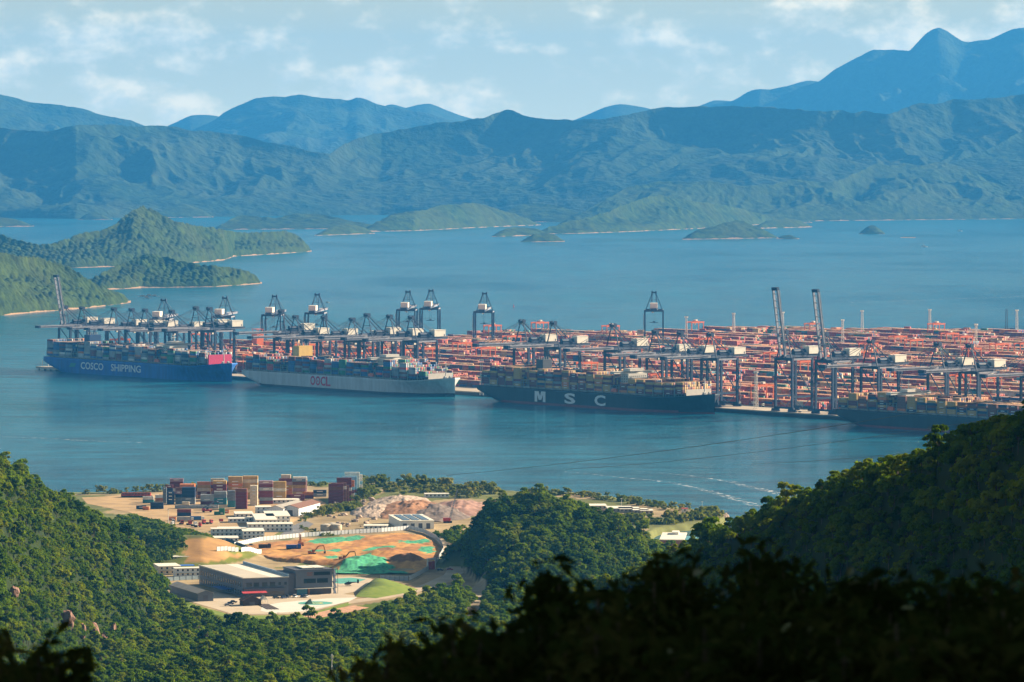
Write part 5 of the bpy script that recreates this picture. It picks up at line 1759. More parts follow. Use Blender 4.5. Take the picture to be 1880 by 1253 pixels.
for pl in ([(622, 1058), (632, 1036), (650, 1024), (672, 1022), (690, 1030), (712, 1040), (745, 1052), (740, 1062), (690, 1062)],
           [(556, 998), (580, 990), (650, 986), (675, 987), (660, 993), (600, 1000)],
           [(665, 1014), (690, 1004), (730, 1003), (728, 1012), (690, 1018)],
           [(725, 997), (780, 993), (790, 998), (740, 1001)], [(770, 1006), (792, 1004), (797, 1016), (780, 1020)],
           [(590, 1024), (622, 1022), (620, 1030), (596, 1031)], [(560, 1013), (620, 1011), (628, 1015), (570, 1017)], [(606, 1058), (620, 1046), (632, 1056)]):
    ecol[epoly(pl), :3] = (0.07, 0.37, 0.19)
stripe = (np.sin(EX * 1.7 + EY * 0.25 + 2 * nz * 6) > 0.75)
net = ecol[..., 1] > 0.32
ecol[net & stripe, :3] = (0.04, 0.22, 0.15)
ecol[..., :3] *= (0.55 + 0.9 * fbm(EX / 4, EY / 12, 91, 4, 0.65))[..., None]
EZ = np.where(inside, GZ + hgt, GZ - 1.5)
M_EARTH = attr_mat('earthworks', 0.95, 0.3, 0.2)
fc = grid_faces(*EX.shape)
keepf = inside.ravel()[fc].any(1)
struct(obj('earthworks', np_mesh('earthworks', np.stack([EX, EY, EZ], -1).reshape(-1, 3), fc[keepf], [M_EARTH], attrs={'Col': ('POINT', ecol.reshape(-1, 4))})))
# ---- hoardings, each panel a part
def fence(pts, label, m_=None, h=3.2, pitch=3.4, z=GZ):
    ws = [at(a, b, z) for a, b in pts]
    o = thing('site_hoarding', label, 'fence', tuple(ws[0]))
    pm, qm = None, None
    k = 0
    for a, b in zip(ws, ws[1:]):
        d = b - a
        n = max(1, int(round(d.length / pitch)))
        st = d / n
        ang = math.atan2(st.y, st.x)
        w = st.length
        pan = MB().box((0.12, -0.04, 0.15), (w - 0.12, 0.04, h), m_ or M_HOARD).mesh('panel')
        pos = MB().box((-0.1, -0.12, 0), (0.1, 0.12, h + 0.12), M_POST).mesh('post')
        for i in range(n):
            loc = a + st * i - ws[0]
            loc.z = gz(*(a + st * i).xy) - GZ + 0.05
            obj('panel', pan, o, loc, ang)
            obj('post', pos, o, loc, ang)
    return o
fence([(430, 1004), (478, 994), (560, 986), (640, 981), (700, 977.5), (752, 973)], 'long white hoarding along the back of the orange earthworks')
fence([(753, 973), (778, 979), (800, 990), (811, 1002), (814, 1014), (798, 1040)], 'white hoarding curving down the right side of the earthworks by the road')
fence([(788, 1046), (772, 1056), (752, 1066)], 'bright white hoarding at the lower right corner of the earthworks', mat('hoarding_bright', (0.80, 0.80, 0.78), 0.5, 0.04))
fence([(750, 1067), (725, 1066.5), (698, 1065)], 'grey hoarding at the lower edge of the earthworks above the lawn', mat('hoarding_grey', (0.36, 0.40, 0.47), 0.6))
fence([(413, 995), (440, 1005), (466, 1016)], 'dark blue hoarding running down beside the grassy mound', mat('hoarding_blue', (0.06, 0.12, 0.24), 0.6))
fence([(443, 1027), (480, 1017)], 'row of white hoarding panels behind the hangar, nearer the earthworks', mat('hoarding_bright', (0.80, 0.80, 0.78), 0.5, 0.04))
fence([(398, 1032), (438, 1028)], 'row of white hoarding panels behind the hangar, next to the cream cabins')
fence([(276, 1069), (330, 1066), (388, 1063)], 'pale blue low hoarding in front of the cream cabins', mat('hoarding_sky', (0.42, 0.54, 0.62), 0.6), 2.6, 4.6)
# gate of the earthworks
p = at(792, 1046)
o = thing('site_gate', 'white framed gateway with red panels at the corner of the earthworks', 'gate', p, R(50))
for s in (-1, 1):
    part(o, 'post', lambda m: m.box((s * 4 - 0.4, -0.4, 0), (s * 4 + 0.4, 0.4, 6.5), M_WHITE))
part(o, 'lintel', lambda m: m.box((-4.6, -0.45, 6.52), (4.6, 0.45, 7.8), M_WHITE))
part(o, 'door_leaf', lambda m: m.box((-3.5, -0.1, 0.2), (-0.2, 0.1, 5.6), M_REDROOF))
part(o, 'door_leaf', lambda m: m.box((0.2, -0.1, 0.2), (3.5, 0.1, 5.6), M_REDROOF))
# ---- hangar
A_ = at(446, 1097)
hg = thing('hangar', 'large grey hangar with pale flat roof and dark windows beside the helipads', 'building', A_, SROT)
part(hg, 'wall', lambda m: m.box((0, 0, 0), (31, 96, 12), M_GREYB))
rf = part(hg, 'roof', lambda m: (m.box((-0.4, -0.4, 12.02), (19, 96.4, 12.5), M_ROOFG), m.box((19.02, -0.4, 12.02), (31.4, 96.4, 12.5), M_ROOFW)))
m = MB()
m.box((30.6, 0, 12.52), (31.4, 96.4, 14.2), mat('parapet_blue', (0.32, 0.42, 0.52), 0.6))
m.box((-0.4, -0.42, 12.5), (0.0, 96.4, 12.9), M_ROOFW)
m.build('parapet', rf)
part(hg, 'lower_band', lambda m: m.box((0.3, -1.6, 3.3), (28, -0.02, 5.4), M_GREYD))
part(hg, 'ground_floor', lambda m: m.box((12, -0.25, 0.05), (28, -0.03, 3.2), mat('shopfront', (0.16, 0.14, 0.12), 0.5)))
wm = MB().box((0, -0.12, 0), (3.6, 0.0, 2.6), M_GLASS).mesh('window')
fm = MB()
fm.box((-0.2, -0.2, -0.2), (3.8, -0.02, 0.0), M_GREYD)
fm.box((-0.2, -0.2, 2.6), (3.8, -0.02, 2.8), M_GREYD)
fmm = fm.mesh('window_frame')
for x in (2.4, 7.4, 13.0, 18.4):
    w = obj('window', wm, hg, (x, -0.02, 6.6))
    obj('window_frame', fmm, w)
for x in (24.2, 28.2):
    obj('window', wm, hg, (x, -0.02, 7.2)).scale = (0.45, 1, 0.7)
wl = MB().box((-0.12, 0, 0), (0, 1.9, 3.0), M_GLASS).mesh('window')
for k in range(18):
    obj('window', wl, hg, (-0.02, 4 + k * 5.1, 6.4))
for k in range(18):
    obj('window', wl, hg, (-0.02, 4 + k * 5.1, 1.2))
part(hg, 'awning', lambda m: (m.add([(-1.5, -5.0, 3.0), (15, -5.0, 3.0), (15, -1.65, 3.9), (-1.5, -1.65, 3.9), (-1.5, -5.0, 2.8), (15, -5.0, 2.8), (15, -1.65, 3.7), (-1.5, -1.65, 3.7)], [(0, 1, 2, 3), (7, 6, 5, 4), (0, 4, 5, 1), (1, 5, 6, 2), (2, 6, 7, 3), (3, 7, 4, 0)], M_REDROOF)))
part(hg, 'awning', lambda m: m.box((-7, 22, 3.2), (-0.15, 44, 3.5), M_BLUEP))
an = part(hg, 'office_wing', lambda m: (m.box((31.02, 1.5, 0), (36, 26, 14.2), M_GREYD), m.box((36.02, 0, 4.4), (61, 26, 16), M_GREYB), m.box((36.02, 2.5, 0), (61, 26, 4.38), M_GREYD)))
m = MB()
m.box((35.5, -1.8, 4.1), (61.5, 2.4, 4.38), M_ROOFW)
m.build('canopy_slab', an)
m = MB()
m.box((35.6, -0.5, 16.02), (61.5, 26.4, 16.5), M_GREYD)
m.build('roof_slab', an)
for x in (42, 50.2):
    obj('roof_panel', MB().box((0, 3, 0), (7.4, 20, 0.5), M_ROOFW).mesh('roof_panel'), an, (x, 0, 16.9))
for x, w_ in ((41.5, 8.2), (50.6, 7.4)):
    obj('window', MB().box((0, -0.12, 0), (w_, 0, 2.9), M_GLASS).mesh('window'), an, (x, -0.02, 7.6))
obj('window', MB().box((0, -0.12, 0), (11, 0, 2.2), M_GLASS).mesh('window'), an, (48.5, -0.02, 12.6))
obj('entrance', MB().box((0, -0.2, 0), (7, 0, 3.9), mat('entrance_glass', (0.05, 0.25, 0.40), 0.2)).mesh('entrance'), an, (37.5, 2.46, 0.05))
obj('door_column', MB().box((0, -0.5, 0), (0.9, 0, 4.0), mat('orange_column', (0.45, 0.18, 0.06), 0.6)).mesh('door_column'), an, (45.2, 2.3, 0.02))
em = MB()
em.prism([(0, 1.4), (1.6, 2.0), (2.6, 1.5), (3.6, 2.0), (5.2, 1.4), (2.6, 0.9)], 0, 0.08, mat('emblem_brown', (0.22, 0.10, 0.08), 0.6))
em.box((0.8, -0.2, 0), (4.4, 0.45, 0.08), mat('emblem_brown', (0.22, 0.10, 0.08), 0.6))
e_ = em.build('emblem', an, loc=(43, -0.06, 12.8))
e_.rotation_euler = (math.pi / 2, 0, 0)
def stairs(m):
    for x in (62.2, 65.0):
        for y in (0.5, 5.5):
            m.box((x - 0.12, y - 0.12, 0), (x + 0.12, y + 0.12, 17), M_POST)
    for k in range(4):
        m.beam((63.6, 0.8, k * 4), (63.6, 5.2, k * 4 + 4), 1.6, M_POST, h=0.2)
        m.box((62.2, 0.5, k * 4 + 3.9), (65, 5.5, k * 4 + 4.0), M_POST)
part(hg, 'outside_stair', stairs)
# ---- small buildings
def cabin_mesh(L, Wd, H, m_wall, m_roof):
    return MB().box((0, 0, 0), (L, Wd, H), m_wall).mesh('wall'), MB().box((-0.3, -0.3, H + 0.02), (L + 0.3, Wd + 0.3, H + 0.35), m_roof).mesh('roof')
WIN = MB().box((0, -0.08, 0), (1.3, 0, 1.3), M_GLASS).mesh('window')
WINE = MB().box((0, 0, 0), (0.08, 1.2, 1.3), M_GLASS).mesh('window')
def cabin(px, py, L, Wd, storeys, rot, label, m_wall=None, m_roof=None, pitch=3.2, name='site_cabin', end=True, cat='cabin', group='site cabins'):
    H = storeys * 2.8
    o = thing(name, label, cat, at(px, py), rot, group)
    a, b = cabin_mesh(L, Wd, H, m_wall or M_WHITE, m_roof or M_ROOFW)
    obj('wall', a, o)
    obj('roof', b, o)
    n = int(L / pitch)
    for s in range(storeys):
        for k in range(n):
            obj('window', WIN, o, (L * (k + 0.5) / n - 0.65, -0.01, s * 2.8 + 1.1))
        if end:
            for k in range(max(1, int(Wd / 4))):
                obj('window', WINE, o, (L + 0.01, Wd * (k + 0.4) / max(1, int(Wd / 4)), s * 2.8 + 1.1))
    if storeys > 1:
        part(o, 'walkway', lambda m: m.box((0, -1.0, 2.75), (L, -0.1, 2.9), m_wall or M_WHITE))
    return o
g0 = R(14)
cabin(292, 1056, 15, 22, 2, g0, 'cream two-storey site cabin at the left end of the cabin row', M_CREAMB)
cabin(322, 1060, 24, 9, 2, g0, 'white two-storey site cabin block just left of the hangar', M_WHITE)
cabin(318, 1038, 22, 9, 2, g0, 'cream two-storey cabin with a blue canopy behind the white cabin block', M_CREAMB)
cabin(376, 1035, 9, 7, 1, g0, 'small cream cabin between the cream block and the white panels', M_CREAMB)
o = thing('canopy', 'bright blue canopy between the cream site cabins', 'canopy', at(343, 1047), g0)
part(o, 'roof', lambda m: m.box((-5, -4, 3.2), (5, 4, 3.5), mat('canopy_blue', (0.04, 0.16, 0.55), 0.5)))
for a in (-4.5, 4.5):
    for b in (-3.5, 3.5):
        part(o, 'leg', lambda m: m.box((a - 0.12, b - 0.12, 0), (a + 0.12, b + 0.12, 3.2), M_POST))
pre = [(388, 986, 26, 12, 2, 'long white two-storey cabin with blue-shaded front, leftmost by the flagpole'), (446, 990, 16, 26, 2, 'white two-storey cabin at the corner next to the long blue-shaded one'),
       (400, 977, 50, 10, 1, 'low white cabin row behind the flagpole block'), (455, 977, 34, 16, 2, 'white two-storey cabin row under the grey sloping roadway'), (470, 969, 16, 60, 2, 'long white cabin block running back towards the sheds'),
       (490, 962, 18, 50, 2, 'white cabin block with many small windows beside the green verge'), (432, 951, 14, 24, 1, 'small white cabin left of the gabled sheds'), (470, 945, 12, 14, 2, 'white boxy cabin behind the gabled sheds'),
       (420, 960, 16, 12, 1, 'low blue-roofed cabin near the round shrub bed'), (500, 925, 22, 14, 1, 'white flat-roofed cabin in front of the tan container stack'), (455, 958, 14, 10, 1, 'small white cabin in the middle of the cabin compound'),
       (388, 996, 20, 18, 1, 'white flat-roofed cabin beside the dark blue hoarding')]
for px, py, L, Wd, st, lb in pre:
    cabin(px, py, L, Wd, st, R(6), lb, M_WHITE, M_ROOFW, group='white site cabins by the container lot')
def gable(px, py, L, Wd, H, rise, rot, label, m_wall, m_roof, name='shed', cat='shed', solar=False, group=None):
    o = thing(name, label, cat, at(px, py), rot, group)
    part(o, 'wall', lambda m: (m.box((0, 0, 0), (Wd, L, H), m_wall), m.add([(0, 0, H), (Wd, 0, H), (Wd / 2, 0, H + rise), (0, L, H), (Wd, L, H), (Wd / 2, L, H + rise)], [(0, 1, 2), (5, 4, 3)], m_wall)))
    r = MB()
    for s in (-1, 1):
        xa = -0.5 if s < 0 else Wd + 0.5
        za = H - rise / Wd
        r.add([(xa, -0.6, za), (Wd / 2, -0.6, H + rise + 0.05), (Wd / 2, L + 0.6, H + rise + 0.05), (xa, L + 0.6, za), (xa, -0.6, za + 0.25), (Wd / 2, -0.6, H + rise + 0.3), (Wd / 2, L + 0.6, H + rise + 0.3), (xa, L + 0.6, za + 0.25)],
              [(3, 2, 1, 0), (4, 5, 6, 7), (0, 1, 5, 4), (1, 2, 6, 5), (2, 3, 7, 6), (3, 0, 4, 7)][::1], m_roof)
    ro = r.build('roof', o)
    if solar:
        sp = MB().box((0, 0, 0), (Wd * 0.30, L / 6 - 1.2, 0.15), M_SOLAR).mesh('solar_panel')
        for k in range(6):
            q = obj('solar_panel', sp, ro, (Wd * 0.56, 0.5 + k * L / 6, H + rise * 0.92))
            q.rotation_euler = (0, math.atan2(rise, Wd / 2), 0)
    part(o, 'door', lambda m: m.box((Wd * 0.35, -0.12, 0), (Wd * 0.65, -0.01, H * 0.75), M_GREYD))
    for k in range(4):
        obj('window', WINE, o, (Wd + 0.01, L * (k + 0.4) / 4, 1.4))
    return o
gable(363, 1105, 62, 10.5, 5.2, 1.8, SROT, 'long low grey shed with solar panels left of the hangar', M_GREYB, M_GREYROOF, 'long_shed', 'shed', True)
gable(446, 1113, 9, 12, 3.4, 3.0, SROT - R(4), 'brown-roofed timber hut in front of the hangar', M_TIMBER, M_BROWNR, 'timber_hut', 'hut')
gable(491, 949, 60, 13, 6.5, 2.2, R(-14), 'gabled shed with grey roof in the cabin compound, left of two', mat('shed_blue_white', (0.60, 0.64, 0.70), 0.6), M_GREYROOF, group='gabled sheds by the container lot')
gable(517, 948, 60, 14, 6.5, 2.2, R(-14), 'gabled shed with brown roof and white side, right of two', mat('shed_blue_white', (0.60, 0.64, 0.70), 0.6), M_BROWNR, group='gabled sheds by the container lot')
# solar-roofed white hall and neighbours by the rubble
o = thing('white_hall', 'low white hall with flat dark-panelled roof above the hoarding corner', 'building', at(735, 972), R(10))
part(o, 'wall', lambda m: m.box((0, 0, 0), (26, 60, 6), M_WHITE))
ro = part(o, 'roof', lambda m: m.box((-0.4, -0.4, 6.02), (26.4, 60.4, 6.4), M_ROOFW))
for k in range(3):
    obj('solar_panel', MB().box((0, 0, 0), (5.4, 50, 0.3), M_SOLAR).mesh('solar_panel'), ro, (3 + k * 7.2, 4, 6.42))
for k in range(4):
    obj('door', MB().box((0, -0.1, 0), (3, 0, 4.2), M_GREYD).mesh('door'), o, (2 + k * 6, -0.02, 0.05))
cabin(668, 973, 18, 14, 1, 0, 'low white wall-like cabin behind the back hoarding', M_WHITE)
cabin(780, 914, 20, 10, 1, R(4), 'small white cabin with dark windows near the water behind the rubble', M_WHITE)
# concrete batching tanks
for k, (px, py) in enumerate(((598, 978), (609, 976), (618, 978))):
    o = thing('concrete_tank', f'round pale concrete tank by the grey ramp, {ordn(k + 1)} from the left', 'tank', at(px, py), 0, 'pale tanks by the ramp')
    part(o, 'shell', lambda m: m.tube((0, 0, 0), (0, 0, 6), 4.0, M_PAVE, n=16), True)
    part(o, 'lid', lambda m: m.tube((0, 0, 6), (0, 0, 6.8), 4.2, M_ROOFG, 1.0, 16))
sheet('ramp', [(512, 984), (536, 966), (560, 956), (576, 962), (560, 974), (540, 984)], mat('asphalt_ramp', (0.16, 0.16, 0.17), 0.9), 0.12)
# ---- rubble and spoil heaps
M_RUBBLE = mat('rubble_stone', (0.42, 0.32, 0.25), 0.95, 0.35, 0.25, bump=0.4, bscale=0.5)
M_SPOIL = mat('spoil_earth', (0.30, 0.15, 0.08), 0.95, 0.4, 0.12, bump=0.8, bscale=0.2)
M_SPOILG = mat('spoil_grey', (0.17, 0.13, 0.11), 0.95, 0.35, 0.12, bump=0.6, bscale=0.2)
def heap(px, py, rx, ry, h, m_, seed, label):
    p = at(px, py)
    n = 64
    ga, gb = np.meshgrid(np.linspace(-1, 1, n), np.linspace(-1, 1, n), indexing='ij')
    r = np.hypot(ga, gb) + 0.35 * (fbm(ga * 2.5 + seed, gb * 2.5, seed, 3) - 0.5)
    z = h * np.clip(1 - r, 0, 1) ** 0.75 * (0.55 + 0.9 * ridged(ga * 2.5 + seed, gb * 3.0, seed, 5, 0.6)) - 0.4
    V = [tuple(v) for v in np.stack([ga * rx, gb * ry, z], -1).reshape(-1, 3)]
    Fs = [tuple(int(i) for i in f) for f in grid_faces(n, n)]
    me = bpy.data.meshes.new('spoil_heap')
    me.from_pydata(V, [], Fs)
    me.materials.append(m_)
    me.polygons.foreach_set('use_smooth', [True] * len(Fs))
    return tag(obj('spoil_heap', me, None, p), label, 'heap', 'heaps of spoil and rubble')
heap(760, 940, 34, 90, 8, M_SPOIL, 1, 'large brown earth heap right of the rubble field')
heap(800, 945, 28, 70, 7, M_SPOILG, 2, 'dark grey spoil heap in front of the brown earth heap')
heap(735, 925, 26, 80, 5.5, M_RUBBLE, 3, 'pale rubble heap behind the brown earth heap')
heap(690, 940, 20, 60, 6, M_RUBBLE, 4, 'pale rubble heap in the middle of the rubble field')
heap(845, 935, 30, 80, 6, mat('dry_scrub_earth', (0.30, 0.17, 0.13), 0.95, 0.3, 0.1), 5, 'low reddish scrub bank left of the rounded wooded hill')
rk = random.Random(9)
rock_meshes = [MB().blob((0, 0, 0.45), (1.0, 1.0, 0.75), M_RUBBLE, 70 + k, 5, 0.3).mesh('boulder') for k in range(5)]
cnt_r = 0
for k, px in enumerate(np.linspace(600, 760, 90)):
    px, py = float(px), rk.uniform(918, 968)
    if py > 950 and px > 690 or py < 925 and px < 650:
        continue
    cnt_r += 1
    o = obj('rubble_block', rock_meshes[k % 5], None, at(px, py), rk.uniform(0, 6))
    s = rk.uniform(0.9, 2.6)
    o.scale = (s * rk.uniform(1, 1.6), s, s)
    tag(o, f'pale broken concrete block lying in the rubble field, {ordn(cnt_r)} from the left', 'rubble', 'blocks in the rubble field')
# riprap round the tip of the spit
pts = [(1205, 973), (1240, 967), (1290, 961), (1322, 956), (1336, 951), (1318, 945)]
wp = [at(a, b, 0.5) for a, b in pts]
for k in range(98):
    i = min(3, int(k / 98 * 4))
    p = wp[i].lerp(wp[i + 1], (k / 98 * 4) % 1.0)
    s = rk.uniform(1.3, 2.6)
    u_ = rk.uniform(-7, 5)
    o = obj('riprap_boulder', rock_meshes[k % 5], None, (p.x + rk.uniform(-1, 1), p.y + u_, max(-0.3, 1.2 + u_ * 0.35)), rk.uniform(0, 6))
    o.scale = (s * 1.2, s, s)
    tag(o, f'pale boulder in the rock armour along the spit, {ordn(k + 1)} from the left', 'boulder', 'rock armour boulders of the spit')
# ---- container stacks on the lot
shore_n = [0]
def stack(px, py, cols, L=12.19, rows=1, where='', rot=0.0, step=0, dx=0.0):
    b = at(px, py)
    for r in range(rows):
        for k, cn in enumerate(cols if not callable(cols) else cols(r)):
            if cn is None:
                continue
            x, y = dx * r, r * 2.6
            q = obj('lot_container', cont_mesh(cn, L, 2.7, mark=(rk.random() < 0.3 and r == 0)), None,
                    (b.x + x * math.cos(rot) - y * math.sin(rot), b.y + x * math.sin(rot) + y * math.cos(rot), GZ + 0.05 + k * 2.72), rot)
            rr = '' if rows == 1 else f', {ordn(r + 1)} row back'
            tag(q, f'{cn} container, {ordn(k + 1)} up{rr}, {where}', 'container', 'containers stacked on the lot')
            shore_n[0] += 1
T20 = 6.06
stack(299, 925, ['grey'] * 5, 2.9, 1, 'narrow stack at the left end')
stack(306, 927, ['navy'] * 4, T20, 1, 'short navy stack at the left')
stack(304, 921, ['navy', 'blue', 'blue', 'navy', 'maroon'], T20, 1, 'behind the short navy stack')
stack(322, 926, ['grey', 'grey', 'navy', 'mauve', 'brown'], 5.2, 1, 'stack left of the big navy one')
stack(334, 926, ['grey', 'grey', 'navy', 'navy', 'navy'], 10.6, 3, 'big navy stack', 0, 0)
stack(330, 920, ['navy', 'navy', 'maroon', 'orange', 'orange'], 12.19, 4, 'behind the big navy stack')
stack(368, 927, ['maroon', 'light grey', 'light grey'], 11.0, 2, 'low grey stack in the middle')
stack(393, 927, ['teal', 'teal', 'grey', 'light grey'], 10.2, 2, 'grey-blue stack in the middle')
stack(391, 920, ['maroon', 'maroon', 'maroon', 'maroon', 'maroon', 'tan'], 11.0, 3, 'tall maroon and tan stack behind')
stack(419, 918, ['brown', 'tan', 'tan', 'tan', 'orange', 'tan', 'tan'], 11.5, 3, 'tan stack with orange roof behind')
stack(446, 917, ['tan', 'tan', 'cream', 'tan', 'tan', 'cream', 'tan'], 12.19, 3, 'tan stack left of the cream wall')
stack(418, 932, ['teal', 'teal', 'grey', 'grey', 'grey'], T20, 2, 'grey stack left of the red tower')
stack(432, 935, ['maroon', 'maroon', 'maroon', 'maroon', 'maroon', 'brown'], 9.3, 3, 'maroon tower with orange end')
stack(459, 929, ['cream'] * 6, 6.06, 3, 'pale stack right of the maroon tower')
stack(476, 926, ['maroon', 'grey', 'maroon', 'maroon', 'light grey', 'maroon', 'mauve'], 11.0, 2, 'striped maroon and grey stack')
stack(501, 921, ['tan', 'tan', 'tan', 'cream', 'tan', 'tan'], 10.6, 2, 'tan block stack')
stack(516, 914, ['sky blue', 'cream', 'orange', 'cream', 'cream', 'cream', 'cream'], 8.0, 2, 'cream stack behind the tan block')
stack(538, 912, ['mauve'] * 5 + ['white'], 11.4, 2, 'mauve stack at the right')
stack(533, 920, ['maroon', 'maroon'], 11.6, 1, 'low maroon pair before the mauve stack')
stack(557, 916, ['maroon', 'orange'], 8.5, 1, 'tilted maroon pair at the right end', R(12))
stack(575, 912, ['grey', 'navy'], 11.0, 1, 'grey pair left of the stepped tower')
for k, px in enumerate(range(312, 540, 25)):
    stack(px, 915, rk.choices(['maroon', 'tan', 'cream', 'navy', 'brown', 'grey', 'mauve', 'orange'], k=rk.choice((4, 5, 5, 6))), 12.19 * 0.9, 1, f'{ordn(k + 1)} stack of the back line')
HT = [6, 6, 5, 7, 6, 7, 8, 7]
for r in range(8):
    base_c = ['maroon', 'brown', 'brown', 'maroon', 'orange', 'sky blue', 'white', 'white'][r]
    bb = at(603, 925)
    for k in range(HT[r]):
        cn = base_c if rk.random() < 0.75 else rk.choice(['brown', 'maroon', 'sky blue', 'white'])
        L_ = 12.19
        q = obj('lot_container', cont_mesh(cn, L_, 2.7, mark=False), None, (bb.x + r * 1.9, bb.y + r * 9.0, GZ + 0.05 + k * 2.72), 0)
        tag(q, f'{cn} container, {ordn(k + 1)} up, {ordn(r + 1)} slice of the stepped tower', 'container', 'containers stacked on the lot')
        shore_n[0] += 1
for k in range(6):
    stack(321 + k * 13.4, 934, ['light grey'] if k != 1 else ['light grey', 'cream'], 5.7, 1, f'{ordn(k + 1)} in the ground row before the stacks')
stack(325, 948, ['navy', 'maroon'], 11.0, 1, 'navy and maroon pair alone on the dirt')
stack(393, 946, ['green'], 4.0, 1, 'small green one on the dirt')
stack(402, 946, ['green', 'green'], 4.4, 1, 'green pair on the dirt')
stack(411, 943, ['orange'], 4.0, 1, 'small orange one on the dirt')
stack(250, 935, ['navy'], 8, 1, 'navy one at the left of the dirt lot')
stack(276, 935, ['navy', 'navy'], 10.5, 1, 'navy pair at the left of the dirt lot')
stack(262, 937, ['orange'], 5, 1, 'orange box between the left navy ones')
stack(262, 924, ['teal', 'white'], 9, 1, 'teal and white pair behind the left navy ones')
stack(285, 921, ['orange', 'white'], 7, 1, 'white over orange pair left of the narrow stack')
stack(222, 913, ['tan'], 5, 1, 'tan box by the left hill')
stack(310, 956, ['orange'], 5.5, 1, 'orange box near the lamp pole')
print('lot containers', shore_n[0], 'rubble', cnt_r)
# ---- vehicles
def make_car(col, van=False):
    o = thing('parked_car', '', 'car', group='cars parked at the hangar')
    h = 1.9 if van else 1.0
    b = part(o, 'body', lambda m: m.add([(-2.3, -0.9, 0.35), (2.3, -0.9, 0.35), (2.3, 0.9, 0.35), (-2.3, 0.9, 0.35), (-2.3, -0.88, 1.0), (2.2, -0.85, 0.9), (2.2, 0.85, 0.9), (-2.3, 0.88, 1.0)], [(3, 2, 1, 0), (4, 5, 6, 7), (0, 1, 5, 4), (1, 2, 6, 5), (2, 3, 7, 6), (3, 0, 4, 7)], col))
    t = 1.0 + (0.95 if van else 0.6)
    part(o, 'cabin', lambda m: m.add([(-2.0, -0.85, 1.0), (1.1, -0.85, 0.98), (1.1, 0.85, 0.98), (-2.0, 0.85, 1.0), (-1.6, -0.7, t), (0.4, -0.7, t), (0.4, 0.7, t), (-1.6, 0.7, t)], [(4, 5, 6, 7), (0, 1, 5, 4), (1, 2, 6, 5), (2, 3, 7, 6), (3, 0, 4, 7)], M_GLASS))
    part(o, 'roof', lambda m: m.box((-1.6, -0.72, t + 0.01), (0.4, 0.72, t + 0.08), col))
    for x in (-1.4, 1.4):
        for y in (-0.85, 0.85):
            part(o, 'wheel', lambda m: m.tube((x, y - 0.12, 0.33), (x, y + 0.12, 0.33), 0.33, M_TYRE, n=10))
    return o
CARC = {'white': (0.75, 0.75, 0.74), 'dark blue': (0.02, 0.05, 0.14), 'black': (0.015, 0.015, 0.018), 'silver': (0.45, 0.47, 0.5), 'red': (0.45, 0.03, 0.03)}
cars = [(418, 1113, 'silver', 0.2, 'in front of the timber hut, outermost'), (423, 1110, 'dark blue', 0.2, 'in front of the timber hut, middle'), (429, 1107, 'black', 0.2, 'in front of the timber hut, nearest the hangar'),
        (507, 1099, 'black', 0.5, 'by the hangar front, leftmost'), (521, 1099, 'dark blue', 0.6, 'by the hangar front, second'), (529, 1097, 'black', 1.2, 'by the hangar front, third'), (542, 1097, 'white', 1.2, 'by the hangar front beside the black ones'), (556, 1097, 'dark blue', 1.2, 'near the glass entrance'), (563, 1097, 'silver', 1.2, 'right of the glass entrance'),
        (808, 1048, 'black', 0.1, 'by the earthworks gate'), (826, 1047, 'red', 0.1, 'by the road at the earthworks gate'), (462, 1003, 'dark blue', 0, 'parked inside the earthworks behind the mound')]
for px, py, cn, rz, wh in cars:
    o = make_car(mat('car_paint_' + cn.replace(' ', '_'), CARC[cn], 0.3, 0.03, spec=0.6), cn == 'white')
    o.location, o.rotation_euler = at(px, py, GZ + 0.1), (0, 0, rz)
    o['label'] = f'{cn} car parked {wh}'
def make_truck(cab, box, label, px, py, rot, L=8.0, group=None, s=1.0, dump=False):
    o = thing('truck', label, 'truck', at(px, py, GZ + 0.08), rot, group)
    o.scale = (s, s, s)
    part(o, 'chassis', lambda m: m.box((-L / 2, -1.0, 0.7), (L / 2, 1.0, 1.1), M_CABLE))
    c = part(o, 'cab', lambda m: (m.box((L / 2 - 2.0, -1.25, 1.12), (L / 2, 1.25, 3.1), cab), m.box((L / 2 - 1.8, -1.15, 3.1), (L / 2 - 0.3, 1.15, 3.4), cab)))
    w = MB()
    w.box((L / 2, -1.1, 2.1), (L / 2 + 0.05, 1.1, 2.9), M_GLASS)
    w.build('windscreen', c)
    if box:
        part(o, 'load_bed' if dump else 'box_body', lambda m: m.box((-L / 2, -1.25, 1.15), (L / 2 - 2.3, 1.25, 3.0 if dump else 3.8), box))
    for x in (-L / 2 + 1.0, -L / 2 + 2.2, L / 2 - 1.2):
        part(o, 'wheel', lambda m: m.tube((x, -1.2, 0.5), (x, 1.2, 0.5), 0.5, M_TYRE, n=10))
    return o
M_RCAB = mat('truck_red', (0.42, 0.04, 0.035), 0.4)
M_WCAB = mat('truck_white', (0.7, 0.7, 0.68), 0.4)
for k in range(9):
    make_truck(M_RCAB, None, f'red tractor unit parked in the row by the shore, {ordn(k + 1)} from the left', 228 + k * 5.9, 913, R(-100), 6.2, 'red tractor units parked by the shore', 1.15)
for k, (px, py, cb) in enumerate(((318, 962, M_WCAB), (333, 963, M_RCAB), (347, 964, M_RCAB), (356, 966, M_WCAB), (371, 962, M_RCAB), (384, 962, M_RCAB), (312, 966, M_WCAB), (363, 968, M_RCAB))):
    make_truck(cb, None, f'{"red" if cb is M_RCAB else "white"} tractor unit on the dirt lot, {ordn(k + 1)} of the loose group', px, py, R(-80 + 9 * k), 6.2, 'tractor units scattered on the lot')
make_truck(M_WCAB, M_CONT['light grey'], 'grey box trailer truck on the dirt lot', 340, 958, R(5), 13)
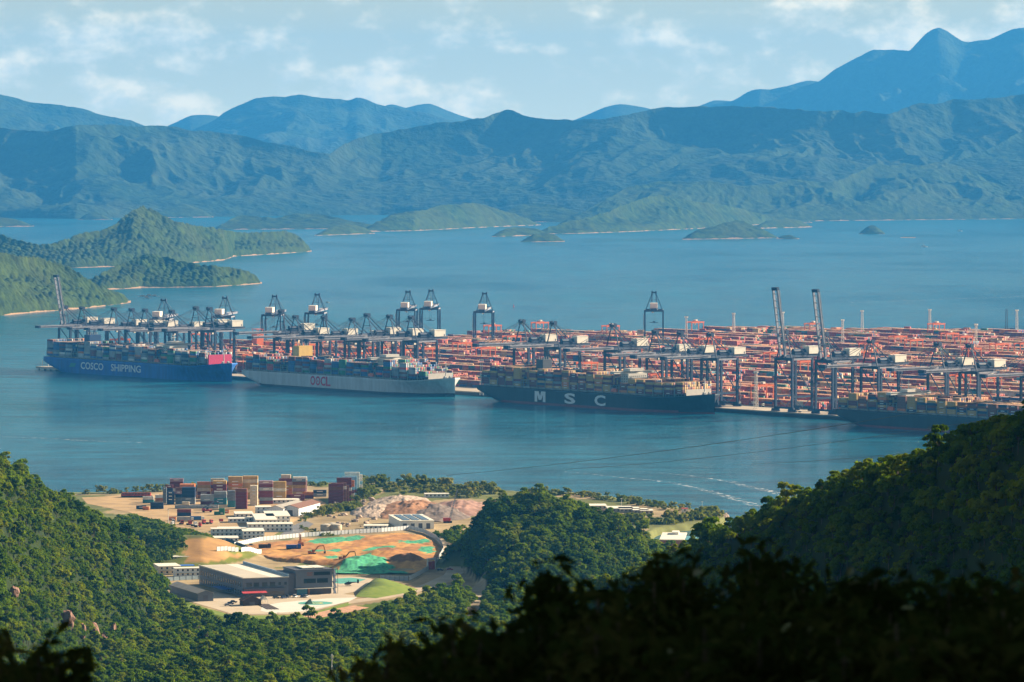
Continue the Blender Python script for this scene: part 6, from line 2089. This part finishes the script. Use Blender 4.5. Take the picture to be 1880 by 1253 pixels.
make_truck(M_WCAB, M_CONT['blue'], 'blue box trailer truck on the dirt lot', 362, 957, R(5), 11)
make_truck(M_BLUEP, M_BLUEP, 'bright blue dump truck standing in the earthworks', 539, 1010, R(8), 8.5, None, 1.25, True)
make_truck(mat('truck_dark', (0.05, 0.03, 0.03), 0.5), mat('truck_dark', (0.05, 0.03, 0.03), 0.5), 'dark dump truck near the left fence of the earthworks', 486, 1008, R(10), 8, None, 1.1, True)
def excavator(px, py, rot, label, arm=1.0, dz=0.3):
    o = thing('excavator', label, 'excavator', at(px, py, GZ + dz), rot, 'excavators in the earthworks')
    o.scale = (1.25, 1.25, 1.25)
    mo = mat('excavator_orange', (0.42, 0.16, 0.05), 0.5, 0.15)
    for s in (-1, 1):
        part(o, 'track', lambda m: m.prism([(-2.2, s * 1.3 - 0.35), (2.2, s * 1.3 - 0.35), (2.2, s * 1.3 + 0.35), (-2.2, s * 1.3 + 0.35)], 0, 0.9, M_TYRE))
    part(o, 'body', lambda m: (m.box((-2.4, -1.4, 1.0), (1.2, 1.4, 1.7), mo), m.box((-2.4, -1.4, 1.7), (-0.6, 1.4, 2.4), mo)))
    c = part(o, 'cab', lambda m: m.box((-0.2, 0.3, 1.72), (1.4, 1.4, 3.0), mo))
    w = MB()
    w.box((1.4, 0.4, 2.0), (1.45, 1.3, 2.9), M_GLASS)
    w.build('pane', c)
    part(o, 'boom', lambda m: (m.beam((1.0, -0.3, 1.8), (3.6, -0.3, 5.0 * arm), 0.6, mo, h=0.7), m.beam((3.6, -0.3, 5.0 * arm), (6.6, -0.3, 5.3 * arm), 0.5, mo, h=0.6)))
    part(o, 'arm', lambda m: m.beam((6.6, -0.3, 5.3 * arm), (7.4, -0.3, 2.0), 0.42, mo, h=0.5))
    part(o, 'bucket', lambda m: m.prism([(6.6, -0.8), (7.8, -0.8), (7.8, 0.3), (6.6, 0.3)], 0.8, 2.0, M_POST))
excavator(573, 1019, R(5), 'orange excavator with bent arm on the left part of the earthworks')
excavator(630, 1030, R(-4), 'orange excavator with bent arm above the green netting', 1.0, 2.0)
excavator(552, 1003, R(100), 'orange excavator with raised arm beside the blue dump truck', 1.25)
# reach stacker in the lot
o = thing('reach_stacker', 'dark reach stacker with raised boom before the container stacks', 'reach stacker', at(380, 941), R(10))
part(o, 'body', lambda m: (m.box((-4, -1.8, 0.9), (4, 1.8, 2.2), M_RCAB), m.box((-4, -1.6, 2.2), (-1.5, 1.6, 3.2), M_RCAB)))
part(o, 'cab', lambda m: m.box((-0.8, -0.9, 2.22), (1.2, 0.9, 4.2), M_GLASS))
part(o, 'boom', lambda m: m.beam((-3.2, 0, 3.4), (8.5, 0, 9.5), 0.9, M_POST))
part(o, 'spreader', lambda m: m.box((8.0, -3.2, 7.4), (9.2, 3.2, 8.6), M_POST))
for x in (-2.8, 2.8):
    part(o, 'wheel', lambda m: m.tube((x, -1.9, 0.85), (x, 1.9, 0.85), 0.85, M_TYRE, n=12))
# crawler crane by the rounded hill
o = thing('crawler_crane', 'dark crawler crane with raised lattice boom beside the wooded hill', 'crane', at(822, 960), R(0))
for s in (-1, 1):
    part(o, 'track', lambda m: m.box((-3.4, s * 2.2 - 0.5, 0), (3.4, s * 2.2 + 0.5, 1.2), M_TYRE))
part(o, 'cab', lambda m: m.box((-3.6, -1.7, 1.25), (2.2, 1.7, 3.8), M_RCAB))
def cboom(m):
    a, b = Vector((1.5, 0, 2.5)), Vector((7.6, 0, 26.0))
    for s in (-0.6, 0.6):
        for q in (-0.5, 0.5):
            m.beam(a + Vector((q, s, 0)), b + Vector((q * 0.6, s * 0.6, 0)), 0.3, M_POST)
    for k in range(12):
        p0, p1 = a.lerp(b, k / 12), a.lerp(b, (k + 1) / 12)
        m.beam(p0 + Vector((-.5, -.6, 0)), p1 + Vector((.5, .6, 0)), 0.2, M_POST)
        m.beam(p0 + Vector((.5, .6, 0)), p1 + Vector((-.5, -.6, 0)), 0.2, M_POST)
part(o, 'boom', cboom)
# ---- helicopters
M_HELI = mat('helicopter_black', (0.015, 0.018, 0.028), 0.3, 0.1, spec=0.6)
o = thing('helicopter', 'black helicopter standing on the teal-marked apron right of the hangar', 'helicopter', at(636, 1075, GZ + 0.12), R(186))
o.location = at(640, 1076, GZ + 0.12)
def fus(m):
    secs = [(2.9, 0.15, 1.3, 0.15), (2.3, 0.65, 1.4, 0.7), (1.2, 0.95, 1.6, 1.0), (-0.4, 0.95, 1.7, 1.05), (-1.5, 0.7, 1.95, 0.75), (-2.4, 0.3, 2.25, 0.35), (-6.0, 0.18, 2.5, 0.2)]
    n = 12
    V, Fs = [], []
    for x, w, zc, h in secs:
        for k in range(n):
            a = 2 * math.pi * k / n
            V.append((x, w * math.cos(a), zc + h * math.sin(a)))
    for i in range(len(secs) - 1):
        for k in range(n):
            Fs.append((i * n + k, i * n + (k + 1) % n, (i + 1) * n + (k + 1) % n, (i + 1) * n + k))
    Fs += [tuple(range(n))[::-1], tuple(range((len(secs) - 1) * n, len(secs) * n))]
    m.add(V, Fs, M_HELI)
part(o, 'fuselage', fus, True)
part(o, 'tail_fin', lambda m: m.prism([(-6.9, -0.1), (-5.6, -0.1), (-5.6, 0.1), (-6.9, 0.1)], 1.7, 4.2, M_HELI))
part(o, 'tail_plane', lambda m: m.box((-5.6, -1.3, 2.45), (-4.8, 1.3, 2.55), M_HELI))
part(o, 'rotor_mast', lambda m: m.tube((0, 0, 2.6), (0, 0, 3.3), 0.2, M_HELI, n=8))
for k in range(3):
    b = part(o, 'rotor_blade', lambda m: m.box((0.2, -0.16, 0), (5.2, 0.16, 0.06), M_HELI))
    b.location = (0, 0, 3.3)
    b.rotation_euler = (0, R(2), k * 2 * math.pi / 3 + 0.5)
for s in (-1, 1):
    part(o, 'skid', lambda m: (m.tube((-1.8, s * 1.0, 0.08), (2.2, s * 1.0, 0.08), 0.08, M_HELI, n=6), m.beam((1.0, s * 1.0, 0.1), (0.9, s * 0.5, 0.9), 0.1, M_HELI), m.beam((-1.0, s * 1.0, 0.1), (-0.9, s * 0.5, 1.0), 0.1, M_HELI)))
o = thing('covered_helicopter', 'small dark green tarpaulin-covered peak on the teal helipad circle', 'cover', at(567, 1109, GZ + 0.2), R(30))
mg = mat('tarpaulin_green', (0.02, 0.07, 0.055), 0.7)
part(o, 'cover', lambda m: m.add([(-2.6, -1.3, 0), (2.0, -1.5, 0), (2.4, 1.3, 0), (-2.4, 1.4, 0), (-1.2, -0.5, 1.3), (1.0, -0.3, 3.4), (1.2, 0.3, 3.4), (-1.2, 0.5, 1.4)], [(4, 5, 6, 7), (0, 1, 5, 4), (1, 2, 6, 5), (2, 3, 7, 6), (3, 0, 4, 7)], mg))
part(o, 'rope', lambda m: [m.tube((1.1, 0, 3.3), (a, b, 0.02), 0.05, M_CABLE, n=5) for a, b in ((4, -2), (4, 2), (-4, 0))])
# parking plots with timber edging beside the white pad
M_PLOT = mat('plot_brown', (0.10, 0.075, 0.07), 0.9)
for k, (px, py) in enumerate(((490, 1117), (497, 1117), (504, 1117))):
    p = at(px, py, GZ + 0.1)
    o = thing('planting_bed', f'dark brown planting bed beside the white pad, {ordn(k + 1)} from the left', 'planting bed', p, R(15), 'planting beds by the white pad')
    part(o, 'soil', lambda m: m.box((-1.0, -8, 0), (1.0, 26, 0.18), M_PLOT))
    part(o, 'edging', lambda m: (m.box((-1.2, -8.2, 0), (-1.02, 26.2, 0.3), M_TIMBER), m.box((1.02, -8.2, 0), (1.2, 26.2, 0.3), M_TIMBER)))
# tarpaulin tent next to the hut
o = thing('cream_tent', 'small cream tent roof right of the timber hut', 'tent', at(484, 1107), R(20))
part(o, 'canvas', lambda m: m.add([(-2, -3, 2.2), (2, -3, 2.2), (2, 3, 2.2), (-2, 3, 2.2), (0, -2.5, 4.6), (0, 2.5, 4.6)], [(0, 1, 4), (1, 2, 5, 4), (2, 3, 5), (3, 0, 4, 5)], M_ROOFW))
for a in (-1.9, 1.9):
    for b in (-2.9, 2.9):
        part(o, 'pole', lambda m: m.tube((a, b, 0), (a, b, 2.2), 0.06, M_POST, n=6))
# lawn bank right of the helipad: a real slope
lw = [at(a, b, GZ) for a, b in ((652, 1096), (672, 1080), (690, 1067), (720, 1069), (768, 1083), (740, 1090), (690, 1099))]
lc = sum(lw, Vector()) / len(lw)
m = MB()
V = [tuple(p + Vector((0, 0, 0.1))) for p in lw] + [(p.x * 0.55 + lc.x * 0.45 - 3, p.y * 0.55 + lc.y * 0.45 + 12, GZ + 3.4) for p in lw]
n = len(lw)
area = sum(V[i][0] * V[(i + 1) % n][1] - V[(i + 1) % n][0] * V[i][1] for i in range(n))
fs = [(k, (k + 1) % n, n + (k + 1) % n, n + k) for k in range(n)] + [tuple(range(n, 2 * n))]
m.add(V, fs if area > 0 else [f[::-1] for f in fs], M_LAWN)
struct(m.build('lawn', None, True))
sheet('lawn', [(350, 1110), (395, 1121), (430, 1131), (560, 1129), (640, 1106), (660, 1100), (640, 1112), (560, 1135), (430, 1137), (340, 1116)], M_LAWN, 0.04)
sheet('earth_strip', [(556, 1132), (600, 1121), (650, 1112), (678, 1116), (640, 1125), (580, 1136)], mat('terrace_earth', (0.50, 0.28, 0.17), 0.95, 0.25, 0.3), 0.08)
# ---- spit buildings, pier sheds
for k, (px, py, L_, W_) in enumerate(((1082, 936, 14, 20), (1116, 941, 20, 24), (1138, 942, 16, 20), (1163, 944, 12, 18), (1176, 945, 10, 14))):
    cabin(px, py, L_, W_, 1, R(3), f'low pale house on the wooded spit, {ordn(k + 1)} from the left', M_PAVE, M_ROOFW, group='low houses on the spit')
cabin(1252, 941, 4.6, 5, 1, 0, 'tiny white and red hut near the tip of the spit', M_WHITE, M_REDROOF)
o = thing('warehouse', 'pale roofed brick warehouse by the cove below the dark hillside', 'building', at(1212, 1010), R(-4))
part(o, 'wall', lambda m: m.box((0, 0, 0), (17, 60, 7), mat('brick_wall', (0.30, 0.17, 0.13), 0.9, 0.15, 0.6)))
part(o, 'roof', lambda m: m.box((-0.5, -0.5, 7.02), (17.5, 60.5, 7.6), M_ROOFW))
part(o, 'roof_vent', lambda m: m.box((7, 40, 7.62), (12, 56, 9.4), M_ROOFW))
for k in range(4):
    obj('window', WIN, o, (2 + k * 3.8, -0.01, 2.4)).scale = (1.6, 1, 1.6)
cabin(1258, 1006, 9, 30, 2, R(-4), 'teal-blue shed right of the pale roofed warehouse', mat('shed_teal', (0.04, 0.20, 0.26), 0.6), mat('shed_teal_roof', (0.08, 0.26, 0.32), 0.6))
# flagpole, lamp poles, aerial
def pole(px, py, h, label, cat, m_=None, flag=None, z=None, r=0.16, name='lamp_pole'):
    p = at(px, py, GZ if z is None else z)
    if z is not None:
        p.z = gz(p.x, p.y)
    o = thing(name, label, cat, p)
    part(o, 'shaft', lambda m: m.tube((0, 0, 0), (0, 0, h), r, m_ or M_MASTW, r * 0.6, 8))
    if flag:
        part(o, 'flag', lambda m: m.box((0.15, -0.04, h - 2.2), (3.2, 0.04, h - 0.3), flag))
    else:
        part(o, 'head', lambda m: m.box((-0.9, -0.25, h), (0.9, 0.25, h + 0.35), m_ or M_MASTW))
pole(402, 984, 13, 'white flagpole with red flag before the long white cabin', 'flagpole', None, M_RCAB, name='flagpole')
pole(309, 965, 12, 'pale lamp pole on the near side of the dirt lot', 'lamp pole', r=0.3)
pole(1141, 937, 9, 'white lamp pole among the low houses on the spit', 'lamp pole')
pole(1289, 943, 9, 'white lamp pole near the tip of the spit', 'lamp pole')
def aerial(px, ptop, D, label):
    p = atD(px, ptop, D)
    z0 = gz(p.x, p.y)
    o = thing('aerial_mast', label, 'mast', (p.x, p.y, z0))
    H = p.z - z0
    def f(m):
        for k in range(3):
            a = 2 * math.pi * k / 3
            m.beam((0.35 * math.cos(a), 0.35 * math.sin(a), 0), (0.2 * math.cos(a), 0.2 * math.sin(a), H), 0.14, M_MASTW)
        for k in range(int(H / 1.2)):
            a, b = 2 * math.pi * (k % 3) / 3, 2 * math.pi * ((k + 1) % 3) / 3
            m.beam((0.3 * math.cos(a), 0.3 * math.sin(a), k * 1.2), (0.3 * math.cos(b), 0.3 * math.sin(b), k * 1.2 + 1.2), 0.1, M_MASTW)
    part(o, 'lattice', f)
    part(o, 'antenna', lambda m: [m.box((a - 0.12, b - 0.12, H - 2.6), (a + 0.12, b + 0.12, H - 0.4), M_MASTW) for a, b in ((0.5, 0), (-0.5, 0.2), (0, -0.5))])
aerial(609.5, 1201, 2280, 'thin white lattice aerial rising from the valley trees at the bottom')
aerial(1459, 905, 1755, 'thin dark post standing on the skyline of the dark right hillside')
# ---- shrubs of the shore
def shrub_row(pts, n, smin, smax_, where, group, spread=2.0, kinds=(0, 1, 2, 3)):
    ws = [at(a, b) for a, b in pts]
    seg = [(ws[j + 1] - ws[j]).length for j in range(len(ws) - 1)]
    out = []
    for k in range(n):
        t = (k + rk.uniform(0.1, 0.9)) / n * sum(seg)
        j = 0
        while t > seg[j] and j < len(seg) - 1:
            t -= seg[j]
            j += 1
        p = ws[j].lerp(ws[j + 1], min(1, t / seg[j])) + Vector((rk.uniform(-1, 1) * spread, rk.uniform(-1, 1) * spread * 3, 0))
        out.append(p)
    out.sort(key=lambda p: p.x / p.y)
    for k, p in enumerate(out):
        s = rk.uniform(smin, smax_)
        plant(SHRUBS, rk.choice(kinds), p.x, p.y, s, rk.uniform(0, 6.28), 'shrub', f'pale green shrub {where}, {ordn(k + 1)} from the left', 'shrub', group, z=max(1.0, gz(p.x, p.y)) - 0.2)
shrub_row([(150, 908), (300, 902), (420, 897), (560, 893), (600, 892)], 40, 0.9, 1.6, 'along the shore behind the container stacks', 'shrubs along the left shore')
shrub_row([(655, 893), (700, 892), (780, 896), (860, 904), (900, 908)], 46, 1.5, 2.5, 'along the shore beyond the rubble field', 'shrubs along the middle shore', 5)
shrub_row([(640, 905), (700, 903), (780, 905), (850, 912), (880, 915)], 34, 1.2, 2.0, 'in the second line behind the rubble field', 'second line of shrubs at the shore', 6)
shrub_row([(960, 908), (1060, 911), (1120, 918), (1200, 931), (1260, 938)], 44, 1.1, 1.8, 'along the seaward edge of the spit', 'shrubs along the spit', 4)
shrub_row([(1130, 955), (1180, 962), (1230, 960), (1270, 955), (1310, 950)], 40, 1.3, 2.2, 'on the near side of the spit', 'shrubs on the near side of the spit', 5)
shrub_row([(1280, 947), (1300, 947), (1318, 948)], 9, 1.8, 2.6, 'clustered at the tip of the spit', 'shrubs at the tip of the spit', 3)
shrub_row([(575, 950), (600, 945), (640, 935), (665, 930)], 34, 1.1, 1.8, 'between the cabins and the rubble field', 'shrubs by the rubble field', 6)
shrub_row([(662, 918), (672, 914), (684, 912)], 7, 1.8, 2.4, 'tall and dense right of the stepped container tower', 'tall shrubs right of the stepped tower', 3)
shrub_row([(548, 970), (600, 985), (680, 977), (730, 974)], 24, 0.5, 0.9, 'in the strip behind the back hoarding', 'shrubs behind the back hoarding', 2)
shrub_row([(553, 958), (562, 950), (572, 946)], 10, 0.7, 1.0, 'on the green verge right of the cabins', 'shrubs on the verge', 3)
# ================================================================== POWER LINES
def cable(p, q, sag, r, label):
    o = thing('power_line', label, 'cable', (0, 0, 0), 0, 'power lines over the water')
    n = 24
    m = MB()
    pts = [p.lerp(q, k / n) - Vector((0, 0, sag * 4 * (k / n) * (1 - k / n))) for k in range(n + 1)]
    for a, b in zip(pts, pts[1:]):
        m.tube(a, b, r, M_CABLE, n=5, caps=False)
    m.build('wire', o)
cable(atD(820, 873, 2600), atD(1990, 706, 1500), 3.0, 0.10, 'upper thin dark power line slanting across the near water')
cable(atD(1040, 862, 2600), atD(1990, 742, 1500), 3.0, 0.08, 'middle thin dark power line slanting across the near water')
cable(atD(1380, 852, 2300), atD(1990, 790, 1500), 2.0, 0.08, 'lower thin dark power line close above the dark hillside')
# ================================================================== FOREGROUND FOLIAGE (out of focus)
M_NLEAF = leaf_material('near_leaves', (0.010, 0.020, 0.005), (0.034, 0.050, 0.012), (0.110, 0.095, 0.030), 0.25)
M_GLOSS = mat('glossy_leaf', (0.14, 0.16, 0.06), 0.55, 0.4, 6.0, spec=0.15)
def slope_z(x, y):
    return 298.2 - 0.19 * max(y, -60) - 0.00004 * max(y, 0) ** 2
NEAR_LEAF = []
for k in range(3):
    L_, W_ = (0.13, 0.17, 0.10)[k], (0.034, 0.045, 0.04)[k]
    V = [(0, 0, 0), (L_ * .35, -W_ / 2, .006), (L_ * .75, -W_ * .36, .0), (L_, 0, -.02), (L_ * .75, W_ * .36, .0), (L_ * .35, W_ / 2, .006), (L_ * .4, 0, -.004)]
    me = bpy.data.meshes.new('leaf')
    me.from_pydata(V, [], [(0, 1, 6), (1, 2, 6), (2, 3, 6), (3, 4, 6), (4, 5, 6), (5, 0, 6)])
    me.materials.append(M_GLOSS)
    NEAR_LEAF.append(me)
def near_bush(px, ptop, D, wpx, label, nleaf, seed, nbig=16, lean=0.0):
    rg = np.random.default_rng(seed)
    rdm = random.Random(seed)
    top = atD(px, ptop, D)
    g = slope_z(top.x, D) - 0.3
    H = top.z - g
    Wd = wpx / F * D / 2
    o = thing('near_shrub', label, 'shrub', (top.x, D, g), 0, 'out of focus shrubs in the foreground')
    br = MB()
    tips = []
    nb = 34
    for k in range(nb):
        a = rdm.uniform(0, 6.28)
        q = Vector((math.cos(a) * Wd * math.sqrt(rdm.random()), math.sin(a) * 0.9 * rdm.random(), 0))
        q.z = H - 0.45 * (abs(q.x) / Wd) ** 1.6 - 0.3 * rdm.random() ** 1.3
        b0 = Vector((q.x * 0.25, q.y * 0.2, 0))
        mid = b0.lerp(q, 0.55) + Vector((0, 0, H * 0.08))
        br.tube(b0, mid, 0.05, M_BARK, 0.03, 5, caps=False)
        br.tube(mid, q, 0.03, M_BARK, 0.008, 5, caps=False)
        tips.append((mid, q))
    br.build('branches', o)
    P, Nn = [], []
    nleaf *= 3
    Q = np.array([q for _, q in tips])[rg.integers(0, nb, nleaf)]
    t = rg.uniform(0, 1, (nleaf, 1)) ** 0.8
    C = Q - np.concatenate([np.zeros((nleaf, 2)), 1.5 * t], 1)
    P = C + rg.normal(size=(nleaf, 3)) * np.array([0.09, 0.25, 0.07])
    Nn = rg.normal(size=(nleaf, 3)) + np.array([0, -0.3, 0.7])
    Nn /= np.linalg.norm(Nn, axis=1, keepdims=True)
    V, Fq = leaf_quads(np.array(P), Nn, 0.052, rg, 2.7)
    lv = obj('foliage', np_mesh('foliage', V, Fq, [M_NLEAF], smooth=False), o)
    lv['kind'] = 'stuff'
    for k in range(int(nbig * 1.8)):
        m_, q = tips[rdm.randrange(nb)]
        c = q - Vector((0, 0, 0.8 * rdm.random())) + Vector((rdm.gauss(0, 0.15), -0.35 + rdm.gauss(0, 0.1), rdm.gauss(0, 0.1)))
        l = obj('leaf', NEAR_LEAF[k % 3], o, c)
        l.rotation_euler = (rdm.uniform(-0.6, 0.6), rdm.uniform(-0.9, 0.5), rdm.uniform(0, 6.28))
        s = rdm.uniform(0.8, 1.3)
        l.scale = (s, s, s)
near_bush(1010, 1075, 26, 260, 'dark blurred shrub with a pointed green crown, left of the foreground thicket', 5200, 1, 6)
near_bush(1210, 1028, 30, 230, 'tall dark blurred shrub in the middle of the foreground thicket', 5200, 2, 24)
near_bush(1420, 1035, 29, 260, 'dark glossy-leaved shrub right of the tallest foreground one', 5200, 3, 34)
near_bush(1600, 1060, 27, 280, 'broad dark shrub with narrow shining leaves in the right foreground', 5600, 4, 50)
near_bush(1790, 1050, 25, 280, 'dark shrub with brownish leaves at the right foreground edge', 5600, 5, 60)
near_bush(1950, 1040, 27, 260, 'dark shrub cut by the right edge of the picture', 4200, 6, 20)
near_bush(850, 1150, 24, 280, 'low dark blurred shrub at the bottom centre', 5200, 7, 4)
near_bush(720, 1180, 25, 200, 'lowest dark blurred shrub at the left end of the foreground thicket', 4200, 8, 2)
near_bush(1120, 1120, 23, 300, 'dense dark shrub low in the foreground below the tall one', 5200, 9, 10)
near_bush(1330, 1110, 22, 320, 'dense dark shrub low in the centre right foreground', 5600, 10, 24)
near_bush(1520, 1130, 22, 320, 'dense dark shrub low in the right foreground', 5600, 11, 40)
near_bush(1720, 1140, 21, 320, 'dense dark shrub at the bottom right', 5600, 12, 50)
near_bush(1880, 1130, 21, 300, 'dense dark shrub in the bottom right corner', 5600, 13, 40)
near_bush(60, 1215, 24, 330, 'black shrub added in place of hillside shadow in the bottom left corner', 5600, 14, 0)  # this shrub and the next are added where only a shadowed slope lies
near_bush(-70, 1150, 25, 330, 'black shrub added in place of hillside shadow, cut by the left edge at the bottom', 5600, 15, 0)
